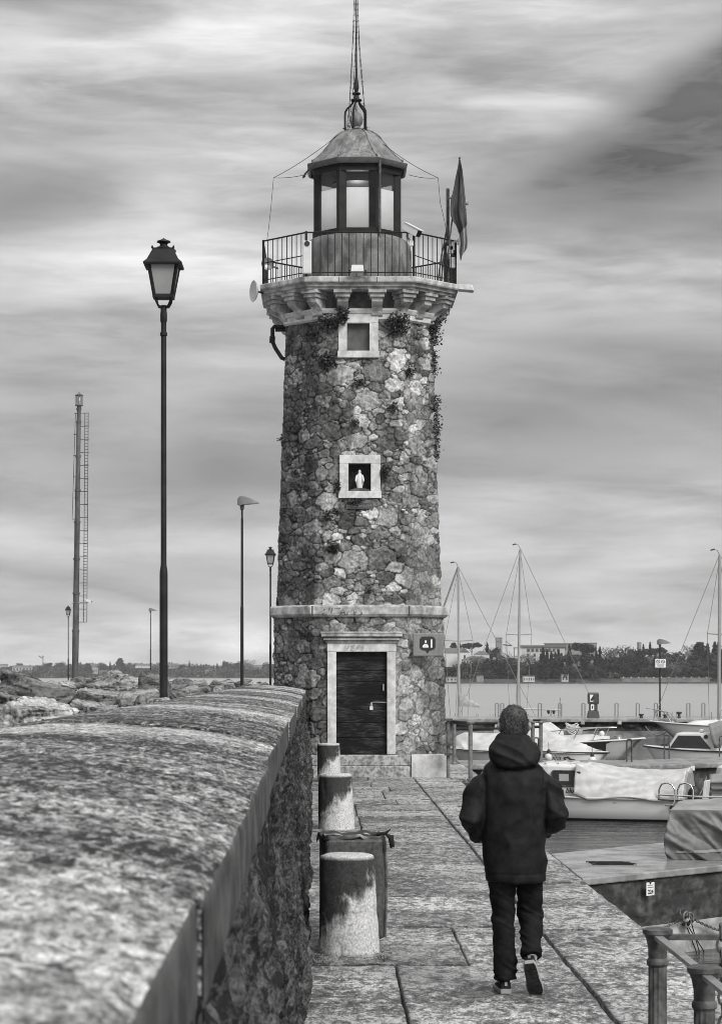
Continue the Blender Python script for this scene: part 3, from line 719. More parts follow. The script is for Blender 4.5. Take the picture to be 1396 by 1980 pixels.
# drum and lantern
CZ = 9.53
def m_drum():
    n = NT('patchy_drum_render'); a = n.noise(n.co((1, 1, .5)), 3.2, 7, .65, .5); b = n.noise(n.co(), 40, 4, .6)
    n.bump(b, .3, .01); return n.fin(n.mth('MULTIPLY', n.mr(a, .36, .64, .07, .22), n.mr(b, .3, .7, .8, 1.2)), .85, .2)
mb = MB(); mb.lathe([(1.13, CZ-.01), (1.13, CZ+.09), (1.085, CZ+.10), (1.08, 10.30), (1.06, 10.42), (1.0, 10.51), (.93, 10.55), (.3, 10.56)], (LX-.03, LY, 0), 64); mb.build('drum', m_drum(), lh, smooth=35)
mb = MB(); mb.lathe([(1.12, CZ-.005), (1.18, CZ-.005), (1.18, CZ+.055), (1.12, CZ+.06)], (LX-.03, LY, 0), 64); mb.build('drum_base', M['trim_dirty'], lh, smooth=35)
LXc, AL = LX-.03, .86
RO = 1/math.cos(math.pi/8)
def o8(a, z, cx=LXc): return [(cx+a*RO*math.cos(R(22.5+45*k-90-45)), LY+a*RO*math.sin(R(22.5+45*k-90-45)), z) for k in range(8)]
zb, zt = 10.555, 11.98
mb = MB()
mb.loft([o8(AL+.02, zb), o8(AL+.02, zb+.10), o8(AL-.02, zb+.11), o8(AL-.06, zb+.11), o8(AL-.06, zb)])
mb.loft([o8(AL-.06, zt-.20), o8(AL, zt-.20), o8(AL, zt-.12), o8(AL+.015, zt-.11), o8(AL+.02, zt), o8(AL-.06, zt)])
c8 = o8(AL-.02, 0)
for k in range(8):
    p = Vector(c8[k]); d = (p-Vector((LXc, LY, 0))).normalized(); t = Vector((-d.y, d.x, 0))
    a, b = Vector(c8[k-1])-p, Vector(c8[(k+1) % 8])-p; a.normalize(); b.normalize(); w = .105
    sec = [p+a*w-d*.03, p+d*.02, p+b*w-d*.03, p+b*w-d*.07, p-d*.045, p+a*w-d*.07]
    mb.loft([[(q.x, q.y, z) for q in sec] for z in (zb+.1, zt-.15)])
mb.build('lantern_frame', M['black'], lh)
def m_glass():
    n = NT('lantern_glass'); tr = n.t.nodes.new('ShaderNodeBsdfTransparent'); tr.inputs[0].default_value = (.94, .94, .94, 1)
    mx = n.t.nodes.new('ShaderNodeMixShader'); mx.inputs[0].default_value = .07; n.fin(.2, .06, .6)
    n.lk(tr.outputs[0], mx.inputs[1]); n.lk(n.b.outputs[0], mx.inputs[2]); n.lk(mx.outputs[0], n.out.inputs[0]); return n.m
def m_screen():
    n = NT('frosted_lantern_screen'); a = n.noise(n.co(), 3., 5, .6); b = n.noise(n.co(), 40, 4, .7); n.fin(n.mth('MULTIPLY', n.mr(a, .3, .7, .6, .9), n.mr(b, .3, .6, .8, 1.)), .6, .3)
    tr = n.t.nodes.new('ShaderNodeBsdfTranslucent'); tr.inputs[0].default_value = (.95, .95, .95, 1)
    mx = n.t.nodes.new('ShaderNodeMixShader'); mx.inputs[0].default_value = .75
    n.lk(n.b.outputs[0], mx.inputs[1]); n.lk(tr.outputs[0], mx.inputs[2]); n.lk(mx.outputs[0], n.out.inputs[0]); return n.m
MG, MSC = m_glass(), m_screen()
def lampm():
    n = NT('lit_lighthouse_lens'); n.b.inputs['Emission Color'].default_value = (1, 1, 1, 1); n.b.inputs['Emission Strength'].default_value = 15.; return n.fin(.8, .3)
gi = o8(AL-.055, 0)
for k in range(8):
    p, q = Vector(gi[k]), Vector(gi[(k+1) % 8]); e = (q-p).normalized(); p2, q2 = p+e*.085, q-e*.085
    nrm = ((p+q)/2-Vector((LXc, LY, 0))).normalized()
    def pane(p2, q2, o, z0, z1):
        return MB().loft([[(r.x+nrm.x*s, r.y+nrm.y*s, z) for r, s in ((p2, o), (q2, o), (q2, o-.01), (p2, o-.01))] for z in (z0, z1)])
    g = pane(p2, q2, 0, zb+.108, zt-.20).build('window_pane', MG, lh); OFF[g.name] = OFF[lh.name]
    if ((p+q)/2).y < LY-.3: pane(p2+e*.012, q2-e*.012, -.02, zb+.12, zt-.20-.32).build('frosted_screen', MSC, g)
MB().ball((LXc, LY, zb+.84), (.15, .15, .2)).build('lit_lens', lampm(), lh, smooth=60)
MB().lathe([(.02, 1.16), (.5, 1.14), (.52, 1.10), (.3, 1.12), (.02, 1.13)], (LXc, LY, zb), 24).build('added_light_blocker', M['dark'], lh)  # added disc that keeps the lens glow off the lantern ceiling
mb = MB(); mb.cyl((LXc, LY, zb+.1), (LXc, LY, zb+.7), .05); mb.lathe([(.03, .6), (.14, .60), (.14, .62), (.03, .63)], (LXc, LY, zb), 20); mb.build('lantern_lamp', M['steel'], lh)
# roof
def rprof(): return [(.91, 12.0), (.90, 12.04), (.85, 12.09), (.74, 12.19), (.67, 12.275), (.59, 12.38), (.53, 12.46), (.46, 12.56), (.39, 12.63), (.30, 12.695), (.21, 12.735), (.12, 12.75), (.02, 12.755)]
def m_roof():
    n = NT('weathered_lead_roof'); a = n.noise(n.co((1, 1, .3)), 7., 7, .65, .6); b = n.noise(n.co((1, 1, .12)), 22., 4, .6)
    n.bump(a, .3, .01); return n.fin(n.mth('MULTIPLY', n.mr(a, .36, .64, .09, .26), n.mr(b, .35, .62, .6, 1.1)), .55, .45)
mroof = m_roof()
mb = MB(); mb.loft([o8(a, z) for a, z in rprof()]); roof = mb.build('roof', mroof, lh); OFF[roof.name] = OFF[lh.name]
for k in range(8):
    pts = [Vector(o8(a, z)[k]) for a, z in rprof()[1:-1]]
    mb = MB(); mb.tube([p+Vector((0, 0, .006)) for p in pts], .017, 6); mb.ball(tuple(pts[0]+(pts[1]-pts[0])*.3+Vector((0, 0, .02))), .024, 8, 6); mb.build('roof_rib', mroof, roof, smooth=60)
mb = MB(); mb.loft([o8(a, z) for a, z in ((.90, 11.985), (.915, 11.90), (.945, 11.90), (.975, 11.94), (.985, 12.0), (.965, 12.015), (.945, 11.975), (.91, 11.97), (.895, 12.0))], cap=False)
mb.loft([o8(a, z) for a, z in ((AL-.06, 11.97), (.91, 11.97), (.91, 11.985), (AL-.06, 11.985))], cap=False); mb.build('gutter', mat('dark_gutter', .05, .09, rough=.5), lh, smooth=30)
mb = MB(); gx, gy = XU(603, 43), LY-.75
mb.tube([(gx+.06, gy, 11.93), (gx, gy-.05, 11.86), (XU(590, 43), gy-.1, 11.70), (XU(586, 43), gy-.1, 11.62)], [.03, .022, .018, .016], 8); mb.ball((XU(588.5, 43), gy-.1, 11.66), .028, 8, 6); mb.build('gutter_spout', M['black'], lh, smooth=60)
mb = MB(); mb.cyl((XU(734.5, 42.7), LY-.93, 9.6), (XU(734.5, 42.7), LY-.93, 11.95), .022); mb.build('conduit_pipe', M['iron'], lh, smooth=60)
# iron crown, ball, spire
cx, cy = XU(689, LY), LY
mb = MB(); mb.lathe([(.06, 12.75), (.09, 12.79), (.07, 12.83), (.125, 12.90), (.135, 12.98), (.10, 13.07), (.05, 13.12), (.02, 13.15), (.035, 13.18), (.012, 13.23), (.004, 13.28)], (cx, cy, 0), 20); mb.build('roof_ball', mroof, lh, smooth=60)
for k in range(5):
    a = R(90+72*k+20); c, s = math.cos(a), math.sin(a)
    mb = MB(); mb.tube([(cx+c*r, cy+s*r, z) for r, z in ((.225, 12.70), (.225, 13.05), (.22, 13.12), (.18, 13.19), (.12, 13.24), (.075, 13.30), (.06, 13.36))], .02, 8); mb.ball((cx+c*.225, cy+s*.225, 12.73), .035, 8, 6); mb.build('crown_bar', M['black'], lh, smooth=60)
mb = MB(); mb.lathe([(.02, 13.33), (.11, 13.345), (.11, 13.37), (.06, 13.385), (.05, 13.46), (.085, 13.48), (.085, 13.50), (.03, 13.52), (.055, 13.60), (.05, 13.67), (.025, 13.82), (.018, 13.95), (.028, 13.965), (.018, 13.99), (.014, 14.4), (.008, 16.9)], (cx, cy, 0), 14); mb.build('spire', M['black'], lh, smooth=50)
# fairy lights looped from the spire to the crown
mb = MB(); rnd = random.Random(5)
for k in range(7):
    a = R(51*k+15); r0 = .23
    pts = []
    for i in range(36):
        t = i/35; z = 12.72+(16.6-12.72)*t
        r = (.20*(1-t)**2.0+.012)*(1+.12*math.sin(9*t+k)); aa = a+.35*math.sin(4*t+k)
        pts.append((cx+r*math.cos(aa)-.02*t*(1 if k % 2 else 0), cy+r*math.sin(aa), z))
    mb.tube(pts, .0045, 4)
    for i in range(2, 35):
        p = pts[i]; mb.box(p, (.030, .012, .012), rz=rnd.uniform(0, 3), ry=rnd.uniform(-1, 1))
for q in range(60):
    a = rnd.uniform(0, 6.28); r = rnd.uniform(.14, .27); mb.box((cx+r*math.cos(a), cy+r*math.sin(a), 12.74+rnd.uniform(-.03, .08)), (.05, .012, .012), rz=rnd.uniform(0, 3), ry=rnd.uniform(-1, 1))
tag(mb.build('fairy_lights', M['ink']), 'dark strings of tiny bulbs strung from the spire tip down to the iron crown', 'string lights')

# gallery railing, one panel per side
RA = 1.86; RO8 = octo(RA); zr = 10.36
for k in range(8):
    p, q = Vector((*RO8[k], 0)), Vector((*RO8[(k+1) % 8], 0)); L = (q-p).length; n = int(round(L/.134)); base = Vector((LX, LY, 0))
    mb = MB(); A, B = base+p, base+q
    mb.tube([A+Vector((0, 0, zr)), B+Vector((0, 0, zr))], .016, 6); mb.tube([A+Vector((0, 0, 9.60)), B+Vector((0, 0, 9.60))], .010, 6)
    if k % 2: mb.tube([A+Vector((0, 0, 9.93)), B+Vector((0, 0, 9.80 if k in (1, 5) else 9.93))], .010, 6)
    for i in range(1, n):
        r = A.lerp(B, i/n); mb.cyl((r.x, r.y, 9.52), (r.x, r.y, zr), .0095, n=6)
    mb.cyl((A.x, A.y, 9.52), (A.x, A.y, zr+.02), .024, n=8)
    mb.build('railing_panel', M['black'], lh, smooth=60)
# ---------- things fixed to the lighthouse
def face(mb, name, m, parent, **k): return mb.build(name, m, parent, **k)
# white panel aerial on the railing
ax, ay = XU(594, 41.8), LY-1.93
t = thing('panel_antenna', (ax, ay, 9.55), 'tall flat white panel aerial clamped to the left corner of the gallery railing', 'antenna')
MB().bx(ax-.085, ax+.085, ay-.06, ay+.02, ZV(532, 41.8), ZV(468, 41.8)).build('casing', mat('aerial_casing', .58, .52, rough=.5), t, bevel=.02)
bd = MB().lathe([(.05, 0), (.05, .012), (.035, .016), (.03, .01), (.012, .01)], (ax, ay, 9.55), 20).build('badge', M['ink'], t)
bd.matrix_local = Matrix.Translation((0, -.062, ZV(474, 41.8)-9.55)) @ Matrix.Rotation(R(90), 4, 'X')
MB().bx(ax-.03, ax+.03, ay+.02, ay+.07, 9.7, 9.76).build('bracket', M['iron'], t)
# floodlight, centre of the ledge
x, y, z = XU(691, 41.6), LY-1.98, 9.56
t = thing('floodlight', (x, y, z), 'small pale floodlight resting on the front ledge of the gallery under the railing', 'floodlight')
MB().loft([[(x-.125, y-.10, z+.02), (x+.125, y-.10, z+.02), (x+.125, y+.06, z+.02), (x-.125, y+.06, z+.02)], [(x-.11, y-.03, z+.16), (x+.11, y-.03, z+.16), (x+.11, y+.07, z+.16), (x-.11, y+.07, z+.16)]]).build('lamp_housing', mat('pale_lamp_housing', .52, .46), t, bevel=.012)
MB().tube([(x-.155, y, z-.03), (x-.155, y, z+.05), (x-.12, y, z+.06)], .016, 6).build('bracket', M['black'], t); MB().tube([(x+.155, y, z-.03), (x+.155, y, z+.05), (x+.12, y, z+.06)], .016, 6).build('bracket', M['black'], t)
# CCTV camera
x, y, z = XU(796, 41.8), LY-1.88, ZV(446, 41.8)
t = thing('security_camera', (x, y, z), 'white boxy security camera on the gallery railing, aimed down to the right', 'camera')
d = Vector((.62, -.45, -.42)).normalized(); s = d.cross(Vector((0, 0, 1))).normalized(); up = s.cross(d); c = Vector((x, y, z))
def bxo(c, d, s, up, l, w, h): return MB().loft([[c+d*a+s*p*w+up*q*h for p, q in ((-1, -1), (1, -1), (1, 1), (-1, 1))] for a in (-l, l)])
bxo(c, d, s, up, .18, .075, .07).build('housing', M['white'], t, bevel=.012)
bxo(c+d*.02+up*.078, d, s, up, .215, .085, .006).build('sun_hood', M['white'], t)
bxo(c+d*.178, d, s, up, .012, .062, .058).build('lens_window', M['glassdark'], t)
MB().tube([c-d*.05-up*.06, c-d*.05-up*.14, (x-.02, y+.02, z-.24)], .025, 6).build('arm', M['steel'], t)
MB().bx(x-.05, x+.03, y-.03, y+.05, z-.30, z-.2).build('junction_box', M['white'], t, bevel=.006)
# mast with dome camera and boxes at the right corner
px, py = XU(866, 42.6), LY-.95
t = thing('equipment_pole', (px, py, 9.5), 'dark upright pole with a dome lamp and small boxes at the right gallery corner', 'pole')
MB().cyl((px, py, 9.5), (px, py, ZV(363, 42.6)), .032).build('pole', M['iron'], t, smooth=60)
zz = ZV(381, 42.6); mb = MB(); mb.tube([(px, py, zz), (px+.12, py-.02, zz+.01), (px+.22, py-.02, zz+.01), (px+.26, py-.02, zz-.03), (px+.26, py-.02, zz-.08)], .022, 8); mb.build('arm', M['steel'], t, smooth=60)
MB().lathe([(.03, .0), (.11, -.03), (.13, -.06), (.13, -.10), (.08, -.11), (.07, -.14), (.02, -.16)], (px+.27, py-.02, zz-.03), 20).build('dome', M['steel'], t, smooth=40)
for du, v0, v1, w in ((.08, 464, 484, .05), (.04, 476, 490, .06), (.085, 498, 518, .05)):
    MB().bx(px+du-w, px+du+w, py-.12, py-.02, ZV(v1, 42.6), ZV(v0, 42.6)).build('equipment_box', M['white'], t, bevel=.006)
MB().tube([(px+.1, py-.07, ZV(470, 42.6)), (px+.2, py-.1, ZV(464, 42.6)), (px+.2, py-.1, ZV(473, 42.6))], .03, 8).build('camera_head', M['white'], t)
mb = MB()
for k, (a, b) in enumerate(((-.02, -.20), (.015, -.13), (-.05, -.06))): mb = MB(); mb.tube([(px+a, py, 10.6-.2*k), (px+b*.6, py-.02, 10.1), (px+b, py, 9.53)], .018, 6); mb.build('stay', M['iron'], t)
MB().bx(px-.075, px+.01, py-.03, py+.05, 9.5, 10.35).build('cable_bundle', M['dark'], t, bevel=.02)
# furled flag
def flag():
    x0, z0, x1, z1 = XU(868, 42.4), ZV(480, 42.4), XU(889, 42.4), ZV(306, 42.4); y = LY-1.2
    t = thing('flag', (x0, y, z0), 'limp dark flag with a pale hem hanging from a leaning pole beside the lantern', 'flag')
    MB().tube([(x0-.03, y, z0-.2), (x1-.005, y, z1)], .014, 8).build('flag_pole', M['iron'], t); MB().ball((x1-.005, y, z1+.015), .022, 8, 6).build('finial', M['iron'], t)
    pr = [(0, 889, 890), (.1, 884, 894), (.2, 880, 896), (.3, 877, 898), (.4, 872, 900), (.5, 870, 901), (.57, 871, 902), (.63, 875, 903), (.68, 882, 903), (.75, 886, 903), (.85, 888, 904), (.93, 886, 903), (.97, 888, 898), (1., 890, 893)]
    rows = []
    for i in range(41):
        q = i/40; l = XU(np.interp(q, [p[0] for p in pr], [p[1] for p in pr]), 42.4); r = XU(np.interp(q, [p[0] for p in pr], [p[2] for p in pr]), 42.4)
        z = z1-.03+(ZV(495, 42.4)-z1)*q; row = []
        for j in range(25):
            f = j/24; w = min(1., q*2.5)
            row.append((l+(r-l)*f, y-.02-.07*w*math.sin(f*11+q*2.2)*(.4+.6*q)-.02*math.sin(f*23), z-.05*q*math.sin(f*5)))
        rows.append(row)
    n = NT('flag_cloth'); x_, y_, z_ = n.sep(n.co()); w_ = n.noise(n.co((1, 1, .3)), 6., 3)
    hem = n.mr(n.mth('ADD', z_, n.mth('MULTIPLY', x_, -1.2)), .02, .06, 1., 0.)
    n.fin(n.mix(hem, n.mr(w_, .35, .6, .10, .05), .28), .8, .2)
    cl = MB().grid(rows).build('cloth', n.m, t, smooth=180, solid=.006); OFF[cl.name] = OFF[t.name]
    mb = MB(); ex, ez = XU(893, 42.4), ZV(405, 42.4)
    for k in range(9):
        a = (k-4)*.25
        for sg in (-1, 1): mb.box((ex+sg*(.035-.02*abs(a)), y-.118, ez+.16+a*.12), (.035, .004, .016), ry=sg*.7)
    for k in range(5): mb.box((ex+.03+.03*math.cos(k*1.257), y-.118, ez-.02+.04*math.sin(k*1.257)), (.05, .004, .014), ry=k*1.257)
    mb.build('emblem', M['ink'], cl)
flag()
# dishes
def dish(name, u, v, D, rx, yaw, lab, m):
    x, y, z = P(u, v, D); t = thing(name, (x, y, z), lab, 'dish')
    mb = MB(); mb.lathe([(.01, 0), (rx*.5, .02), (rx*.85, .055), (rx, .085), (rx*.99, .09), (rx*.84, .062), (rx*.5, .03), (.01, .012)], (x, y, z), 32)
    o = mb.build('reflector', m, t, smooth=50); mt = Matrix.Rotation(yaw, 4, 'Z') @ Matrix.Rotation(R(90), 4, 'X'); o.matrix_local = mt
    MB().tube([(x, y, z), (x+.12, y+.10, z-.02), (x+.22, y+.14, z-.05)], .02, 6).build('arm', M['iron'], t)
dish('satellite_dish', 498, 563, 42.6, .21, R(-68), 'pale satellite dish seen almost edge on at the left end of the gallery ledge', M['greygel'])
dish('satellite_dish', 516, 511, 43.0, .125, R(12), 'small round grey dish behind the left corner post of the gallery railing', M['steel'])
# right floodlight and left bracket arm
x, y, z = P(900, 557, 42.8); t = thing('floodlight', (x, y, z), 'flat grey floodlight jutting out from the right end of the gallery slab', 'floodlight')
MB().loft([[(x-.17, y-.15, z-.045), (x+.16, y-.15, z-.075), (x+.16, y+.1, z-.075), (x-.17, y+.1, z-.045)], [(x-.16, y-.13, z+.075), (x+.12, y-.13, z+.055), (x+.12, y+.1, z+.055), (x-.16, y+.1, z+.075)]]).build('lamp_housing', M['steel'], t, bevel=.012)
MB().tube([(x-.16, y, z+.02), (x-.24, y, z-.0), (x-.3, y+.02, z-.05)], .03, 6).build('bracket', M['black'], t)
D = 43.0; t = thing('wall_lamp_arm', P(551, 660, D), 'dark bent iron lamp arm fixed to the left flank of the tower below the gallery', 'lamp arm')
q = lambda u, v: P(u, v, D)
MB().tube([q(553, 632), q(530, 631), q(527, 635), q(527, 660), q(532, 672), q(545, 692), q(551, 694)], .04, 8).build('tube', M['black'], t, smooth=60)
MB().tube([q(553, 638), q(532, 638)], .03, 6).build('upper_arm', M['black'], t); MB().tube([q(527, 650), q(526, 663)], .055, 8).build('socket', M['black'], t)
# guy wires
def wire(pts, lab, r=.006, n=3): 
    tag(MB().tube(pts, r, 5).build('stay_wire', M['ink']), lab, 'wire')
def sag(a, b, s, n=8): return [tuple(Vector(a).lerp(Vector(b), i/n)-Vector((0, 0, s*4*(i/n)*(1-i/n)))) for i in range(n+1)]
for sgn, (uo, vo), (ur, vr), (ug, vg), pts in ((-1, (529, 343), (656, 258), (597, 335), [(529, 343), (524, 400), (519, 445), (516, 466)]), (1, (847, 343), (740, 277), (790, 337), [(847, 343), (851, 390), (858, 420), (862, 440), (866, 470)])):
    side = 'left' if sgn < 0 else 'right'
    k = LY-.5
    wire(sag(P(ur, vr, LY-.4), P(uo, vo, k), .05)+sag(P(uo, vo, k), P(ug, vg, LY-.5), .03)[1:], 'thin dark wire looping out %s of the bell roof and back to its gutter' % side)
    wire([P(u, v, k) for u, v in pts], 'thin cable dropping from the %s roof wire to the railing' % side, .005)
# grey notice with a black speech bubble
y = f0-.055; sx0, sx1, sz0, sz1 = fx(798), fx(857), fz(1269.5), fz(1225)
t = thing('notice_panel', (fx(826), y, sz0), 'grey rounded sign panel with a black speech bubble, right of the door', 'sign')
MB().bx(sx0, sx1, y, y+.04, sz0, sz1).build('panel', M['greysign'], t, bevel=.018)
cxs, czs = fx(826), fz(1246.5); pb = [(-.15, .10), (-.13, .13), (-.10, .15), (.10, .15), (.13, .13), (.15, .10), (.15, -.06), (.13, -.09), (.10, -.11), (.04, -.12), (.0, -.18), (-.04, -.12), (-.10, -.11), (-.13, -.09), (-.15, -.06)]
bb = MB().loft([[(cxs+a, yy, czs+b) for a, b in pb] for yy in (y-.004, y+.01)]).build('speech_bubble', M['ink'], t); OFF[bb.name] = OFF[t.name]
MB().bx(cxs-.05, cxs-.015, y-.007, y-.003, czs+.03, czs+.075).build('figure_head', M['paper'], bb)
MB().loft([[(cxs-.095, yy, czs-.06), (cxs+.02, yy, czs-.06), (cxs+.02, yy, czs-.03), (cxs-.01, yy, czs+.01), (cxs-.06, yy, czs+.01), (cxs-.095, yy, czs-.03)] for yy in (y-.007, y-.003)]).build('figure_body', M['paper'], bb)
text_mesh('digit', '1', .21, M['paper'], bb, face_cam(cxs+.075, y-.005, czs+.008), .006)
# plants rooted in the joints
def leafclump(mb, c, r, n, sz, rnd, out=(0, -1, 0), droop=.3):
    for q in range(n):
        a, b = rnd.uniform(0, 6.283), rnd.gauss(0, .5); rr = rnd.random()**.5
        p = Vector((c[0]+r[0]*rr*math.cos(a), c[1]+abs(r[1]*rnd.gauss(0, .5))*out[1], c[2]+r[2]*rr*math.sin(a)))
        if out[0]: p.x = c[0]+abs(r[0]*rnd.gauss(0, .55))*out[0]; p.y = c[1]+r[1]*rnd.uniform(-1, 1)
        d = Vector((rnd.gauss(0, 1)+out[0], rnd.gauss(0, 1)+out[1], rnd.gauss(0, 1)-droop)).normalized(); s = d.cross(Vector((rnd.gauss(0, 1), rnd.gauss(0, 1), rnd.gauss(0, 1)))).normalized()
        l = sz*rnd.uniform(.6, 1.4)
        mb.add([p, p+d*l*.5+s*l*.28, p+d*l, p+d*l*.5-s*l*.28], [(0, 1, 2, 3)])
        if q % 4 == 0: k = Vector(c)-Vector(out)*.02; mb.tube([k, (k+p)/2+Vector((0, 0, .015)), p], [.005, .004, .002], 3)
rl = random.Random(12)
for (u, v, ru, rv, n, lab, o) in (
    (662, 605, 12, 22, 420, 'dark trailing plant hanging over the corner of the upper window frame', 0), (634, 622, 22, 20, 480, 'broad dark wall plant under the moulding left of the upper window', 0),
    (770, 622, 24, 24, 640, 'large dark wall plant under the moulding right of the upper window', 0), (632, 693, 18, 14, 300, 'spreading dark tuft below and left of the upper window', 0),
    (792, 712, 13, 10, 150, 'small dark tuft on the right of the shaft below the upper window', 0), (694, 738, 11, 8, 130, 'small dark tuft on the stones just below the upper window', 0),
    (604, 645, 10, 9, 110, 'little dark tuft near the left corner below the moulding', 0), (686, 818, 9, 7, 100, 'little dark tuft midway between the window and the shrine', 0),
    (760, 787, 9, 9, 120, 'dark tuft high on the right between window and shrine', 0), (570, 912, 9, 8, 120, 'dark tuft on the left chamfer level with the shrine', 0),
    (744, 912, 8, 13, 140, 'dark plant clinging beside the right edge of the shrine frame', 0), (652, 940, 7, 14, 120, 'dark plant clinging beside the left edge of the shrine frame', 0),
    (686, 970, 15, 6, 130, 'dark growth along the foot of the shrine frame above the plaque', 0), (633, 998, 8, 9, 100, 'finger shaped dark tuft below and left of the plaque', 0),
    (653, 990, 6, 7, 70, 'tiny dark round tuft left of the plaque', 0), (644, 1060, 13, 11, 260, 'dense dark round tuft halfway between shrine and belt course', 0),
    (712, 1144, 7, 6, 60, 'tiny dark tuft low on the shaft above the belt course', 0),
    (846, 612, 14, 40, 900, 'bushy dark creeper hanging from the right end of the gallery', 1), (841, 690, 7, 26, 260, 'thin creeper down the right edge level with the upper window', 1),
    (845, 790, 7, 40, 330, 'thin creeper down the right edge above the shrine', 1), (848, 850, 6, 34, 240, 'thin creeper down the right edge level with the shrine', 1), (545, 841, 4, 7, 50, 'tiny tuft sticking out of the left edge of the shaft', -1)):
    z = ZV(v, 42.); mb = MB(); a = 1.592+(1.405-1.592)*(z-3.25)/5.55
    if o == 0:
        x = XU(u, 42.0); yy = LY-a-.03
        hh = a*FH
        if x < LX-hh: yy += (LX-hh-x)
        if x > LX+hh: yy += (x-LX-hh)
        if v < 617: yy -= .07
        leafclump(mb, (x, yy, z), (ru/101., .10, rv/101.), n, .05, rl)
    else:
        leafclump(mb, (LX+o*(a-.03), LY-.72, z), (ru/99.+.04, .18, rv/99.), n, .055, rl, out=(o, 0, 0))
    tag(mb.build('wall_plant', M['leaf'], recalc=False), lab, 'plant', 'plants rooted in the tower wall')
# ---------- bollards and bin beside the sea wall
def bollard(u0, u1, v, wt, h, lean, lab, seed):
    D = 1.95*F/(v-HY); r = (u1-u0)/2/F*D; x = XU((u0+u1)/2, D); yc = D+r
    mb = MB(); rt = wt/F*D/2; n = 72
    rows = [(0, 1.)]+[(q, 1.) for q in np.linspace(.02, .94, 40)]+[(.965, .995), (.985, .975), (.995, .94), (1., .86), (1.004, .5), (1.005, .02)]
    rings = []
    for q, k in rows:
        rr = (r+(rt-r)*min(q, 1))*k; cx = x+lean*q
        rings.append([(cx+rr*math.cos(a), yc+rr*math.sin(a), q*h) for a in np.linspace(0, 2*math.pi, n, endpoint=False)])
    V = np.array(rings).reshape(-1, 3); A = np.arctan2(V[:,1]-yc, V[:,0]-x)
    d = .006*fbm(np.cos(A)*2+seed, np.sin(A)*2, V[:,2]*5, 4, seed)-.02*np.clip(fbm(np.cos(A)*3, np.sin(A)*3+seed, V[:,2]*7, 2, seed+4)-.55, 0, 1)
    V[:,0] += d*np.cos(A); V[:,1] += d*np.sin(A); V[:,2] += np.where(V[:,2] > h*.97, .006*fbm(V[:,0]*9, V[:,1]*9, seed, 3, 3), 0)
    mb.loft([[tuple(p) for p in V[i*n:(i+1)*n]] for i in range(len(rows))])
    tag(mb.build('bollard', M['bollard'], smooth=50), lab, 'bollard', 'stone bollards along the sea wall')
bollard(616, 735, 1850, 103, .69, -.015, 'nearest and largest stone bollard, stained black on its left, in front of the bin', 1)
bollard(615, 686, 1606, 63, .70, -.012, 'middle stone bollard standing between the bin and the farthest bollard', 5)
bollard(613, 659, 1513, 43, .70, -.01, 'farthest stone bollard, in front of the tower door frame', 9)

D = 15.85; bxc, byc = XU(684, D), D+.10; yaw = R(7)
t = thing('litter_bin', (bxc, byc, 0), 'boxy grey litter bin with a crumpled black liner over its rim, behind the nearest bollard', 'bin')
def L(a, b, z): c, s = math.cos(yaw), math.sin(yaw); return (bxc+c*a-s*b, byc+s*a+c*b, z)
def rbox(mb, a0, a1, b0, b1, z0, z1): return mb.loft([[L(a0, b0, z), L(a1, b0, z), L(a1, b1, z), L(a0, b1, z)] for z in (z0, z1)])
mbin = mat('dull_grey_bin_panel', .03, .08, sc=30, rough=.55, bump=.2, bsc=120, dirt=.4)
W = .212
rbox(MB(), -W, W, -.06, -.005, .03, .765).build('front_panel', mbin, t, bevel=.03, seg=3)
rbox(MB(), -W+.005, W+.012, .0, .36, .03, .755).build('body', mat('dark_bin_body', .03, .05, rough=.5), t, bevel=.012)
for b in (.08, .2, .32): rbox(MB(), W+.012, W+.022, b-.02, b+.02, .03, .755).build('rib', mbin, t, bevel=.004)
MB().tube([L(W+.02, .0, .04), L(W+.03, .02, .4), L(W+.02, .0, .74)], .012, 6).build('hinge', M['iron'], t)
rows = []
for i in range(49):
    q = i/48*2*math.pi; a = max(-1, min(1, 1.35*math.cos(q))); b = max(-1, min(1, 1.35*math.sin(q)))
    w1 = .012*math.sin(7*q)+.008*math.sin(17*q+1); e = 1.02+.05*w1
    rows.append([L(a*(W+.0)*.93, .165+b*.17, .74), L(a*W*e*.98, .165+b*.185*e, .775+w1), L(a*W*(e+.04), .165+b*.2*(e+.03), .782+w1*.8), L(a*W*(e+.06), .165+b*.205*(e+.04), .757+w1*1.5-.02*(a > .9)), L(a*W*(e+.065), .165+b*.207*(e+.04), .74+2*w1-.05*(a > .8)*(1+math.sin(5*q)))])
MB().grid(rows).build('bin_liner', mat('black_plastic_liner', .012, .02, rough=.3), t, smooth=60, solid=.004)
mb = MB(); mb.tube([L(W-.05, -.02, .79), L(W+.02, -.03, .80), L(W+.055, -.02, .825)], [.012, .012, .004], 6); mb.tube([L(W+.02, -.0, .79), L(W+.06, -.01, .77), L(W+.07, -.01, .70), L(W+.055, -.01, .69)], [.006, .022, .018, .004], 6); mb.build('liner_knot', M['dark'], t, smooth=60)
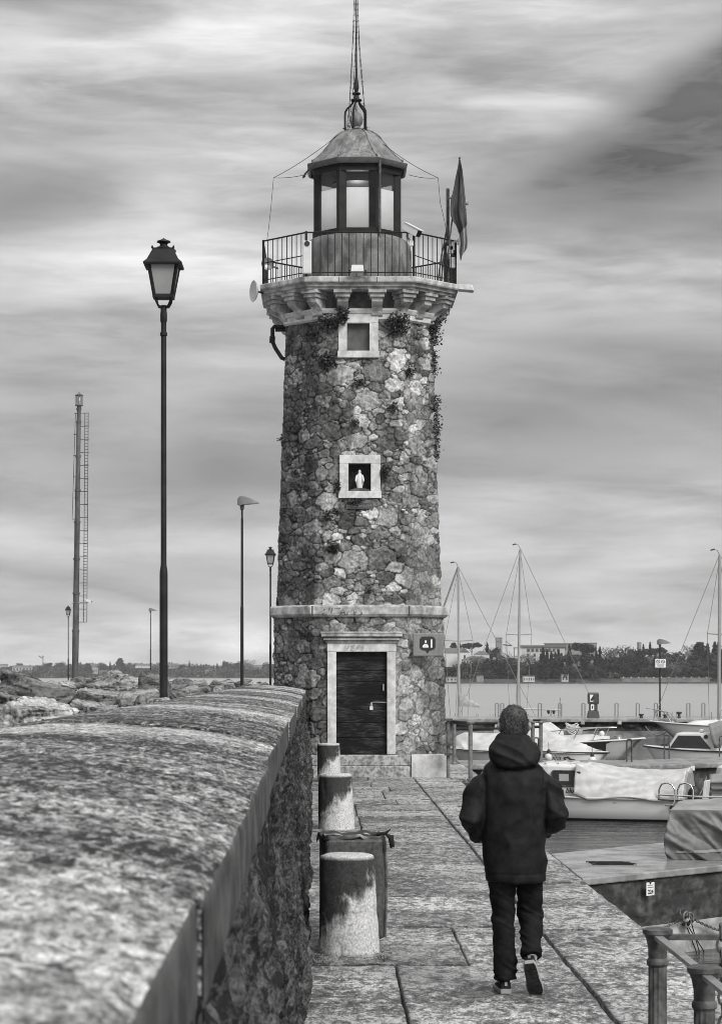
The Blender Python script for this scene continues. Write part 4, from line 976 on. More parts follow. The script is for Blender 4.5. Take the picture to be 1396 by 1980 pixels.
# weeds at the bollard foot
mb = MB(); rw = random.Random(4)
for q in range(260):
    u = rw.uniform(588, 750); D0 = 1.95*F/(rw.uniform(1838, 1862)-HY)-.02*abs(u-676)/60
    if 622 < u < 730 and rw.random() < .6: continue
    x, y = XU(u, D0), D0; a = rw.uniform(0, 6.28); l = rw.uniform(.02, .055)
    mb.add([(x, y, 0), (x+.006*math.cos(a+1.6), y+.006*math.sin(a+1.6), .0), (x+l*math.cos(a), y+l*math.sin(a), l*.7)], [(0, 1, 2)])
tag(mb.build('weeds', M['leaf'], recalc=False), kind='stuff'); bpy.data.objects['weeds']['label'] = 'short weeds round the foot of the nearest bollard'; bpy.data.objects['weeds']['category'] = 'weeds'

# ---------- street lamps
def m_lampglass():
    n = NT('milky_lamp_glass'); return n.fin(n.mr(n.noise(n.co(), 3.), .3, .7, .22, .30), .35, .5)
MLG = m_lampglass()
def lantern_lamp(lab):
    t = thing('street_lamp', (0, 0, 0), lab, 'street lamp', 'street lamps along the breakwater')
    MB().lathe([(.05, 0), (.048, 3.75), (.046, 3.8), (.036, 3.86), (.035, 3.9), (.033, 6.58), (.043, 6.585), (.043, 6.62), (.033, 6.63), (.033, 6.92)], n=16).build('post', M['pole'], t, smooth=40)
    MB().lathe([(.034, 6.74), (.04, 6.76), (.04, 6.84), (.036, 6.88), (.038, 6.92), (.046, 6.925), (.046, 6.94), (.03, 6.945)], n=16).build('collar', M['pole'], t, smooth=40)
    z0, z1 = 7.04, 7.43
    for a in range(4):
        c, s = math.cos(R(45+90*a)), math.sin(R(45+90*a)); mb = MB(); mb.tube([(.03*c, .03*s, 6.925), (.08*c, .08*s, 6.93), (.115*c, .115*s, 6.98), (.135*c, .135*s, z0+.015)], .013, 6); mb.build('cradle_arm', M['black'], t, smooth=60)
    b, tt = .105, .172
    def sq(h, z): return [(-h, -h, z), (h, -h, z), (h, h, z), (-h, h, z)]
    mb = MB()
    for i in range(4):
        p, q = Vector(sq(b, z0)[i]), Vector(sq(tt, z1)[i]); mb.tube([p, q], .018, 4)
    mb.loft([sq(b+.018, z0-.014), sq(b+.018, z0+.024)]); mb.loft([sq(tt+.015, z1-.02), sq(tt+.015, z1)])
    mb.build('lantern_frame', M['black'], t)
    for i in range(4):
        p, q, p2, q2 = [Vector(w) for w in (sq(b, z0+.02)[i], sq(b, z0+.02)[(i+1) % 4], sq(tt, z1-.015)[i], sq(tt, z1-.015)[(i+1) % 4])]
        c = (p+q+p2+q2)/4; ins = Vector((-c.x, -c.y, 0)).normalized()*.008
        MB().loft([[p.lerp(q, .1), q.lerp(p, .1), q2.lerp(p2, .08), p2.lerp(q2, .08)], [p.lerp(q, .1)+ins, q.lerp(p, .1)+ins, q2.lerp(p2, .08)+ins, p2.lerp(q2, .08)+ins]]).build('glass_panel', MLG, t)
    mb = MB(); mb.loft([sq(.18, z1-.03), sq(.222, z1-.03), sq(.228, z1-.008), sq(.185, z1+.035), sq(.122, z1+.165), sq(.126, z1+.178), sq(.08, z1+.187), sq(.062, z1+.203)])
    mb.build('lantern_roof', M['black'], t)
    mb = MB(); mb.lathe([(.075, z1+.185), (.052, z1+.212), (.042, z1+.242), (.066, z1+.255), (.084, z1+.262), (.08, z1+.275), (.037, z1+.292), (.012, z1+.306), (.004, z1+.312)], n=16); mb.build('vent_cap', M['black'], t, smooth=40)
    for i in range(4):
        p = sq(.125, z1+.165)[i]; MB().lathe([(.010, 0), (.014, .02), (.007, .032), (.003, .04)], p, 8).build('corner_knob', M['black'], t)
    return t
l0 = lantern_lamp('nearest and tallest lantern style street lamp, rising behind the sea wall')
l0.location = (XU(316.5, 26), 26, ZV(460, 26)-7.74)
for u, v, D, lab in ((523, 1057, 88, 'slim lantern style street lamp just left of the lighthouse'), (132, 1171, 163, 'small far lantern style street lamp left of the tall ladder mast')):
    c = dup(l0); c.location = (XU(u, D), D, ZV(v, D)-7.74); c['label'] = lab
def led_lamp(lab, name='street_lamp'):
    t = thing(name, (0, 0, 0), lab, 'street lamp', 'flat headed street lamps')
    MB().lathe([(.05, 0), (.047, 2.4), (.038, 2.45), (.034, 4.95), (.028, 5.0), (.028, 5.35)], n=12).build('post', M['pole'], t, smooth=40)
    sec = lambda x, w, za, zb: [(x, -w, za), (x, w, za), (x, w*.9, zb), (x, -w*.9, zb)]
    MB().loft([sec(-.13, .10, 5.36, 5.52), sec(-.06, .14, 5.34, 5.60), sec(.05, .16, 5.36, 5.60), sec(.25, .15, 5.38, 5.54), sec(.45, .09, 5.40, 5.45), sec(.5, .03, 5.41, 5.425)]).build('lamp_head', M['lamphead'], t, bevel=.012)
    MB().lathe([(.04, 5.22), (.06, 5.24), (.06, 5.37), (.04, 5.38)], n=12).build('clamp', M['iron'], t)
    return t
s0 = led_lamp('taller flat headed street lamp between the lantern lamp and the lighthouse')
s0.location = (XU(468, 63), 63, ZV(960, 63)-5.6)
c = dup(s0); c.location = (XU(291, 170), 170, ZV(1176, 170)-5.6); c['label'] = 'small distant flat headed street lamp left of the nearest lantern lamp'
# ladder mast
D = 133; x0, z0 = XU(145, D), ZV(1314, D); H = ZV(760, D)-z0; dxm = XU(153, D)-x0
t = thing('ladder_mast', (x0, D, z0), 'tall steel mast with a caged ladder and a light on top, beyond the boulders', 'mast')
ax = lambda z: x0+dxm*z/H
prof = []
cuts = [0, .17, .30, .42, .55, .66, .78, .90, .945]
mb = MB()
for i in range(8):
    za, zb = cuts[i]*H, cuts[i+1]*H; r0 = .2-.011*i
    mb.tube([(ax(za), D, z0+za), (ax(zb), D, z0+zb)], r0, 12); mb.tube([(ax(zb)-.001, D, z0+zb-.06), (ax(zb), D, z0+zb+.06)], r0+.035, 12)
mb.build('mast_tube', mat('weathered_mast_steel', .045, .10, sc=4, rough=.6, dirt=.5, stretch=(1, 1, .3)), t, smooth=40)
mb = MB()
for s in (.38, .58): mb.tube([(ax(.20*H)+s+.1, D-.1, z0+.20*H), (ax(.93*H)+s, D-.1, z0+.93*H)], .022, 5)
for i in range(70):
    z = (.20+.73*i/69)*H; mb.tube([(ax(z)+.4, D-.1, z0+z), (ax(z)+.62, D-.1, z0+z)], .014, 4)
for i in range(17):
    z = (.2+.73*i/16)*H; mb.tube([(ax(z), D, z0+z), (ax(z)+.66, D-.1, z0+z)], .02, 4)
mb.tube([(ax(.6*H)-.32, D, z0+.56*H), (ax(.93*H)-.2, D, z0+.93*H)], .018, 4)
for i in range(6):
    z = (.56+.37*i/5)*H; mb.tube([(ax(z), D, z0+z), (ax(z)-.3, D, z0+z)], .02, 4)
mb.build('ladder', M['iron'], t)
mb = MB(); zt_ = z0+.955*H
mb.lathe([(.12, -.3), (.14, 0), (.24, .02), (.24, .06)], (ax(H), D, zt_), 12); mb.lathe([(.24, .62), (.25, .66), (.12, .74), (.03, .76), (.03, .86)], (ax(H), D, zt_), 12)
for k in range(8): mb.cyl((ax(H)+.23*math.cos(k*.785), D+.23*math.sin(k*.785), zt_), (ax(H)+.23*math.cos(k*.785), D+.23*math.sin(k*.785), zt_+.64), .014, n=5)
mb.build('light_cage', M['iron'], t); MB().lathe([(.10, .05), (.12, .3), (.10, .58)], (ax(H), D, zt_), 12).build('beacon', M['steel'], t)
z = ZV(1166, D); MB().tube([(ax(z-z0)-.2, D-.1, z), (ax(z-z0)+.75, D-.1, z+.03)], .05, 6).build('camera_arm', M['steel'], t)
mb = MB(); mb.box((ax(z-z0)+.78, D-.1, z+.12), (.34, .2, .14), ry=.25); mb.build('camera', M['white'], t); MB().box((ax(z-z0)+.95, D-.1, z+.08), (.06, .16, .1), ry=.25).build('lens', M['ink'], t)

# ---------- breakwater boulders
tag(MB().add([(EX(5)-1.5, 5, -.2), (EX(41)-1.5, 41, .6), (-4., 100, .7), (-13, 175, .6), (-24, 175, .5), (-9, 60, -.1), (-7, 30, -.9), (-6, 5, -.9),
    (EX(5)-1.5, 5, -2), (EX(41)-1.5, 41, -2), (-4., 100, -2), (-13, 175, -2), (-24, 175, -2), (-9, 60, -2), (-7, 30, -2), (-6, 5, -2)],
    [tuple(range(8))]+[(i, (i+1) % 8, (i+1) % 8+8, i+8) for i in range(8)]).build('rubble_bank', M['rock']), kind='structure')
def ico(sub):
    bm = bmesh.new(); bmesh.ops.create_icosphere(bm, subdivisions=sub, radius=1); V = np.array([v.co[:] for v in bm.verts]); Fq = np.array([[v.index for v in f.verts] for f in bm.faces]); bm.free(); return V, Fq
ICO = {k: ico(k) for k in (4, 5, 6)}
def boulder(c, r, seed, sub, lab):
    V, Fq = ICO[sub]; rnd = np.random.RandomState(seed); V = V.copy()
    rad = np.full(len(V), 1.15)
    for k in range(16):                       # flat split faces
        n = rnd.normal(size=3); n /= np.linalg.norm(n); d = rnd.uniform(.52, .95)
        q = V @ n; rad = np.minimum(rad, np.where(q > .05, d/np.maximum(q, .05), 9))
    s = seed*3.1
    # bedding planes: worn ledges along one tilted direction
    bd = rnd.normal(size=3); bd[2] += 1.5; bd /= np.linalg.norm(bd)
    W = V*rad[:, None]; q = W @ bd
    led = fbm(q*7+s, (W @ np.cross(bd, [0, 1, 0]))*1.2, s, 3, seed)
    rad *= 1+.07*fbm(W[:,0]*1.7+s, W[:,1]*1.7, W[:,2]*1.7, 3, seed)+.075*led+.07*(1-np.abs(fbm(W[:,0]*4+s, W[:,1]*4, W[:,2]*4, 4, seed+2)))+.028*fbm(W[:,0]*14, W[:,1]*14, W[:,2]*14+s, 3, seed+5)
    V = V*rad[:, None]*np.array(r)
    a = rnd.uniform(-.5, .5); V = V @ np.array([[math.cos(a), -math.sin(a), 0], [math.sin(a), math.cos(a), 0], [0, 0, 1]])
    tn = {0: .5, 1: 1.35, 2: .6, 3: .85, 4: 1.1}.get(seed-40, rnd.uniform(.4, 1.4)); o = arr_obj('boulder', V+np.array(c), Fq, M['rock'], tone=np.full(len(V), tn)); return tag(o, lab, 'boulder', 'breakwater boulders')
# u, v of the top, D, half width px, half height px
BL = [(55, 1288, 17, 85, 62), (38, 1348, 14.2, 88, 52), (135, 1385, 14.6, 30, 26), (175, 1320, 22, 62, 34), (165, 1345, 17.5, 60, 34), (215, 1306, 30, 34, 22), (268, 1322, 24, 38, 30), (300, 1301, 33, 34, 30),
      (250, 1338, 19.5, 30, 22), (195, 1360, 16.5, 40, 22), (345, 1332, 27, 26, 18), (372, 1322, 34, 26, 18), (385, 1316, 44, 24, 15), (350, 1313, 47, 26, 16), (410, 1320, 42, 20, 13), (402, 1325, 36, 18, 12), (430, 1315, 52, 20, 12), (450, 1318, 48, 16, 10),
      (466, 1311, 70, 22, 12), (445, 1322, 40, 16, 9), (490, 1317, 60, 14, 9), (503, 1319, 66, 12, 8), (515, 1321, 58, 10, 7), (325, 1309, 62, 22, 14), (150, 1312, 75, 22, 9), (175, 1310, 84, 26, 9), (130, 1315, 66, 20, 9), (245, 1312, 64, 30, 13), (200, 1316, 46, 30, 14), (100, 1318, 40, 26, 10),
      (275, 1346, 17.6, 18, 14), (310, 1345, 22, 16, 12), (420, 1328, 33, 16, 8), (480, 1325, 46, 12, 6), (465, 1324, 37, 12, 7), (110, 1345, 20, 34, 26), (-30, 1310, 15, 60, 50), (500, 1326, 44, 10, 5), (85, 1392, 13.0, 40, 24)]
DESC = ['big dark rounded boulder at the left edge', 'pale cracked boulder in front at the left edge', 'small dark boulder against the wall at left', 'long low layered boulder behind the pale one', 'pale ridged boulder right of the biggest dark one']
for i, (u, v, D, hw, hh) in enumerate(BL):
    x = XU(u, D); rx = hw/F*D*1.06; rz = hh/F*D*1.35; ry = max(rx, rz)*.95; zt = ZV(v, D)
    sc_ = 6 if D < 18 else 5 if D < 40 else 4
    if i < 5: lab = DESC[i]
    else:
        dist = 'near' if D < 20 else 'middle distance' if D < 40 else 'far'; shp = 'low flat' if hw > 1.7*hh else 'blocky'
        lab = '%s %s boulder of the breakwater, %s' % (dist, shp, 'left of the tall ladder mast' if u < 135 else 'at the foot of the ladder mast' if u < 190 else 'between the ladder mast and the nearest lamp' if u < 300 else 'beside the nearest lamp post' if u < 345 else 'between the two tallest lamp posts' if u < 455 else 'by the foot of the flat headed lamp')
    boulder((x, D+ry*.3, zt-rz*.93), (rx, ry, rz), 40+i, sc_, lab)
# ---------- the walking man, seen from behind
MD = 13.4; MX = XU(995, MD)
man = thing('person', (0, 0, 0), 'grey haired man walking away in a dark hooded jacket, dark trousers and sneakers', 'person')
def ell(z, cx, cy, rx, ry, n=28, p=2.0):
    return [(cx+rx*math.copysign(abs(math.cos(t))**(2/p), math.cos(t)), cy+ry*math.copysign(abs(math.sin(t))**(2/p), math.sin(t)), z) for t in np.linspace(0, 2*math.pi, n, endpoint=False)]
def cloth_mat(name, a, b, rough, bsc=200):
    n = NT(name); x = n.noise(n.co(), 14., 4, .6); y = n.noise(n.co(), bsc, 3, .6)
    n.bump(y, .25, .003); c = n.mth('MULTIPLY', n.mr(x, .35, .65, a, b), n.mr(y, .35, .65, .75, 1.25)); return n.fin(c, rough, .1)
skin = mat('skin', .30, .26, sc=20, rough=.55, bump=.1, bsc=120)
# body: one continuous figure
b = MB()
HC = Vector((.002, .025, 1.63))
def head_rings():
    pr = [(-.125, .045, .05, .035), (-.11, .058, .075, .025), (-.08, .066, .088, .012), (-.04, .072, .094, .0), (0, .075, .097, -.004), (.04, .077, .1, -.006), (.075, .072, .094, -.006), (.1, .055, .074, -.004), (.117, .03, .042, 0), (.122, .008, .01, 0)]
    return [ell(HC.z+z, HC.x, HC.y+o, rx, ry, 28) for z, rx, ry, o in pr]
b.loft(head_rings())
b.tube([(0, .0, 1.36), (0, .0, 1.45), (.002, .01, 1.54)], [.075, .062, .058], 16)
b.ball((HC.x, HC.y+.098, HC.z-.02), (.013, .018, .02)); b.ball((HC.x, HC.y+.092, HC.z+.005), (.009, .012, .03))
b.ball((HC.x, HC.y+.088, HC.z-.065), (.022, .012, .008)); b.ball((HC.x, HC.y+.078, HC.z-.105), (.022, .016, .015))
for s in (1, -1):
    b.ball((HC.x+s*.03, HC.y+.080, HC.z+.022), (.018, .014, .008)); b.ball((HC.x+s*.028, HC.y+.080, HC.z+.002), (.012, .010, .008))
    b.tube([(HC.x+s*.074, HC.y-.005, HC.z+.028), (HC.x+s*.096, HC.y-.022, HC.z+.022), (HC.x+s*.098, HC.y-.024, HC.z), (HC.x+s*.088, HC.y-.012, HC.z-.022), (HC.x+s*.074, HC.y-.002, HC.z-.034)], [.008, .011, .012, .010, .007], 10)
b.loft([ell(z, cx, cy, rx, ry) for z, cx, cy, rx, ry in ((.80, .0, 0, .12, .10), (.9, .0, 0, .15, .11), (1.0, 0, 0, .145, .10), (1.15, 0, 0, .15, .105), (1.3, 0, 0, .165, .10), (1.38, 0, 0, .13, .085), (1.43, 0, 0, .07, .06))])
ARM = {-1: [(-.145, 0, 1.335), (-.222, -.03, 1.225), (-.270, -.075, 1.07), (-.25, -.0, 1.02), (-.20, .10, .98), (-.15, .165, .965)], 1: [(.14, 0, 1.345), (.205, -.03, 1.245), (.245, -.075, 1.095), (.235, -.0, 1.05), (.19, .10, 1.0), (.145, .165, .985)]}
LEG = {-1: [(-.075, .0, .84), (-.070, .005, .66), (-.066, .015, .47), (-.062, -.0, .28), (-.058, -.02, .09)], 1: [(.092, .01, .84), (.098, .05, .66), (.104, .085, .475), (.100, -.0, .35), (.095, -.10, .225)]}
for s in (1, -1):
    b.tube(ARM[s], [.055, .048, .042, .04, .033, .028], 12); b.tube(LEG[s], [.08, .072, .055, .05, .04], 14)
    # hand pushed into the front pocket: palm, four bent fingers, thumb
    w = Vector(ARM[s][-1]); f = Vector((-s*.55, .62, -.55)).normalized(); sd_ = Vector((0, .66, .75)); sd_ = (sd_-f*sd_.dot(f)).normalized(); nr = f.cross(sd_)
    b.tube([w-f*.03, w+f*.03, w+f*.085], [.026, .034, .036], 12, ell=.55, up=sd_)
    for k in range(4):
        o = sd_*(.027-.018*k); l = (.068, .078, .072, .055)[k]; p0 = w+f*.08+o
        b.tube([p0, p0+f*l*.4-nr*.006*s, p0+f*l*.75-nr*.018*s, p0+f*l-nr*.032*s], [.0095, .009, .0085, .007], 8)
    p0 = w+f*.02+sd_*.03; b.tube([p0, p0+f*.03+sd_*.022, p0+f*.058+sd_*.03], [.012, .0105, .008], 8)
# feet inside the shoes
b.tube([(-.058, -.02, .09), (-.06, -.01, .05), (-.066, .10, .035)], [.036, .036, .028], 10); b.tube([(.095, -.10, .225), (.098, -.085, .17), (.125, -.02, .06)], [.036, .036, .026], 10)
me = remesh(b, .008, 4); body = link(me, 'body', skin, man); OFF[body.name] = Vector()

# jacket
j = MB()
j.loft([ell(z, cx, cy, rx, ry, 40, 2.5) for z, cx, cy, rx, ry in ((.685, .016, .0, .178, .125), (.70, .014, 0, .182, .13), (.80, .008, -.0, .187, .135), (.92, .0, -.004, .192, .138), (1.05, -.002, -.01, .192, .138), (1.18, -.002, -.018, .196, .14), (1.28, -.002, -.022, .203, .135), (1.34, -.0, -.02, .200, .118), (1.385, .0, -.012, .172, .105), (1.42, .0, -.01, .138, .095), (1.45, .0, 0, .115, .085), (1.49, 0, .005, .085, .075))])
for s in (1, -1):
    rr = [.080, .078, .077, .072, .064, .056, .05] if s < 0 else [.080, .077, .073, .070, .062, .056, .05]
    A = ARM[s]; dd = Vector((-s*.02, .03, -.012))
    j.tube([Vector(A[0])+Vector((-s*.05, -.01, -.005))]+[Vector(p) for p in A[1:]]+[Vector(A[-1])+dd], rr, 20)
j.loft([ell(z, cx, cy, rx, ry, 36, 2.2) for z, cx, cy, rx, ry in ((1.375, .005, -.085, .05, .045), (1.395, .004, -.095, .105, .075), (1.43, .003, -.080, .140, .085), (1.47, .0, -.055, .150, .10), (1.51, .0, -.03, .124, .102), (1.54, .0, -.01, .102, .10), (1.562, .0, .0, .095, .096), (1.572, .0, .006, .092, .093))])
me = remesh(j, .0085, 5); V = coords(me); N_ = normals(me); x, y, z = V.T
arm = sst(.19, .22, np.abs(x))*sst(1.37, 1.30, z)*(z > .9); hood = sst(1.37, 1.42, z)*sst(-.01, -.05, y-.1*(z-1.4)); tor = 1-np.maximum(arm, hood)
def ridge(a): return 1-2*np.abs(a)
dsp = .007*tor*fbm(x*5, y*5, z*4, 4, 5)+.011*tor*ridge(vn(x*6+z*4, y*3, z*7-x*5, 8))*(.35+.65*sst(1.25, .9, z))+.008*tor*ridge(vn(x*9, y*3, z*3+x*6, 18))*sst(.9, 1.25, z)
dsp += arm*(.018*ridge(vn(x*4, y*5+z*3, z*13+x*8*np.sign(x), 21))+.006*fbm(x*12, y*12, z*12, 3, 3))
dsp += hood*(.020*ridge(vn(x*4.5+z*3, y*4, z*15+x*5, 33))+.012*ridge(vn(x*9-z*5, y*6, z*9, 12)))
# yoke seam, sleeve seams, hem stitch
dsp -= .006*np.exp(-((np.abs(x)-.185+.03*(z-1.1))/.006)**2)*(z > .95)*(z < 1.36)*(y < .03)
dsp -= .004*np.exp(-((z-.735)/.004)**2)
# cut away hem underside so it hangs as cloth
V = V+N_*dsp[:, None]; setco(me, V)
jk = cloth_mat('dark_jacket_cloth', .008, .018, .6); jacket = link(me, 'jacket', jk, man); OFF[jacket.name] = Vector()

# trousers
t = MB()
t.loft([ell(z, .012, 0, rx, .105) for z, rx in ((.78, .14), (.86, .16), (.93, .165))])
t.tube([(-.072, .0, .86), (-.072, .0, .74), (-.068, .005, .62), (-.065, .012, .47), (-.058, -.004, .30), (-.054, -.015, .16), (-.052, -.018, .085)], [.092, .088, .081, .073, .068, .067, .070], 24)
t.tube([(.094, .01, .86), (.098, .03, .74), (.102, .06, .62), (.107, .085, .48), (.105, .04, .405), (.100, -.04, .31), (.097, -.10, .235)], [.088, .085, .080, .077, .070, .063, .062], 24)
me = remesh(t, .0075, 4); V = coords(me); N_ = normals(me); x, y, z = V.T
left = x < .02
bag = np.where(left, np.exp(-((z-.15)/.1)**2)+.6*np.exp(-((z-.48)/.08)**2), np.exp(-((z-.44)/.1)**2)+.7*np.exp(-((z-.28)/.05)**2))
dsp = .004*fbm(x*9, y*9, z*7, 4, 4)+(.003+.007*bag)*ridge(vn(x*5, y*5+3, z*24+x*14, 44))
dsp -= .004*np.exp(-((z-np.where(left, .115, .255+.3*(y+.1)))/.004)**2)
setco(me, V+N_*dsp[:, None])
tr = link(me, 'trousers', cloth_mat('dark_denim', .005, .014, .8, 260), man); OFF[tr.name] = Vector()

# shoes
def shoe(heel, fwd, up, L, name_lab):
    f = Vector(fwd).normalized(); u = Vector(up); u = (u-f*u.dot(f)).normalized(); s = f.cross(u); h = Vector(heel)
    prof = [(0, .026), (.02, .034), (.07, .037), (.13, .038), (.18, .045), (.22, .045), (.25, .036), (.268, .018), (.272, .004)]
    prof = [(a*L/.272, w*1.08) for a, w in prof]
    def outline(k, zz): return [h+f*a+s*w*k+u*zz for a, w in prof]+[h+f*a-s*w*k+u*zz for a, w in reversed(prof)]
    mb = MB(); mb.loft([outline(.97, 0), outline(1.05, .006), outline(1.05, .028), outline(.98, .032)])
    sole = mb.build('sole', M['_sole'], man, smooth=50); OFF[sole.name] = Vector()
    tp = MB()
    for k in range(7):
        for q in (-1, 1): tp.loft([[h+f*(.02+.035*k)*L/.272+s*(q*.004)-u*z_, h+f*(.045+.035*k)*L/.272+s*(q*.004)-u*z_, h+f*(.045+.035*k)*L/.272+s*(q*.030)-u*z_, h+f*(.02+.035*k)*L/.272+s*(q*.030)-u*z_] for z_ in (-.002, .004)])
    tp.build('tread', M['_tread'], sole)
    tp = MB(); tp.loft([[p for p in [h+f*a+s*w*.93+(-u*.0015) for a, w in prof]+[h+f*a-s*w*.93-u*.0015 for a, w in reversed(prof)]], [p for p in [h+f*a+s*w*.93+u*.004 for a, w in prof]+[h+f*a-s*w*.93+u*.004 for a, w in reversed(prof)]]])
    tp.build('outsole', M['_tread'], sole)
    rings = []
    for a, w, hh in ((.004, .028, .06), (.012, .034, .095), (.05, .038, .10), (.09, .038, .092), (.13, .038, .075), (.17, .042, .06), (.21, .042, .052), (.245, .034, .044), (.262, .018, .036)):
        a *= L/.272; rings.append([h+f*a+s*w*math.cos(t)+u*(.028+max(0, math.sin(t))**.8*(hh-.028)+min(0, math.sin(t))*.006) for t in np.linspace(0, 2*math.pi, 20, endpoint=False)])
    up_ = MB().loft(rings).build('shoe', M['_shoe'], man, smooth=60); OFF[up_.name] = Vector()
    MB().loft([[h+f*a+s*(w*.2)*q+u*(zz) for a, q, zz in ((-.004, -1, .05), (-.004, 1, .05), (.002, 1, .075), (.002, -1, .075))] for w in (.04,) for _ in (0,)]+[[h+f*(a+.01)+s*(.04*.2)*q+u*(zz) for a, q, zz in ((-.004, -1, .05), (-.004, 1, .05), (.002, 1, .075), (.002, -1, .075))]]).build('heel_tab', M['greysign'], up_)
M['_sole'] = mat('rubber_sole_edge', .22, .28, rough=.7); M['_tread'] = mat('dark_outsole', .015, .035, sc=30, rough=.7); M['_shoe'] = mat('dark_suede_shoe', .010, .02, rough=.8, spec=.15)
shoe((-.055, -.075, .003), (-.06, 1, .0), (0, 0, 1), .272, '')
shoe((.076, -.195, .205), (.20, .50, -.74), (0.08, .80, .5), .275, '')

# short grey hair: a cap of scalp plus laid strands whirling out of the crown
n = NT('short_grey_hair'); a = n.noise(n.co((1, 1, 1)), 60., 4, .6); b_ = n.noise(n.co(), 12., 4, .6); n.bump(a, .5, .004)
hm = n.fin(n.mth('MULTIPLY', n.mr(a, .35, .65, .02, .08), n.mr(b_, .35, .65, .7, 1.3)), .8, .1)
h = MB(); rings = []
for z, rx, ry, o in ((-.085, .066, .082, -.004), (-.06, .075, .096, -.008), (-.03, .080, .103, -.01), (.01, .083, .106, -.008), (.05, .084, .107, -.006), (.085, .078, .099, -.005), (.11, .062, .08, -.004), (.126, .036, .048, 0), (.132, .01, .012, 0)):
    rings.append([(HC.x+rx*math.cos(t), HC.y+o+ry*math.sin(t)*(1 if math.sin(t) < 0 else (.35 if z < 0 else .8)), HC.z+z) for t in np.linspace(0, 2*math.pi, 32, endpoint=False)])
h.loft(rings); me = h.mesh('hair', smooth=180); hair = link(me, 'hair', hm, man); OFF[hair.name] = Vector()
rh = random.Random(2); st = MB(); cr = Vector((.01, -.055, .105)).normalized()
n = NT('grey_hair_strands'); n.fin(n.mr(n.noise(n.co(), 45., 3, .7), .37, .63, .02, .17), .6, .15); hm2 = n.m
for q in range(2600):
    d = Vector((rh.gauss(0, 1), rh.gauss(0, 1), rh.gauss(0, 1))).normalized()
    if d.z < -.62 or (d.y > .35 and d.z < .1): continue
    p = Vector((HC.x+d.x*.084, HC.y-.006+d.y*.107, HC.z+.01+d.z*(.122 if d.z > 0 else .115)))
    g = d-cr; g = g-d*g.dot(d)
    if g.length < .05: g = Vector((rh.gauss(0, 1), rh.gauss(0, 1), rh.gauss(0, 1)))
    g.normalize(); g = (g+d.cross(g)*.45+Vector((rh.gauss(0, .18), rh.gauss(0, .18), rh.gauss(0, .18)))+d*.15).normalized(); s = d.cross(g).normalized()
    l = rh.uniform(.020, .034); w = .0010
    st.add([p-s*w, p+s*w, p+g*l*.6+s*w*.8+d*.002, p+g*l, p+g*l*.6-s*w*.8+d*.002], [(0, 1, 2, 3, 4)])
so_ = st.build('hair_strands', hm2, hair, recalc=False)
man.location = (MX, MD+.05, .0)
# ---------- near pier, breakwater, middle pier
def pier(name, pts, z, h, lab, edge=.0):
    t = thing(name, (pts[0][0], pts[0][1], -2), lab, 'pier')
    MB().prism(pts, z-.07, z).build('deck', M['pier'], t, bevel=.012)
    cx = sum(p[0] for p in pts)/len(pts); cy = sum(p[1] for p in pts)/len(pts)
    ins = [(p[0]+(cx-p[0])*.012, p[1]+(cy-p[1])*.012) for p in pts]
    return t, ins
A, B = Vector((2.45, 21.15)), Vector((4.07, 22.7)); dr = (B-A).normalized(); nr2 = Vector((-dr.y, dr.x))
far = A+nr2*2.5; E = A+dr*7
t, ins = pier('mooring_pier', [(2.452, A.y+.02), tuple(E), tuple(E+nr2*2.5), (2.452, far.y+1.2)], -.02, 0, 'wet grey concrete pier running off to the right in front of the covered dinghy')
zf = -.09
def strip(o, z0, z1): a, b = A+dr*.0+nr2*o, E+nr2*o; return [(a.x, a.y), (b.x, b.y), (b.x+nr2.x*.3, b.y+nr2.y*.3), (a.x+nr2.x*.3, a.y+nr2.y*.3)]
def gridface(o, z0, z1, name, m, seed, amp):
    s = np.linspace(.05, 7, 200); z = np.linspace(z0, z1, 40); S, Z = np.meshgrid(s, z, indexing='ij')
    d = o-amp*np.abs(fbm(S*5, Z*5, seed, 4, seed))
    arr_obj(name, np.stack([A.x+dr.x*S+nr2.x*d, A.y+dr.y*S+nr2.y*d, Z], -1).reshape(-1, 3), gridfaces(200, 40), m, t)
gridface(.06, -.56, -.088, 'pier_face', M['pierface'], 3, .03)
gridface(.02, -1.5, -.555, 'pier_foot', M['pierlow'], 8, .02)
MB().prism([tuple(A+nr2*.1+dr*.3), tuple(E+nr2*.1), tuple(E+nr2*2.4), (2.452, far.y+1.1), (2.452, A.y+.4)], -2, -.092).build('pier_core', M['quaybody'], t)
gx_, gy_ = 2.95, 22.9; mb = MB()
for k in range(12): mb.box((gx_-.18+.033*k, gy_, -.012), (.012, .34, .008), rz=.35)
mb.box((gx_, gy_, -.017), (.42, .36, .006)); mb.build('drain_grate', M['black'], t)
# numbered plate
def onface(u, v):
    # intersection of the sight line with the pier face
    k = (u-CX)/F; s = (k*A.y-A.x)/(dr.x-k*dr.y); p = A+dr*s; return Vector((p.x, p.y, ZV(v, p.y)))
p0 = onface(1252.5, 1731); rz = math.atan2(dr.y, dr.x); on = -nr2
t = thing('number_plate', p0, 'small white plate numbered 224 on the dark pier face', 'sign')
pp = p0+Vector((on.x, on.y, 0))*.03
MB().box((pp.x, pp.y, p0.z+.06), (.125, .008, .13), rz=rz).build('plate', M['paper'], t)
tp = pp+Vector((on.x, on.y, 0))*.006
text_mesh('digits', '224', .058, M['ink'], t, face_cam(tp.x, tp.y, p0.z+.03, rz), .0015, depth=.001)
for k in range(2): MB().box((tp.x, tp.y, p0.z+.098-.022*k), (.09, .002, .006), rz=rz).build('small_print', M['greysign'], t)
MB().ball((pp.x, pp.y-.01, p0.z+.125), (.012, .01, .016), 8, 6).build('rivet', M['ink'], t)
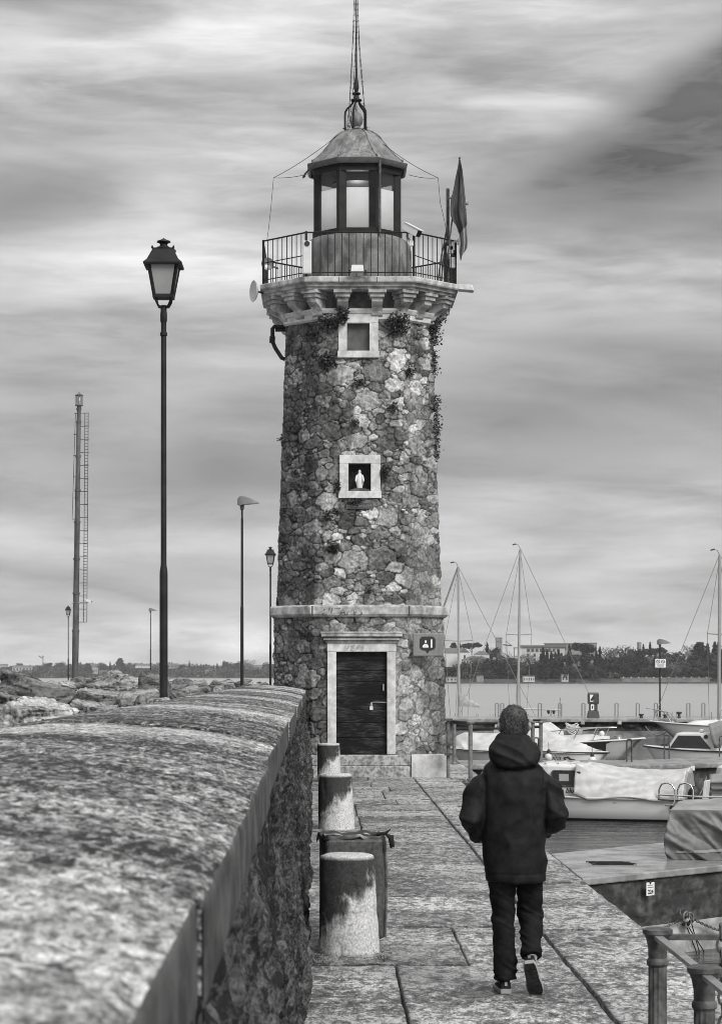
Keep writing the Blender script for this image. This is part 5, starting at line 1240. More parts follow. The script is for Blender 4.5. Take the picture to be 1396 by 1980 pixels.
# mooring ring with chain and ropes
c = onface(1322, 1780)+Vector((on.x, on.y, 0))*.06
t = thing('mooring_chain', c, 'rusty ring and knot of mooring chain hanging on the near pier face', 'chain')
def chain(mb, pts, s=.030):
    P_ = [Vector(p) for p in pts]; tot = sum((P_[i+1]-P_[i]).length for i in range(len(P_)-1)); n = int(tot/(s*1.15)); k = 0
    for q in range(n):
        d = tot*q/n; i = 0
        while i < len(P_)-2 and d > (P_[i+1]-P_[i]).length: d -= (P_[i+1]-P_[i]).length; i += 1
        e = (P_[i+1]-P_[i]).normalized(); o = P_[i]+e*d; a_ = e.cross(Vector((0, 1, .3))).normalized(); b_ = e.cross(a_)
        w = a_ if q % 2 else b_
        mb.tube([o+e*(s*.8*math.cos(g))+w*(s*.42*math.sin(g)) for g in np.linspace(0, 6.283, 9)[:-1]], s*.14, 5, closed=True)
ol = lambda u, v: onface(u, v)+Vector((on.x, on.y, 0))*.05
mb = MB(); chain(mb, [ol(1316, 1778), ol(1303, 1782), ol(1288, 1789), ol(1272, 1796)]); mb.build('chain', M['iron'], t)
mb = MB(); chain(mb, [ol(1330, 1777), ol(1350, 1786), ol(1372, 1796), ol(1400, 1803)]); mb.build('chain', M['iron'], t)
mb = MB(); mb.tube([ol(1306, 1757), ol(1307, 1766), ol(1312, 1773)], .008, 6)
for k, (r, uu, vv) in enumerate(((.06, 1326, 1776), (.045, 1322, 1784), (.05, 1318, 1772))): o = ol(uu, vv); mb.tube([o+Vector((dr.x*r*math.cos(g), dr.y*r*math.cos(g)-.02*k, r*math.sin(g))) for g in np.linspace(0, 6.283, 17)[:-1]], .010, 6, closed=True)
mb.build('ring', M['steel'], t, smooth=60)
mb = MB()
for u0, v0, u1, v1 in ((1318, 1786, 1343, 1852), (1330, 1788, 1347, 1850), (1322, 1790, 1374, 1872)): mb = MB().tube([ol(u0, v0), ol(u1, v1)], .006, 5); mb.build('rope', M['dark'], t)
mb = MB(); rr_ = random.Random(3)
for k in range(14): mb.ball(tuple(ol(1322+rr_.uniform(-8, 8), 1782+rr_.uniform(-8, 8))), (.02, .02, .016), 6, 5)
mb.build('weed_clump', M['dark'], t)

t = thing('breakwater_jetty', (12, 97.4, -1.5), 'long low stone jetty across the harbour mouth, dark above a paler ledge', 'jetty')
MB().bx(3.2, 34, 97.3, 103.6, -.16, 0).build('deck', M['pier'], t, bevel=.03)
def wallgrid(x0, x1, y, z0, z1, nx, nz, m, name, seed, amp, par):
    X, Z = np.meshgrid(np.linspace(x0, x1, nx), np.linspace(z0, z1, nz), indexing='ij'); Yy = y+amp*fbm(X*2, Z*3, seed, 4, seed)
    arr_obj(name, np.stack([X, Yy, Z], -1).reshape(-1, 3), gridfaces(nx, nz), m, par)
wallgrid(3.3, 34, 97.55, -.55, -.165, 300, 20, M['pierface'], 'upper_face', 4, .10, t)
wallgrid(3.3, 34, 97.4, -1.4, -.545, 300, 20, mat('pale_ledge_stone', .14, .24, sc=1.5, rough=.85, bump=.5, bsc=10, bdist=.05, dirt=.5), 'ledge', 6, .06, t)
MB().bx(3.4, 33.9, 97.8, 103.5, -2, -.17).build('core', M['quaybody'], t)
rp = random.Random(8)
for u in (1126, 1197, 1277): x = XU(u, 97.4); MB().bx(x-.09, x+.09, 97.32-.06, 97.5, ZV(1401, 97.4), ZV(1394, 97.4)).build('number_tile', M['trim_dirty'], t)

t = thing('harbour_pier', (6, 48.2, -1.5), 'rough edged concrete pier behind the cabin boat, covered boats moored beyond it', 'pier')
pl = [(2.94, 48.2), (7.1, 47.9), (14, 53.4), (14, 57), (7.0, 50.6), (2.94, 50.6)]
MB().prism(pl, -.14, -.02).build('deck', mat('rough_pier_deck', .30, .16, sc=4, rough=.7, bump=.6, bsc=14, bdist=.03, dirt=.4), t, bevel=.03)
MB().prism([(2.95, 48.35), (7.1, 48.05), (13.9, 53.55), (13.9, 56.9), (7.0, 50.5), (2.95, 50.5)], -2, -.142).build('pier_face', M['pierface'], t)
x, y = XU(1330, 48.8), 48.75; MB().bx(x-.04, x+.04, y-.62, y-.6, ZV(1489, 48.5), ZV(1480, 48.5)).build('number_tile', M['paper'], t)

# ---------- boats
def hull(t, L, Bm, zb, zm, zs, m, rail=None, rake=.35, keel=-.25, flare=.72, stripe=None, tr=.86, full=2.4):
    n = 28; st = []
    def sheer(q): return zs+(zm-zs)*min(1, q/.45) if q < .45 else zm+(zb-zm)*((q-.45)/.55)**1.8
    def hb(q): return Bm/2*(tr+(1-tr)*math.sin(min(1, q/.45)*math.pi/2))*(1-max(0, (q-.42)/.58)**full)+.012
    rings = []
    for i in range(n+1):
        q = i/n; zt = sheer(q); b = hb(q); kz = keel+(zt-.12-keel)*max(0, (q-.78)/.22)**2.2; ring = []
        for s in range(25):
            a = -1+s/12; w = abs(a); zz = kz+(zt-kz)*w**2.3; yy = b*math.copysign(min(1, (.94-.25*max(0, q-.6))*(w**.38)+(.06+.25*max(0, q-.6))*w**3), a) if w else 0
            ring.append((L*q-rake*(1-w**1.2)*max(0, (q-.55)/.45)**2, yy, zz))
        rings.append(ring)
    o = MB().loft(rings, wrap=False).build('hull', {M['whitegel']: M['hullwhite'], M['greygel']: M['hullgrey']}.get(m, m), t, smooth=40)
    dk = MB().grid([[(L*i/n*.998, hb(i/n)*a*.985, sheer(i/n)-.012+.03*(1-a*a)) for a in np.linspace(-1, 1, 7)] for i in range(n+1)])
    dk.build('deck', M['whitegel'], t, smooth=60)
    for sd_ in (1, -1):
        MB().tube([(L*i/n, sd_*(hb(i/n)+.006), sheer(i/n)-.02) for i in range(n+1)], .022, 6).build('rub_rail', rail or M['whitegel'], t, smooth=60)
    if stripe:
        z0, z1, ms = stripe
        MB().grid([[(L*i/n*.985, -(hb(i/n)*.985+.012)-.004, sheer(i/n)-z) for z in (z0, z1)] for i in range(n)]).build('stripe', ms, t)
    def surf(q, w, e=.015):          # point on the starboard side at girth fraction w
        zt = sheer(q); b = hb(q); kz = keel+(zt-.12-keel)*max(0, (q-.78)/.22)**2.2; g = .25*max(0, q-.6)
        return Vector((L*q-rake*(1-w**1.2)*max(0, (q-.55)/.45)**2, -b*min(1, (.94-g)*w**.38+(.06+g)*w**3)-e, kz+(zt-kz)*w**2.3))
    t_surf[t.name] = surf
    return sheer, hb
t_surf = {}
def place(t, bow, stern, z=WZ):
    d = Vector((bow[0]-stern[0], bow[1]-stern[1])); t.location = (stern[0], stern[1], z); t.rotation_euler = (0, 0, math.atan2(d.y, d.x)); return d.length
def boat(lab, cat='boat', name='boat', group=None): return thing(name, (0, 0, 0), lab, cat, group)
def fold(x, y, s, a=.02, k=9): return a*fbm(x*2, y*2, s, 3, 3)+a*.8*(1-2*abs(float(vn(x*k*.5+y*2, y*k*.3, s, 6))))

# the white cabin boat nearest the path: bow hidden left behind the man, seen on her port side
t = boat('white cabin boat with a pale canvas cockpit cover, a steel ladder and dark tinted windows', name='cabin_boat')
bow, stern = (3.3, 43.75), (7.02, 42.55); Lb = place(t, bow, stern)
sh, hb = hull(t, Lb, 1.7, .62, .46, .45, M['whitegel'], M['greygel'])
for s in (1, -1): pass
# local y: after the turn the port (camera) side is +y
cs = []
for x0, w0, w1, z1 in ((2.02, .66, .56, 1.05), (2.06, .66, .56, 1.07), (2.7, .62, .52, 1.09), (3.12, .50, .42, 1.06), (3.30, .44, .36, .98)):
    zb_ = sh(x0/Lb)-.02; cs.append([(x0, -w0, zb_), (x0, -w1-.02, z1-.05), (x0, -w1+.06, z1), (x0, w1-.06, z1), (x0, w1+.02, z1-.05), (x0, w0, zb_)])
cs.append([(3.62, p[1]*.8, sh(3.6/Lb)-.02 if k in (0, 5) else sh(3.6/Lb)+.06) for k, p in enumerate(cs[-1])])
MB().loft(cs).build('cabin', M['whitegel'], t, bevel=.02)
def cabwin(x0, x1, z0, z1, rk=.05):
    for s in (1, -1):
        f = lambda z: .66-.10*(z-.46)/.55+.012-.06*max(0, (x0-2.3))
        ring = []
        for cx_, cz_, a0 in ((x1-.05, z1-.05, 0), (x0+.05, z1-.05, 90), (x0+.05, z0+.05, 180), (x1-.05, z0+.05, 270)):
            for k in range(4): a = R(a0+30*k); ring.append((cx_+.05*math.cos(a)+rk*((cz_+.05*math.sin(a))-z0), cz_+.05*math.sin(a)))
        o = MB().loft([[(x, s*(f(z)+e), z) for x, z in ring] for e in (-.03, .004)]).build('window', M['glassdark'], t); OFF[o.name] = Vector()
        MB().tube([(x, s*(f(z)+.006), z) for x, z in ring], .013, 6, closed=True).build('window_frame', M['iron'], o)
        xm = (x0+x1)/2+.04
        MB().loft([[(x, s*(f(z)+e), z) for x, z in ((xm-.13, z0+.09), (xm+.06, z0+.09), (xm+.07, z1-.06), (xm-.12, z1-.06))] for e in (-.01, .007)]).build('inner_pane', mat('pale_pane', .3, .34, rough=.1), o)
cabwin(2.10, 2.60, .66, .95); cabwin(2.74, 3.06, .68, .95)
for k in range(3): MB().box((2.75-.25*k, .1, 1.10), (.03, .8, .03)).build('roof_rail', M['whitegel'], t)
MB().box((2.06, .68, .90), (.08, .06, .09)).build('side_lamp', M['ink'], t, bevel=.01)
n_ = text_mesh('lettering', 'ora blu', .13, M['ink'], t, Matrix.Translation((2.34, .690, .57)) @ Matrix.Rotation(R(180), 4, 'Z') @ Matrix.Rotation(R(90-8), 4, 'X'), .004, .2)
# canvas
rows = []
for i in range(61):
    a = i/60; x = .04+a*2.08; row = []
    zn = .98+(1.07-.98)*a-.30*4*a*(1-a)*(1-.15*a); zf_ = 1.0+.09*a-.10*4*a*(1-a); wn_ = .30+.34*min(1, a*2.4) if a < .42 else .64; wn_ = min(wn_, .64)
    low = sh(x/Lb)-.015-.03*math.sin(a*9)+.10*max(0, a-.86)/.14; bo = hb(x/Lb)+.02
    for j in range(37):
        b = j/36
        if b < .36: q = b/.36; y = bo+(wn_-bo)*q**.85+.03*math.sin(q*3.14); z = low+(zn-low)*q+.0
        elif b < .64: q = (b-.36)/.28; y = wn_-(wn_*2)*q; z = zn+(zf_-zn)*q-.06*math.sin(q*3.14)
        else: q = (b-.64)/.36; y = -wn_+(-bo+wn_)*q; z = zf_+(low-zf_)*q
        f = fold(x+b*.9, b*3-a*1.2, 2., .006, 12)+.028*(1-2*abs(float(vn((x+b*1.1)*3.2, b*.7, 1., 7))))*min(1, (1-abs(b-.5)*2)*5)+.016*math.sin(30*(a*.7+b*1.1))*math.exp(-((b-.25)/.2)**2)
        row.append((x, y+f, z+f*.6))
    rows.append(row)
MB().grid(rows).build('canvas_cover', M['tarp'], t, smooth=38, solid=.008)
MB().loft([[rows[0][j] for j in range(37)], [(-.0, rows[0][j][1]*.97, rows[0][j][2]*.98-.005) for j in range(37)]], cap=True).build('cover_end', M['tarpgrey'], t)
ed = [Vector(rows[i][0])+Vector((0, .01, .0)) for i in range(0, 61, 2)]
MB().tube(ed, .012, 5).build('cover_hem', M['tarpgrey'], t, smooth=60)
mb = MB()
for k, x in enumerate((.38, .03)): mb = MB(); mb.tube([(x+.1, .80, .46), (x+.1, .80, .62), (x+.05, .80, .73), (x-.05, .80, .76), (x-.15, .80, .72), (x-.2, .80, .62), (x-.2, .82, .40), (x-.16, .84, .33), (x-.02, .84, .33)], .018, 8); mb.build('ladder_rail', M['chrome'], t, smooth=60)
for z in (.50, .41): MB().tube([(.5, .81, z+.03), (-.28, .81, z)], .018, 6).build('ladder_step', M['chrome'], t, smooth=60)
MB().loft([[(-.30, -.2, .2), (-.24, -.2, .2), (-.30, -.2, .78), (-.36, -.2, .78)], [(-.30, .3, .2), (-.24, .3, .2), (-.30, .3, .78), (-.36, .3, .78)]]).build('rudder_board', M['white'], t, bevel=.01)
MB().lathe([(.06, .3), (.10, .32), (.11, .55), (.10, .60), (.06, .66), (.02, .68)], (-.12, .35, 0), 14).build('outboard_cowl', M['ink'], t, smooth=40)
MB().tube([(-.1, .45, .48), (-.78, .62, .50)], [.02, .014], 6).build('boathook', M['whitegel'], t); MB().tube([(-.76, .62, .49), (-.42, .5, .22)], .008, 5).build('strut', M['iron'], t)
for x, z, r in ((.24, .28, .045), (1.35, .36, .012), (1.31, .36, .012), (2.45, .30, .014)):
    yy = hb(x/Lb)*.93+.012; MB().tube([(x, yy-.05, z), (x, yy+.02, z)], r, 10).build('fitting', M['ink'], t)

def tented(t, L, hbf, shf, ridge, m, x0, x1, seed, ov=.03, hemz=-.04, name='canvas_cover', fa=.006):
    rows = []
    for i in range(45):
        a = i/44; x = x0+(x1-x0)*a; rz_, rw = ridge(a); bo = hbf(x/L)+ov; lo = shf(x/L)+hemz; row = []
        for j in range(33):
            b = j/32*2-1; w = abs(b)
            y = math.copysign(rw+(bo-rw)*max(0, (w-.25)/.75) if w > .25 else rw*w/.25, b); z = rz_ if w <= .25 else rz_+(lo-rz_)*((w-.25)/.75)**1.08-.03*math.sin((w-.25)/.75*3.14)
            f = fold(x+b*.5, b*2, seed, fa)+.035*(1-2*abs(float(vn((x+abs(b)*.7)*2.4, abs(b)*.9, seed, 7))))*(.25 < w < .97); row.append((x, y+f*b, z+f))
        rows.append(row)
    return MB().grid(rows).build(name, m, t, smooth=32, solid=.008)
# covered boat at far left, bow to the left
t = boat('covered boat with a pale ridged canvas, moored just right of the lighthouse wall', name='covered_boat')
L = place(t, (3.74, 68), (7.1, 67)); sh, hb = hull(t, L, 1.6, .55, .5, .5, M['greygel'], M['ink'], stripe=(.18, .24, M['iron']))
tented(t, L, hb, sh, lambda a: (np.interp(a, [0, .5, .86, .93, 1.], [.98, 1.0, 1.03, .93, .52]), .02), M['tarp'], .02, L-.02, 4.)
# covered boat with the name in script
t = boat('covered boat with a tall pale canvas tent and a script name on its hull', name='covered_boat')
bow, stern = (7.82, 61.2), (5.25, 63.2); L = place(t, bow, stern); sh, hb = hull(t, L, 1.7, .66, .68, .68, M['whitegel'], M['ink'], full=3.4, rake=.3)
tented(t, L, hb, sh, lambda a: (np.interp(a, [0, .12, .35, 1.], [1.40, 1.46, 1.30, .70]), .03), M['tarp'], .02, L*.90, 7., ov=.04)
text_mesh('lettering', 'Romina', .22, M['ink'], t, Matrix.Translation((1.9, -.87, .50)) @ Matrix.Rotation(R(86), 4, 'X'), .001, .3)
MB().tube([(2.35, -.80, .42), (2.30, -.815, .5), (2.42, -.80, .52), (2.5, -.78, .46), (2.6, -.75, .44), (2.7, -.7, .36)], .03, 6).build('emblem', M['ink'], t)
MB().tube([(.3, -.86, .5), (1.4, -.875, .48), (1.9, -.86, .44), (2.2, -.8, .34)], .03, 6).build('hull_rib', M['greygel'], t, smooth=60)
def fender(u, v0, v1, D, lab):
    x, z0, z1 = XU(u, D), ZV(v1, D), ZV(v0, D); r = .11
    t = thing('fender', (x, D, z0), lab, 'fender', 'fenders hung from the covered boat')
    MB().lathe([(.02, 0), (r*.8, .02), (r, .06), (r, z1-z0-.1), (r*.8, z1-z0-.05), (.05, z1-z0-.02)], (x, D, z0), 14).build('body', M['white'], t, smooth=40)
    MB().lathe([(.06, -.02), (.05, .06), (.02, .1)], (x, D, z1), 10).build('cap', M['ink'], t); MB().cyl((x, D, z1), (x, D+.05, z1+.3), .008, n=5).build('rope', M['ink'], t)
fender(1145, 1462, 1478, 60.6, 'white fender hung at the bow of the script named boat'); fender(1061, 1456, 1472, 61.4, 'white fender hung amidships of the script named boat')
# motor boat with black hull graphic
t = boat('white motor boat with a black spiked flash on its bow and a steel bow rail', name='motor_boat')
bow, stern = (10.25, 71), (5.9, 74.2); L = place(t, bow, stern); sh, hb = hull(t, L, 1.9, .78, .62, .60, M['greygel'], M['whitegel'], rake=.8, keel=-.3)
sf = t_surf[t.name]
def decal(pts, m, name, e=.012):
    g = []
    for k in range(17):                 # a ruled patch between the upper and lower outline, hugging the hull
        f = k/16; up_, lo_ = [(np.interp(f, [i/(len(r)-1) for i in range(len(r))], [p[0] for p in r]), np.interp(f, [i/(len(r)-1) for i in range(len(r))], [p[1] for p in r])) for r in pts]
        g.append([sf(up_[0]+(lo_[0]-up_[0])*h, up_[1]+(lo_[1]-up_[1])*h, e) for h in np.linspace(0, 1, 9)])
    MB().grid(g).build(name, m, t)
decal(([(.42, .97), (.6, .97), (.84, .985)], [(.42, .72), (.55, .70), (.74, .90)]), M['ink'], 'hull_graphic')
decal(([(.58, .92), (.70, .93), (.80, .95)], [(.50, .66), (.66, .78), (.80, .80)]), M['ink'], 'hull_graphic')
decal(([(.44, .86), (.56, .88), (.68, .93)], [(.44, .84), (.56, .85), (.68, .925)]), M['white'], 'graphic_streak', .03); decal(([(.42, .77), (.52, .78), (.62, .80)], [(.42, .75), (.52, .75), (.62, .79)]), M['white'], 'graphic_streak', .03)
cs = [[(x, -w, z0), (x, -w*.85, z1), (x, w*.85, z1), (x, w, z0)] for x, w, z0, z1 in ((1.6, .8, .6, .62), (2.2, .75, .6, .80), (3.2, .5, .62, .85), (4.0, .2, .72, .80))]
MB().loft(cs).build('foredeck', M['whitegel'], t, bevel=.02)
cs = [[(x, -w, .62), (x, -w*.8, z1), (x, w*.8, z1), (x, w, .62)] for x, w, z1 in ((.1, .85, 1.15), (1.5, .85, 1.22), (2.4, .62, .72))]
MB().loft(cs).build('cockpit_cover', M['tarp'], t, bevel=.03)
mb = MB(); mb.ball((2.75, -.05, .92), (.32, .3, .26), 14, 10); mb.build('bundled_hood', M['tarpgrey'], t, smooth=60)
for s in (1, -1):
    MB().tube([(2.3, s*.78, .95), (3.2, s*.62, 1.06), (4.1, s*.28, 1.10), (4.35, 0, 1.10)], .02, 6).build('bow_rail', M['chrome'], t, smooth=60)
    for x, y, z in ((2.7, .72, 1.0), (3.3, .58, 1.07), (3.9, .37, 1.1)): MB().tube([(x-.22, s*y, .7), (x, s*y, z)], .016, 5).build('rail_post', M['chrome'], t)
mb = MB()
for k in range(9): mb.tube([(2.9+(.12+.012*k)*math.cos(g)+.03*math.sin(k*3), -.35+.12*math.sin(g), .90+.035*k+.05*math.sin(g*2+k)) for g in np.linspace(0, 6.28, 17)[:-1]], .014, 5, closed=True)
mb.build('rope_coil', M['white'], t)
mb = MB(); mb.tube([(4.25, 0, .8), (4.5, 0, .82), (4.52, 0, .6), (4.4, .08, .52)], .04, 6); mb.ball((4.45, -.05, .7), (.1, .09, .12), 8, 6); mb.build('anchor', M['steel'], t, smooth=60)
mb = MB(); mb.ball((3.75, .1, .88), (.09, .09, .1), 10, 8); mb.build('deck_lamp', M['white'], t, smooth=60)
# small cabin cruiser at right
t = boat('small white cabin boat with one big dark slanted window, under a grey canopy', name='cabin_boat')
bow, stern = (9.48, 66), (14.0, 64.6); L = place(t, bow, stern); sh, hb = hull(t, L, 1.9, .70, .58, .55, M['whitegel'], M['ink'], rake=.25, full=4.)
cs = [[(x, -w, z0), (x, -w*.86, z1), (x, w*.86, z1), (x, w, z0)] for x, w, z0, z1 in ((2.0, .82, .55, .62), (2.6, .80, .55, 1.08), (3.6, .74, .57, 1.10), (3.66, .73, .57, 1.08), (3.95, .66, .6, .64))]
MB().loft(cs).build('cabin', M['whitegel'], t, bevel=.025)
for s in (1, -1):
    MB().loft([[(x, s*(w+e), z) for x, w, z in ((3.84, .705, .66), (3.60, .655, 1.02), (2.95, .700, 1.02), (2.62, .80, .64))] for e in (-.03, .014)]).build('window', M['glassdark'], t, bevel=.01)
    MB().tube([(2.78, s*.62, .99), (2.78, s*.735, .99)], .06, 10).build('porthole', M['ink'], t)
MB().lathe([(.05, 0), (.08, .03), (.08, .08), (.03, .1)], (3.0, 0, 1.09), 10).build('roof_vent', M['white'], t, smooth=50)
rows = []
for i in range(25):
    a = i/24; x = 2.75-a*2.2; row = []
    for j in range(25):
        b = j/24*2-1; y = .95*math.sin(b*1.45); z = 1.48-.5*max(0, abs(b)-.55)**1.3*2.2*(1+.8*(a < .12))-.10*(1-a)-.03*math.cos(a*20); f = fold(x, b*2, 11., .02); row.append((x-.25*abs(b)**3, y+f, z+f))
    rows.append(row)
MB().grid(rows).build('canopy', M['tarpgrey'], t, smooth=180, solid=.01)
for s in (1, -1): MB().tube([(1.6, s*.9, .6), (2.2, s*.92, 1.1)], .03, 6).build('canopy_strut', M['tarpgrey'], t)
MB().box((4.1, .1, .72), (.2, .1, .05)).build('deck_cleat', M['ink'], t, bevel=.01)
# covered boat cut by the right edge
t = boat('covered runabout at the right edge of the picture, its square stern towards the cabin boat', name='covered_boat')
stern, bow = (8.2, 46.9), (11.7, 46.2); L = place(t, bow, stern); sh, hb = hull(t, L, 1.5, .72, .60, .58, M['greygel'], M['ink'], stripe=(.16, .22, M['iron']))
tented(t, L, hb, sh, lambda a: (np.interp(a, [0, .06, .3, 1.], [.66, .72, .90, .8]), .2), M['tarpgrey'], -.05, L*.9, 14., ov=.05)
mb = MB(); mb.lathe([(.3, .6), (.33, .7), (.30, .84), (.18, .9), (.03, .91)], (.4, .1, 0), 16); mb.build('engine_hood', M['white'], t, smooth=40)
for k in range(3): MB().box((-.02, 0, .40-.12*k), (.03, 1.0, .03)).build('transom_strake', M['iron'], t)
# dinghy under tarpaulin standing on the near pier
t = boat('dinghy wrapped in a creased weathered tarpaulin with pale strips, standing on the near pier', name='wrapped_dinghy')
x0, y0 = XU(1295, 23.5), 23.5; t.location = (x0, y0, -.02); t.rotation_euler = (0, 0, R(-14))
rows = []; top = []
for i in range(141):
    a = i/140; x = a*2.6; row = []; zt_ = .525+.02*a
    for j in range(81):
        q = j/80; y = -.02+.05*math.sin(q*math.pi)-.06*(1-q)
        xs = x+float(np.interp(q, [0, .12, .32, .65, 1], [-.015, -.04, -.06, -.03, 0]))*max(0, 1-a*4)
        d = a*2.6-(1-q)*.85; d2 = a*2.6-(1-q)*.45
        f = .085*max(0., 1-2.2*abs(float(vn(d*3.0, q*.6, 3., 9))))*(.4+.6*(1-q))+.03*(1-2*abs(float(vn(d2*9, q*1.2, 5., 4))))+.02*fbm(x*5, q*3, 2., 3, 7)
        f *= min(1, (1-q)*3.5)
        row.append((xs, y-f, .0+zt_*q))
    rows.append(row); row = []
    for j in range(31):
        q = j/30; row.append((x+.03*q, -.02+q*1.5, zt_+.10*math.sin(q*1.9)*min(1, .15+a*1.1)+.022*math.sin(a*24+q*2.5)*q*(1-q)*3+.012*fbm(x*4, q*5, 2., 3, 2)*min(1, q*6)))
    top.append(row)
MB().grid(rows).build('tarpaulin', M['tarpdark'], t, smooth=180, solid=.006)
MB().grid(top).build('tarpaulin_top', M['tarpgrey'], t, smooth=180, solid=.006)
tp = t.children[0]
def patch(pts, w):
    g = []
    for k in range(25):
        q = k/24*(len(pts)-1); i0 = min(int(q), len(pts)-2); f = q-i0; ii = pts[i0][0]+(pts[i0+1][0]-pts[i0][0])*f; jj = pts[i0][1]+(pts[i0+1][1]-pts[i0][1])*f; r_ = []
        for s in (-w, 0, w):
            p = rows[min(140, max(0, int(round(ii+(s if abs(pts[0][1]-pts[-1][1]) > 15 else 0)))))][min(80, max(0, int(round(jj+(0 if abs(pts[0][1]-pts[-1][1]) > 15 else s)))))]; r_.append((p[0], p[1]-.012, p[2]))
        g.append(r_)
    MB().grid(g).build('pale_strip', M['tarpgrey'], t, smooth=180)
patch([(6, 12), (26, 15), (46, 20)], 2); patch([(42, 76), (38, 52)], 2)
MB().grid([[(r_[0], r_[1], r_[2]) for r_ in rows[0]], [(.03, .75, r_[2]) for r_ in rows[0]], [(.03, 1.48, r_[2]) for r_ in rows[0]]]).build('tarpaulin_end', M['tarpdark'], t, smooth=60)
# sailing boats
def sailboat(lab, D, um, vt, ub, us, Lh, bowd, spr, boom, zdeck=-.55, hullm=None, extra=()):
    """mast at column um..ub, top row vt; bowd = +1 bow to the right; spr/boom in photo pixels"""
    k = D/F; xm, ztop = (ub-CX)*k, ZV(vt, D); xt = (um-CX)*k
    t = boat(lab, 'sailboat', 'sailboat'); t.location = (xm-bowd*Lh*.58, D, WZ); t.rotation_euler = (0, 0, 0 if bowd > 0 else math.pi)
    sh, hb = hull(t, Lh, 2.2, zdeck-WZ+.2, zdeck-WZ, zdeck-WZ, hullm or M['whitegel'], M['greygel'], rake=.9)
    lx = lambda X: (X-t.location.x)*bowd; H = ztop-WZ
    mx = Lh*.58; tx = lx(xt)
    MB().tube([(mx, 0, zdeck-WZ), (tx, 0, H)], [.075, .055], 10).build('mast', M['alu'], t, smooth=60)
    cs = [[(x, -w, z0), (x, -w*.8, z1), (x, w*.8, z1), (x, w, z0)] for x, w, z0, z1 in [(q*Lh, w, zdeck-WZ-.04, zdeck-WZ+h) for q, w, h in ((.25, .75, .23), (.55, .7, .26), (.72, .5, .2), (.80, .3, .02))]]
    MB().loft(cs).build('coachroof', M['whitegel'], t, bevel=.04)
    for s in (1, -1):
        for x in (Lh*.35, Lh*.5): MB().box((x, s*.66, zdeck-WZ+.13), (.5, .10, .10)).build('window', M['glassdark'], t, bevel=.03)
    MB().tube([(tx+.02, 0, H), (Lh-.15, 0, zdeck-WZ+.2)], .013 if not extra else .05, 5).build('forestay', M['wire'], t)
    MB().tube([(tx-.02, 0, H), (.05, 0, zdeck-WZ)], .013, 5).build('backstay', M['wire'], t)
    for us_, vs_ in spr:
        zz = ZV(vs_, D)-WZ; q = (zz-.6)/(H-.6); xx = mx+(tx-mx)*q; w = us_*k
        for s in (1, -1):
            MB().tube([(xx, 0, zz), (xx+s*w*.98, -s*.25*w, zz+.04)], .025, 6).build('spreader', M['alu'], t)
            MB().tube([(tx, 0, H-.1), (xx+s*w, -s*.25*w, zz+.04), (mx+s*w*.5, -s*.95, zdeck-WZ)], .011, 4).build('shroud', M['wire'], t)
            MB().tube([(xx, 0, zz-.1), (mx+s*w*.35, s*.9, zdeck-WZ)], .011, 4).build('shroud', M['wire'], t)
    MB().tube([(tx, 0, H), (tx+.1, 0, H+.22), (tx+.3, 0, H+.24)], .012, 5).build('wind_vane', M['ink'], t); MB().box((tx+.3, 0, H+.24), (.18, .03, .06), ry=.3).build('vane_fin', M['ink'], t)
    if boom:
        zb_, lb = ZV(boom[0], D)-WZ, boom[1]*k; d = boom[2]
        MB().tube([(mx, 0, zb_), (mx+d*lb, 0, zb_-.05)], .05, 8).build('boom', M['alu'], t, smooth=60)
        if boom[3]:
            rows = []
            for i in range(25):
                a = i/24; hgt = boom[3]*k*(1-a)**1.2+.16; x = mx+d*lb*(a*1.02-.02)
                rows.append([(x+.03*d, y*(1-.3*abs(y))*.9, zb_-.06-.05*a+hgt*w+.02*math.sin(a*30+w*4)) for y, w in ((-.10, 0), (-.13, .3), (-.10, .65), (-.03, .97), (.03, .97), (.10, .65), (.13, .3), (.10, 0))])
            MB().loft(rows).build('sail_cover', M['sail'], t, smooth=60)
    for i in range(4):
        x = Lh*(.1+.25*i)
        for s in (1, -1): MB().cyl((x, s*(hb(x/Lh)-.05), zdeck-WZ), (x, s*(hb(x/Lh)-.05), zdeck-WZ+.55), .016, n=5).build('stanchion', M['steel'], t)
    return t
sailboat('sailboat whose bare mast, with a covered sail on its boom, stands nearest the lighthouse', 109, 886, 1097, 887.5, 0, 7.0, -1, [(27, 1240)], (1364, 38, -1, 26), extra=(1,))
t = sailboat('sailboat with the tallest bare mast, rising behind the walking man', 110, 1006, 1062, 1001, 0, 7.5, -1, [(24, 1228)], (1371, 82, -1, 0))
lx = lambda u: -((u-CX)*110/F-t.location.x)
for u in (1066, 1083): MB().tube([(lx(u), 0, .6), (lx(u), 0, ZV(1349 if u > 1070 else 1372, 110)-WZ)], .03, 5).build('frame_post', M['steel'], t)
for u in (1061, 1071): MB().ball((lx(u), -.1, ZV(1376, 110)-WZ), (.08, .08, .14), 8, 6).build('hung_buoy', M['ink'], t)
t = sailboat('white sailboat with a raked bow rail lying at the jetty by the right edge', 93, 1391.5, 1074, 1390, 0, 7.0, -1, [(22, 1227)], (1372, 60, -1, 0), zdeck=-.20, hullm=M['greygel'])
for s in (1, -1):
    MB().tube([(6.0, s*.55, .8), (6.35, s*.42, 1.25), (6.9, s*.15, 1.38), (7.15, 0, 1.4)], .02, 6).build('bow_rail', M['chrome'], t, smooth=60); MB().tube([(6.6, s*.25, .85), (6.75, s*.2, 1.37)], .02, 6).build('rail_post', M['chrome'], t); MB().tube([(5.9, s*.6, .8), (6.2, s*.5, 1.2), (6.35, s*.42, 1.26)], .02, 6).build('rail_post', M['chrome'], t)

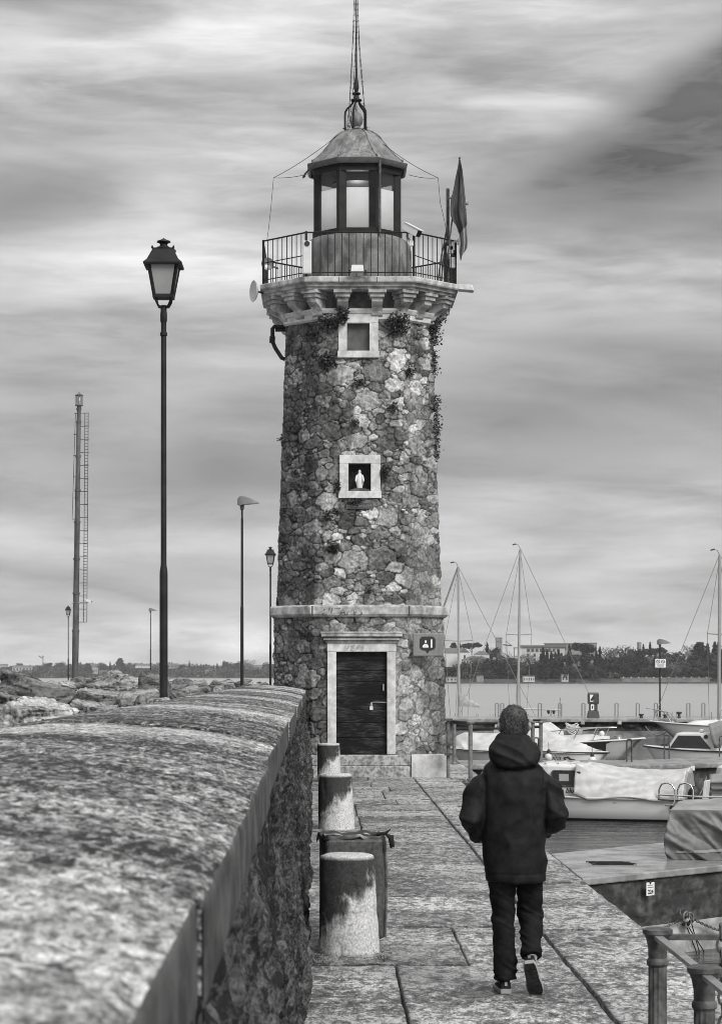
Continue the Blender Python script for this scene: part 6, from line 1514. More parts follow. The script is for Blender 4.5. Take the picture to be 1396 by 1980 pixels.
# ---------- jetty furniture
def hoop(u0, u1, v0, v1, D, lab):
    x0, x1, z0, z1 = XU(u0, D), XU(u1, D), ZV(v1, D), ZV(v0, D)
    lean = .0; r = abs(x1-x0)/2; mb = MB()
    mb.tube([(x0, D, z0), (x0, D, z1-r*.5), (x0+r*.3, D, z1-r*.12), (x0+r, D, z1), (x1-r*.3, D, z1-r*.12), (x1, D, z1-r*.5), (x1, D, z0)], .028 if D > 80 else .018, 6)
    tag(mb.build('mooring_hoop', M['steel'] if D > 80 else M['iron'], smooth=60), lab, 'mooring rail', 'hoop shaped mooring rails')
for i, (u, lab) in enumerate(((961, 'steel hoop rail on the jetty just left of the man\'s head'), (971, 'second steel hoop rail left of the man\'s head'), (1044, 'steel hoop rail on the jetty just right of the man\'s head'), (1083, 'steel hoop rail on the jetty left of the service post by the boom end'), (1128, 'steel hoop rail immediately left of the dark service post'),
        (1192, 'steel hoop rail on the jetty right of the service post'), (1233, 'steel hoop rail halfway between service post and lamp'), (1268, 'steel hoop rail immediately left of the jetty lamp post'), (1331, 'thin steel hoop rail behind the sailboat bow rail'), (1360, 'steel hoop rail near the sailboat mast at right'))):
    hoop(u-3, u+3, 1360, 1386, 101, lab)
for u0, u1, v0, v1, D, lab in ((1212, 1221.5, 1430, 1476, 49.6, 'dark hoop rail on the middle pier above the canvas cover'), (1284.5, 1294, 1421, 1471, 51.2, 'dark hoop rail on the middle pier in front of the small cabin boat'), (1391, 1402, 1424, 1480, 52.5, 'dark hoop rail on the middle pier at the right edge'), (1033, 1041, 1427, 1470, 49.5, 'small dark hoop rail between the two railing posts by the man')): hoop(u0, u1, v0, v1, D, lab)
D = 100; x = XU(1147, D)
t = thing('service_post', (x, D, 0), 'dark squat service post with pale panels standing on the jetty', 'service post')
mb = MB(); sqr = lambda h, z, d=.8: [(x-h, D-h*d, z), (x+h, D-h*d, z), (x+h, D+h*d, z), (x-h, D+h*d, z)]
mb.loft([sqr(.27, 0), sqr(.22, .30)]); mb.loft([sqr(.18, .30), sqr(.18, .62)]); mb.loft([sqr(.235, .62), sqr(.245, .68), sqr(.245, 1.06), sqr(.21, 1.14)]); mb.build('casing', mat('dark_post_casing', .035, .05, rough=.5), t, bevel=.02)
MB().bx(x-.17, x-.03, D-.215, D-.19, .72, 1.04).build('upper_panel', M['paper'], t); MB().bx(x-.13, x+.02, D-.16, D-.145, .33, .60).build('lower_panel', M['paper'], t); MB().box((x-.06, D-.22, .86), (.10, .012, .22), ry=.6).build('pictogram', M['ink'], t)
MB().box((x-.055, D-.168, .47), (.05, .006, .14)).build('pictogram', M['ink'], t)
c = dup(s0); c.location = (XU(1276, 101), 101, ZV(1240, 101)-5.6+.0); c['label'] = 'flat headed street lamp with a square notice on its post, standing on the jetty'
c.location.z = ZV(1236, 101)-5.6
x, y, z = XU(1277, 100.8), 100.8, ZV(1291, 100.8)
t = thing('warning_sign', (x, y, z), 'square white notice with two round prohibition symbols on the jetty lamp post', 'sign')
MB().bx(x-.24, x+.24, y-.03, y, z, z+.39).build('board', M['paper'], t)
for s in (-1, 1):
    mb = MB(); mb.tube([(x+s*.11+.075*math.cos(g), y-.034, z+.27+.075*math.sin(g)) for g in np.linspace(0, 6.283, 25)[:-1]], .013, 6, closed=True); mb.box((x+s*.11, y-.034, z+.27), (.14, .01, .022), ry=.8); mb.build('prohibition_symbol', M['ink'], t)
for k in range(3): MB().bx(x-.18+.02*k, x+.18-.02*k, y-.034, y-.029, z+.12-.04*k, z+.137-.04*k).build('text_line', M['greysign'], t)
for u, v, lab in ((1240, 1381, 'small dark mooring bollard on the jetty between lamp and service post'), (1286, 1382, 'small dark mooring bollard just right of the jetty lamp'), (1313, 1377, 'taller dark mooring bollard behind the sailboat bow rail')):
    x = XU(u, 99); h = ZV(v, 99); tag(MB().lathe([(.10, 0), (.07, .03), (.06, h*.6), (.13, h*.75), (.12, h), (.02, h+.01)], (x, 99, 0), 12).build('mooring_bollard', M['ink'], smooth=40), lab, 'bollard', 'small mooring bollards on the jetty')
tag(MB().tube(sag((XU(1248, 97), 97, ZV(1405, 97)), (XU(1296, 92.8), 92.8, ZV(1408, 92.8)), .35, 12), .022, 6).build('mooring_rope', M['steel']), 'slack mooring rope from the jetty wall to the sailboat bow', 'rope')
tag(MB().tube(sag((7.1, 42.6, -.45), (8.3, 48.2, -.3), .12), .012, 5).build('mooring_rope', M['steel']), 'thin mooring line from the cabin boat stern to the middle pier', 'rope')
mb = MB()

# painted steel railing round the landing behind the man
t = thing('landing_railing', (2.62, 40.4, 0), 'worn grey tube railing round the quay corner, passing behind the man', 'railing')
zt_ = 1.06
for p, nm in (((2.62, 40.4), 0), ((2.75, 47.9), 0), ((4.53, 48.6), 0), ((4.71, 48.6), 0)):
    h = ZV(1394, p[1]) if nm == 0 else zt_
    r = .042; mb = MB().lathe([(r+.02, 0), (r+.02, .03), (r, .04), (r, h-.06), (r+.03, h-.05), (r+.03, h-.02), (.02, h)], (p[0], p[1], 0), 14); mb.build('post', M['railgrey'], t, smooth=40)
def rail(a, b, za, zb, r=.025): MB().tube([(a[0], a[1], za), (b[0], b[1], zb)], r, 8).build('rail', M['pole'], t, smooth=60)
PA, PB, PC, PD = (2.62, 40.4), (2.75, 47.9), (4.53, 48.6), (4.71, 48.6)
rail(PA, (2.36, 41.9), 1.05, 1.05, .035); rail(PA, PB, 1.02, .92, .03)
rail(PB, PC, ZV(1399.5, 47.9), ZV(1399, 48.6)); rail(PB, PC, ZV(1409.5, 47.9), ZV(1409, 48.6)); rail(PC, PD, ZV(1393, 48.6), ZV(1393, 48.6), .02); rail(PC, PD, ZV(1406, 48.6), ZV(1406, 48.6), .03); rail(PC, PD, ZV(1457, 48.6), ZV(1457, 48.6), .03)
x = XU(866.5, 41.6); t2 = thing('corner_pipe', (x, 41.6, 0), 'dark rusty pipe standing against the right corner of the tower', 'pipe')
MB().cyl((x, 41.6, 0), (x, 41.6, ZV(1390, 41.6)), .036).build('pipe', M['railgrey'], t2, smooth=60)
for v in (1392, 1440, 1459): MB().bx(x-.07, x+.08, 41.5, 41.7, ZV(v, 41.6)-.02, ZV(v, 41.6)+.02).build('pipe_clip', M['iron'], t2)

# cast-iron railing in the right foreground
t = thing('stair_railing', (1.5, 10, 0), 'cast iron railing with fluted capped posts guarding the water stairs, bottom right', 'railing')
def post(x, y):
    prof = [(.062, 0), (.062, .05), (.05, .06), (.05, .085), (.058, .09), (.058, .115), (.046, .13), (.042, .15), (.040, .62), (.050, .632), (.050, .648), (.042, .66), (.043, .70), (.050, .74), (.060, .765), (.068, .772), (.068, .790), (.055, .797), (.02, .800)]
    n = 48; mb = MB()
    mb.loft([[(x+(r*(1+(.05*math.cos(a*12) if .14 < z < .63 else 0)))*math.cos(a), y+(r*(1+(.05*math.cos(a*12) if .14 < z < .63 else 0)))*math.sin(a), z) for a in np.linspace(0, 2*math.pi, n, endpoint=False)] for r, z in prof])
    o = mb.build('post', M['iron'], t, smooth=35); return o
PX = 1.5
for y in (10., 8.7, 7.4): post(PX if y > 9 else 1.49, y)
post(3.0, 10.0)
for (a, b) in (((1.5, 9.96), (1.49, 8.74)), ((1.49, 8.66), (1.49, 7.44))):
    MB().box(((a[0]+b[0])/2, (a[1]+b[1])/2, .772-.014), (.04, abs(a[1]-b[1]), .02)).build('top_rail', M['steel'], t, bevel=.003)
    MB().tube([(a[0], a[1], .10), (b[0], b[1], .10)], .014, 8).build('lower_rail', M['iron'], t, smooth=60)
MB().box((2.25, 10, .755), (1.42, .04, .026)).build('top_rail', M['iron'], t, bevel=.003); MB().tube([(1.54, 10, .105), (2.96, 10, .105)], .014, 8).build('lower_rail', M['iron'], t, smooth=60)
x, y = XU(1394, 9.3), 9.3
mb = MB(); chain(mb, [(x, y, .86), (x+.01, y, .5), (x, y, .25)], .045); tag(mb.build('hanging_chain', M['iron']), 'short rusty chain hanging at the right edge inside the stair railing', 'chain')
# ---------- far shores: land, trees, houses
def leafmat(name, a, b):
    n = NT(name); x = n.noise(n.co(), .35, 4, .6); y = n.noise(n.co(), 1.6, 3, .6); r = n.mr(n.rnd(), 0, 1, .75, 1.3)
    return n.fin(n.mth('MULTIPLY', n.mth('MULTIPLY', n.mr(x, .35, .65, a, b), n.mr(y, .3, .7, .7, 1.3)), r), .8, .2)
ML = [leafmat('dark_evergreen_foliage', .012, .03), leafmat('pine_foliage', .02, .05), leafmat('mixed_foliage', .03, .08), leafmat('bare_twig_haze', .08, .17)]
MBARK = mat('bark', .05, .09, sc=3, rough=.9)
rt = random.Random(21)
def clumps(mb, pts, sz):
    for p in pts:
        d = Vector((rt.gauss(0, 1), rt.gauss(0, 1), rt.gauss(0, .7))).normalized(); s = d.cross(Vector((rt.gauss(0, 1), rt.gauss(0, 1), rt.gauss(0, 1)))).normalized(); l = sz*rt.uniform(.5, 1.3); q = Vector(p)
        mb.add([q-d*l-s*l*.5, q+d*l*.2-s*l*.8, q+d*l+s*l*.3, q-d*l*.1+s*l*.8], [(0, 1, 2, 3)])
def crown_pts(kind, n):
    out = []
    if kind == 'cypress':
        while len(out) < n:
            z = rt.random(); r = .13*min(1, z*6)*(1-z**1.8)*(1+.25*math.sin(z*23)+.2*rt.gauss(0, 1)); a = rt.uniform(0, 6.28); q = rt.random()**.4
            out.append((r*q*math.cos(a), r*q*math.sin(a), .04+.96*z))
        return out
    L = []
    if kind == 'pine': L = [(rt.uniform(-.34, .34), rt.uniform(-.34, .34), rt.uniform(.70, .86), rt.uniform(.14, .24), .55) for _ in range(11)]
    if kind == 'round': L = [(rt.gauss(0, .17), rt.gauss(0, .17), rt.uniform(.34, .80), rt.uniform(.13, .25), .9) for _ in range(15)]
    if kind == 'cedar': L = [(.42*(1-z)*math.cos(a), .42*(1-z)*math.sin(a), z, .10+.13*(1-z), .38) for z, a in [(.18+.78*k/26, k*2.4) for k in range(27)]]
    if kind == 'bare': L = [(rt.gauss(0, .2), rt.gauss(0, .2), rt.uniform(.4, .85), rt.uniform(.12, .25), .9) for _ in range(12)]
    while len(out) < n:
        c = rt.choice(L); d = Vector((rt.gauss(0, 1), rt.gauss(0, 1), rt.gauss(0, 1))).normalized()*(rt.random()**.35)*c[3]
        out.append((c[0]+d.x, c[1]+d.y, c[2]+d.z*c[4]))
    return out
PROTO = {}
def tree_proto(kind, var, m, n, sz):
    mb = MB(); clumps(mb, crown_pts(kind, n), sz); cm = mb.mesh('crown'); cm.materials.append(m)
    mb = MB(); mb.tube([(0, 0, -.12), (.006, 0, .2), (-.006, .004, .5), (0, 0, .72)], [.026, .02, .015, .008], 7)
    for k in range(7 if kind != 'cypress' else 0):
        a = k*.9; z = .3+.06*k; mb.tube([(0, 0, z), (.12*math.cos(a), .12*math.sin(a), z+.10), (.24*math.cos(a), .24*math.sin(a), z+.24)], [.010, .007, .002], 5)
    if kind == 'bare':
        for k in range(260):
            a, z = rt.uniform(0, 6.28), rt.uniform(.3, .75); r = rt.uniform(.05, .3); l = rt.uniform(.08, .2); p = Vector((r*.6*math.cos(a), r*.6*math.sin(a), z)); e = p+Vector((math.cos(a)*l*.7, math.sin(a)*l*.7, l*rt.uniform(.3, 1.1))); mb.tube([p, e], [.003, .0012], 3)
    tm = mb.mesh('trunk'); tm.materials.append(MBARK)
    PROTO.setdefault(kind, []).append((cm, tm))
for v in range(2): tree_proto('cypress', v, ML[0], 1100, .030)
for v in range(2): tree_proto('pine', v, ML[1], 1500, .040)
for v in range(4): tree_proto('round', v, ML[1] if v % 2 else ML[2], 1900, .038)
for v in range(2): tree_proto('cedar', v, ML[0], 1700, .040)
for v in range(2): tree_proto('bare', v, ML[3], 900, .022)
NAME = {'cypress': 'cypress_tree', 'pine': 'pine_tree', 'round': 'broadleaf_tree', 'cedar': 'conifer_tree', 'bare': 'bare_tree'}
def tree(kind, u, vt, vb, D, lab, grp, wide=1.):
    x, _, z0 = P(u, vb, D); h = ZV(vt, D)-z0
    t = thing(NAME[kind], (x, D, z0), lab, 'tree', grp); t.scale = (h*wide, h*wide, h); t.rotation_euler = (0, 0, rt.uniform(0, 6.28))
    cm, tm = rt.choice(PROTO[kind])
    for nm, me in (('crown', cm), ('trunk', tm)):
        o = bpy.data.objects.new(nm, me); C.objects.link(o); o.parent = t
    return t
MWALL = [mat('cream_plaster', .46, .40, sc=.3, rough=.9, dirt=.2), mat('grey_plaster', .26, .22, sc=.3, rough=.9, dirt=.3), mat('white_plaster', .60, .52, sc=.3, rough=.9, dirt=.2)]
MROOF = mat('clay_tile_roof', .09, .14, sc=1.2, rough=.9, stretch=(1, 1, 4)); MWIN = mat('dark_shutter', .04, .06, rough=.6); MBRK = mat('tower_brick', .12, .2, sc=1.5, rough=.9, dirt=.4)
def house(u0, u1, ve, vb, D, lab, vr=None, roof='hip', wall=0, rows=2, cols=4, dep=.7, name='house', cat='house', grp=None, wh=.45):
    x0, x1, z0, z1 = XU(u0, D), XU(u1, D), ZV(vb, D), ZV(ve, D); w = x1-x0; d = max(4, w*dep); zr_ = ZV(vr, D) if vr else z1+.5
    t = thing(name, ((x0+x1)/2, D+d/2, z0), lab, cat, grp)
    MB().bx(x0, x1, D, D+d, z0-1, z1).build('wall', MWALL[wall], t)
    o = .03*w
    if roof == 'hip': MB().loft([[(x0-o, D-o, z1+.01), (x1+o, D-o, z1+.01), (x1+o, D+d+o, z1+.01), (x0-o, D+d+o, z1+.01)], [(x0+d*.4, D+d*.48, zr_), (x1-d*.4, D+d*.48, zr_), (x1-d*.4, D+d*.52, zr_), (x0+d*.4, D+d*.52, zr_)]]).build('roof', MROOF, t)
    elif roof == 'gable': MB().loft([[(xx, D-o, z1+.01), ((xx), D+d/2, zr_), (xx, D+d+o, z1+.01)] for xx in (x0-o, x1+o)]).build('roof', MROOF, t)
    elif roof == 'front': MB().loft([[(x0-o, yy, z1+.01), ((x0+x1)/2, yy, zr_), (x1+o, yy, z1+.01)] for yy in (D-o, D+d+o)]).build('roof', MROOF, t)
    else: MB().bx(x0-o, x1+o, D-o, D+d+o, z1+.01, zr_).build('roof', MROOF if roof == 'flat' else MWALL[1], t)
    for r in range(rows):
        for c in range(cols):
            wx = x0+w*(c+.5)/cols; hz = (z1-z0)/max(rows, 1); ww = w/cols*wh
            MB().bx(wx-ww/2, wx+ww/2, D-.06, D+.1, z0+hz*(r+.28), z0+hz*(r+.8)).build('window', MWIN, t)
    return t
# right-hand shore
DR = 705
def shore(name, xs, D0, D1, zh, seed, m):
    V = []; ys = [(0, -.95), (.01, -.5), (.03, .0), (.12, .03), (.3, .3), (.5, .7), (1., 1.)]
    X, K = np.meshgrid(xs, np.arange(len(ys)), indexing='ij'); yy = np.array([q[0] for q in ys])[K]; zz = np.array([q[1] for q in ys])[K]
    Z = np.where(zz < 0, zz, .5+zz*zh*(.8+.4*fbm(X*.012, K*.7, seed, 3, seed))); Y = D0+(D1-D0)*yy+4*fbm(X*.03, 0, seed, 3, 4)
    tag(arr_obj(name, np.stack([X, Y, Z], -1).reshape(-1, 3), gridfaces(len(xs), len(ys)), m), kind='structure')
mland = mat('shore_scrub_ground', .025, .06, sc=.08, rough=.9)
shore('right_shore', np.linspace(20, 330, 120), DR, 1000, 9, 3, mland)
shore('left_shore', np.linspace(-620, 40, 160), 1712, 2500, 14, 6, mland)
G1, G2 = 'trees on the right shore', 'trees on the left shore'
RB = dict(
    left='on the right shore, between lighthouse and bell tower', mid='on the right shore, below the long hotel block', cyp='in the cypress clump right of the tallest mast', ctr='on the right shore above the service post', rt='on the right shore behind the jetty lamp', far='on the right shore at the right edge')
def zone(u): return RB['left'] if u < 958 else RB['mid'] if u < 1045 else RB['cyp'] if u < 1110 else RB['ctr'] if u < 1225 else RB['rt'] if u < 1330 else RB['far']
KD = {'cypress': 'narrow dark cypress', 'pine': 'umbrella pine', 'round': 'rounded dark tree', 'cedar': 'layered conifer', 'bare': 'pale leafless tree'}
for kind, u, vt, vb, D, wd in (
    ('cypress', 888, 1241, 1280, 800, 1.3), ('cedar', 877, 1243, 1278, 810, 1.), ('pine', 912, 1240, 1278, 800, 1.), ('cypress', 942, 1243, 1275, 800, 1.3), ('round', 955, 1250, 1285, 790, 1.),
    ('round', 872, 1284, 1316, 716, 1.3), ('round', 895, 1278, 1316, 720, 1.1), ('round', 915, 1277, 1316, 722, 1.2), ('round', 938, 1272, 1315, 724, 1.2), ('bare', 927, 1268, 1312, 745, 1.2), ('round', 962, 1268, 1316, 722, 1.2), ('round', 985, 1266, 1316, 724, 1.1), ('round', 1003, 1274, 1316, 718, 1.1), ('bare', 975, 1262, 1310, 760, 1.), ('bare', 1022, 1262, 1300, 745, 1.),
    ('round', 1018, 1280, 1315, 725, 1.2), ('round', 1036, 1276, 1315, 722, 1.1), ('cypress', 1024, 1278, 1314, 718, 1.2),
    ('cypress', 1050, 1253, 1315, 728, 1.), ('cypress', 1058, 1257, 1315, 722, 1.), ('cypress', 1066, 1260, 1315, 730, 1.), ('cypress', 1074, 1262, 1315, 720, 1.1), ('cypress', 1046, 1266, 1315, 716, 1.1), ('cypress', 1080, 1258, 1315, 735, 1.), ('cypress', 1101, 1247, 1300, 760, 1.), ('cypress', 1086, 1264, 1315, 728, 1.), ('cypress', 1056, 1268, 1316, 712, 1.1),
    ('pine', 1098, 1266, 1316, 716, 1.1), ('pine', 1116, 1264, 1316, 720, 1.1), ('round', 1092, 1290, 1317, 710, 1.2), ('round', 1112, 1292, 1317, 711, 1.3),
    ('pine', 1129, 1239, 1300, 745, .8), ('cypress', 1136, 1252, 1315, 726, 1.2), ('cypress', 1128, 1256, 1315, 722, 1.2), ('cypress', 1153, 1259, 1315, 728, 1.), ('cypress', 1160, 1252, 1315, 734, .9), ('bare', 1182, 1244, 1300, 780, 1.5), ('round', 1145, 1282, 1316, 716, 1.1),
    ('round', 1172, 1266, 1315, 740, 1.), ('pine', 1183, 1280, 1316, 716, 1.2), ('round', 1160, 1290, 1317, 711, 1.1), ('round', 1200, 1262, 1312, 745, 1.2), ('round', 1214, 1254, 1310, 760, .8), ('cypress', 1216, 1282, 1315, 716, 1.4), ('round', 1226, 1250, 1305, 770, .8),
    ('cedar', 1238, 1258, 1315, 725, 1.), ('cypress', 1244, 1246, 1290, 800, .9), ('cypress', 1257, 1242, 1290, 800, .9), ('pine', 1265, 1249, 1296, 790, 1.), ('bare', 1258, 1262, 1308, 740, 1.4), ('cypress', 1266, 1270, 1314, 722, 1.5), ('round', 1252, 1288, 1316, 712, 1.2), ('round', 1268, 1290, 1316, 711, 1.3), ('round', 1290, 1258, 1312, 745, 1.3), ('round', 1306, 1258, 1312, 748, 1.3), ('round', 1284, 1286, 1316, 712, 1.2),
    ('bare', 1306, 1280, 1315, 716, 1.4), ('round', 1325, 1276, 1316, 718, 1.4), ('bare', 1337, 1246, 1305, 770, .9), ('cedar', 1352, 1242, 1310, 745, 1.), ('round', 1345, 1278, 1316, 718, 1.3), ('cypress', 1368, 1245, 1300, 780, 1.4), ('round', 1368, 1262, 1316, 722, 1.3), ('cypress', 1382, 1242, 1300, 780, 1.4), ('cypress', 1390, 1240, 1300, 770, 1.4), ('round', 1392, 1262, 1316, 722, 1.4), ('round', 1410, 1255, 1316, 722, 1.4), ('round', 1360, 1294, 1317, 711, 1.2), ('round', 1386, 1292, 1317, 711, 1.3), ('round', 1222, 1276, 1316, 728, 1.2), ('round', 1204, 1284, 1316, 714, 1.1)):
    tree(kind, u, vt, vb+1, D, KD[kind]+' '+zone(u), G1, wd)
# wooded slope that closes the view behind them: one mass
def wood(name, x0, x1, D0, D1, z0f, n, sz, hmax, m, lab, seed):
    rr = random.Random(seed); mb = MB(); pts = []
    for q in range(n):
        x = rr.uniform(x0, x1); D = rr.uniform(D0, D1); h = hmax*(.55+.45*float(fbm(x*.06, D*.02, seed, 3, seed)))*rr.random()**.6
        pts.append((x, D, z0f(D)+max(.2, h)))
    clumps(mb, pts, sz); o = mb.build(name, m, recalc=False); tag(o, lab, 'woodland', kind='stuff')
wood('woodland', 33, 140, 732, 765, lambda D: (D-705)*.01, 9000, .8, 5.0, ML[1], 'dense dark undergrowth and woodland behind the trees of the right shore', 5)
wood('woodland', -320, 10, 1722, 1750, lambda D: 0, 15000, .9, 7.0, ML[2], 'continuous band of trees and scrub along the left shore', 9)
wood('woodland', -330, 10, 1900, 2100, lambda D: 3+(D-1900)*.01, 14000, 1.2, 8.5, ML[2], 'paler wooded ridge behind the houses of the left shore', 14)
# buildings right
house(862, 896, 1263, 1290, 770, 'white gabled house nearest the lighthouse on the right shore', 1253, 'gable', 2, 0, 0)
house(889, 908, 1262, 1288, 762, 'white gable ended wing with a small dark window beside the shore house', 1254, 'front', 2, 1, 1, wh=.2)
house(895, 950, 1276, 1288, 752, 'low villa with a row of arched openings below the bell tower', 1269, 'hip', 0, 1, 9, wh=.5)
house(918, 946, 1266, 1276, 775, 'small upper villa with a shallow tiled roof under the bell tower', 1259, 'hip', 2, 0, 0)
t = house(959.5, 971, 1236, 1275, 800, 'square brick bell tower on the right shore', 1233, 'flat', 1, 0, 0, 1., 'bell_tower', 'bell tower')
t.children[0].data.materials[0] = MBRK
for s in (-.22, .22): x = XU(965.2, 800)+s*2.2; MB().bx(x-.2, x+.2, 799.9, 800.2, ZV(1243, 800), ZV(1239, 800)).build('belfry_opening', MWIN, t)
t = house(1008, 1092, 1252, 1284, 790, 'long three storey hotel block with rows of dark windows', 1248, 'flat', 0, 0, 0, .25, 'hotel', 'building')
for r in range(3):
    for c in range(9):
        if r == 2: u0, u1 = 1019+c*8.2, 1024.5+c*8.2
        else: u0, u1 = 1019+c*12.4, 1023.5+c*12.4
        if u1 > 1090: continue
        MB().bx(XU(u0, 790), XU(u1, 790), 789.9, 790.2, ZV((1261, 1270, 1279)[2-r], 790), ZV((1254.5, 1264, 1273)[2-r], 790)).build('window', MWIN, t)
house(995, 1008, 1254, 1286, 788, 'narrow pale end wing of the hotel block behind the tallest mast', 1252, 'plain', 2, 0, 0, 1.)
house(1055, 1126, 1245, 1280, 850, 'grey building with a long flat roof behind the hotel', 1243.5, 'plain', 1, 2, 12, .3)
house(1118, 1154, 1244, 1280, 860, 'plain grey flat roofed block behind the tall round pine', 1243, 'plain', 1, 0, 0, .5)
house(1012, 1034, 1309, 1319, 708, 'tiny white boathouse with railings at the water edge', 1307, 'plain', 2, 1, 5)
house(1086, 1099, 1306, 1319, 708, 'small pale kiosk with a flat canopy at the water edge', 1304, 'plain', 0, 1, 2)
house(863, 884, 1311, 1318, 708, 'low pale garden building by the water nearest the lighthouse', 1309, 'plain', 0, 1, 3)
house(922, 935, 1309, 1317, 708, 'small dull garden shed by the water below the villa', 1307, 'gable', 1, 0, 0)
t = house(1235, 1240, 1246, 1262, 800, 'slim lookout turret above the trees left of the jetty lamp', 1242, 'plain', 1, 0, 0, 1., 'turret', 'tower')
t = thing('shore_wall', (XU(1285, 706), 704, -1), 'long pale lakeside wall with small bollards along the foot of the right woods', 'wall')
MB().bx(XU(1202, 703), XU(1372, 703), 702, 703, ZV(1319.5, 703), ZV(1312, 703)).build('wall', mat('pale_shore_wall', .22, .16, sc=.6, rough=.9, dirt=.4), t)
MB().bx(XU(1202, 703)-.5, XU(1372, 703)+.5, 701.8, 703.2, ZV(1312, 703), ZV(1311, 703)).build('coping', MWALL[0], t)
for k in range(12): u = 1206+k*14.6; MB().bx(XU(u, 702)-.15, XU(u, 702)+.15, 702.2, 702.6, ZV(1311, 703), ZV(1309, 703)).build('wall_post', MWALL[0], t)
t = thing('shore_quay', (XU(1020, 700), 699, -1.2), 'low stone bank at the foot of the right shore', 'bank')
MB().bx(XU(862, 700), XU(1420, 700), 698, 704, -1.2, -.35).build('bank', mat('shore_stones', .04, .10, sc=.7, rough=.9, dirt=.5), t)
D = 900; t = thing('tower_crane', P(976, 1265, D), 'thin distant tower crane right of the bell tower', 'crane')
MB().bx(XU(977.5, D), XU(978.5, D), D, D+.4, ZV(1262, D), ZV(1240, D)).build('mast', M['iron'], t); MB().tube([P(972, 1247, D), P(990, 1248.5, D)], .25, 4).build('jib', M['iron'], t); MB().tube([P(978, 1240, D), P(989, 1248, D)], .1, 4).build('tie_bar', M['iron'], t)
# left shore
DL = 1735
for i, (u0, u1, ve, vb, vr, wl, D, lab) in enumerate(((0, 14, 1287, 1297, 1284, 0, 1800, 'pale house with a long roof at the far left edge'), (24, 62, 1290, 1301, 1287, 0, 1780, 'wide pale apartment house behind the big left boulder'), (80, 100, 1303, 1310, 1301, 0, 1730, 'long low pale building by the water left of the small lamp'), (99, 116, 1291, 1297, 1288, 2, 1800, 'white hillside house between trees left of the mast'), (168, 186, 1286, 1295, 1283, 1, 1850, 'grey gabled house on the ridge right of the mast'), (176, 188, 1292, 1303, 1289, 0, 1760, 'pale villa with columns right of the ladder mast'),
        (192, 222, 1299, 1306, 1297, 1, 1745, 'long low terrace building right of the columned villa'), (170, 205, 1306, 1311, 1305, 1, 1725, 'low grey waterside wall house at the mast foot'), (262, 290, 1286, 1290, 1284, 2, 1880, 'white ridge house left of the nearest lamp post'), (322, 344, 1286, 1292, 1283, 1, 1850, 'ridge house with a wide roof right of the nearest lamp post'), (326, 346, 1305, 1311, 1304, 2, 1730, 'low white waterside house right of the nearest lamp post'), (355, 372, 1304, 1310, 1303, 0, 1735, 'pale low waterside building in the middle of the left shore'), (376, 392, 1306, 1311, 1305, 2, 1732, 'small bright waterside house left of the tiled villa'),
        (394, 420, 1299, 1311, 1295, 1, 1728, 'two storey villa with a shallow tiled roof by the water'), (415, 430, 1304, 1311, 1302, 1, 1726, 'low wing attached to the tiled waterside villa'), (455, 474, 1303, 1311, 1301, 0, 1730, 'pale cottage by the water left of the flat headed lamp'), (476, 530, 1290, 1294, 1286, 2, 1850, 'long white greenhouse like roof beside the lighthouse'), (488, 522, 1297, 1301, 1295, 0, 1790, 'pale row of houses just left of the lighthouse'), (345, 372, 1288, 1293, 1285, 1, 1870, 'clustered ridge house above the tiled villa'), (230, 262, 1304, 1310, 1302, 1, 1735, 'long grey waterside building under the tall fir'))):
    house(u0, u1, ve, vb, D, lab, vr, 'hip' if i % 3 else 'gable', wl, 1, 3 if u1-u0 < 24 else 6, .4)
def zl(u): return 'at the far left' if u < 80 else 'by the ladder mast' if u < 200 else 'between ladder mast and nearest lamp' if u < 310 else 'between the nearest lamp and tiled villa' if u < 400 else 'between tiled villa and flat headed lamp' if u < 470 else 'beside the lighthouse'
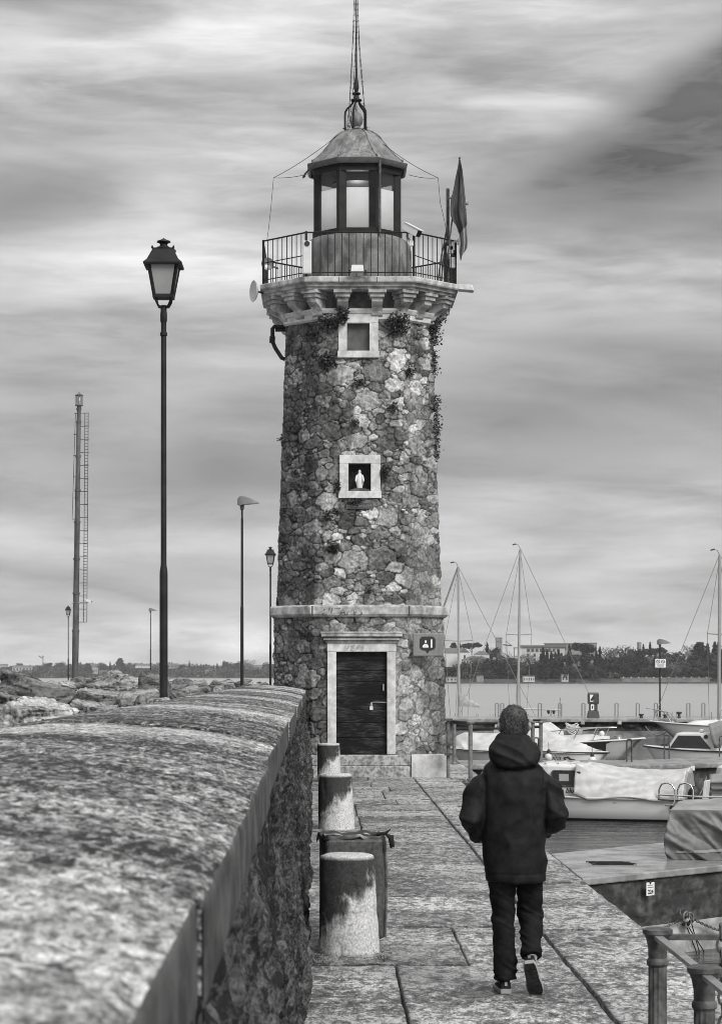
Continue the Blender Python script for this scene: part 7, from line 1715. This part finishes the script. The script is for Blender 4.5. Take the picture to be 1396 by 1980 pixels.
for kind, u, vt, vb, D, wd in (('round', 8, 1288, 1311, 1730, 1.3), ('round', 38, 1281, 1300, 1850, 1.), ('round', 66, 1294, 1311, 1728, 1.3), ('round', 84, 1287, 1311, 1735, 1.3), ('round', 94, 1280, 1300, 1800, 1.3), ('round', 114, 1279, 1300, 1800, 1.2), ('round', 122, 1289, 1311, 1730, 1.2), ('cypress', 137, 1285, 1308, 1740, 1.3), ('round', 120, 1299, 1312, 1725, 1.6), ('round', 152, 1284, 1308, 1760, 1.4), ('cedar', 171, 1283, 1308, 1740, 1.), ('round', 164, 1297, 1312, 1725, 1.2), ('bare', 193, 1279, 1300, 1800, 1.), ('round', 201, 1283, 1300, 1800, 1.2),
    ('cypress', 213, 1280, 1310, 1740, .9), ('cedar', 232, 1273, 1311, 1730, 1.), ('round', 240, 1288, 1311, 1728, 1.3), ('bare', 250, 1280, 1300, 1800, 1.4), ('round', 262, 1290, 1311, 1735, 1.6), ('round', 283, 1292, 1311, 1735, 1.5), ('round', 300, 1290, 1311, 1735, 1.4), ('cypress', 366, 1277, 1295, 1850, .9), ('round', 340, 1290, 1310, 1740, 1.4), ('round', 372, 1287, 1310, 1745, 1.6), ('round', 390, 1290, 1311, 1740, 1.4), ('cypress', 413, 1286, 1304, 1740, 1.), ('cypress', 420, 1283, 1304, 1742, 1.2), ('cypress', 432, 1278, 1304, 1760, 1.1), ('round', 440, 1278, 1300, 1790, 1.3), ('round', 440, 1292, 1311, 1728, 1.5), ('round', 428, 1294, 1311, 1730, 1.3), ('round', 462, 1278, 1300, 1790, 1.3),
    ('bare', 482, 1275, 1311, 1726, 1.1), ('round', 452, 1291, 1310, 1740, 1.3), ('round', 500, 1292, 1311, 1730, 1.6), ('round', 518, 1280, 1300, 1820, 1.3), ('round', 490, 1297, 1311, 1726, 1.3), ('round', 520, 1299, 1312, 1726, 1.4), ('round', 352, 1284, 1300, 1800, 1.2), ('round', 318, 1283, 1305, 1790, 1.3), ('round', 535, 1286, 1311, 1735, 1.4)):
    tree(kind, u, vt, vb+.5, D, KD[kind]+' on the left shore '+zl(u), G2, wd)
D = 1900; t = thing('tower_crane', P(83, 1290, D), 'small distant tower crane on the left shore, left of the small lamp', 'crane')
MB().bx(XU(82.3, D), XU(83.7, D), D, D+.6, ZV(1290, D), ZV(1268, D)).build('mast', M['iron'], t); MB().tube([P(75, 1268.5, D), P(82, 1273, D)], .4, 4).build('jib', M['iron'], t); MB().tube([P(83, 1272, D), P(84.5, 1269, D)], .3, 4).build('counter_jib', M['iron'], t)
# ---------- thin winter air over the lake
def haze():
    m = bpy.data.materials.new('thin_haze'); m.use_nodes = True; t = m.node_tree; t.nodes.clear()
    o = t.nodes.new('ShaderNodeOutputMaterial'); v = t.nodes.new('ShaderNodeVolumePrincipled')
    v.inputs['Color'].default_value = (.92, .92, .92, 1); v.inputs['Density'].default_value = .00013
    t.links.new(v.outputs[0], o.inputs['Volume'])
    ob = MB().bx(-900, 900, -80, 2700, -3.2, 60).build('haze', m); tag(ob, kind='stuff'); ob['label'] = 'thin pale haze over the lake'; ob['category'] = 'haze'
haze()
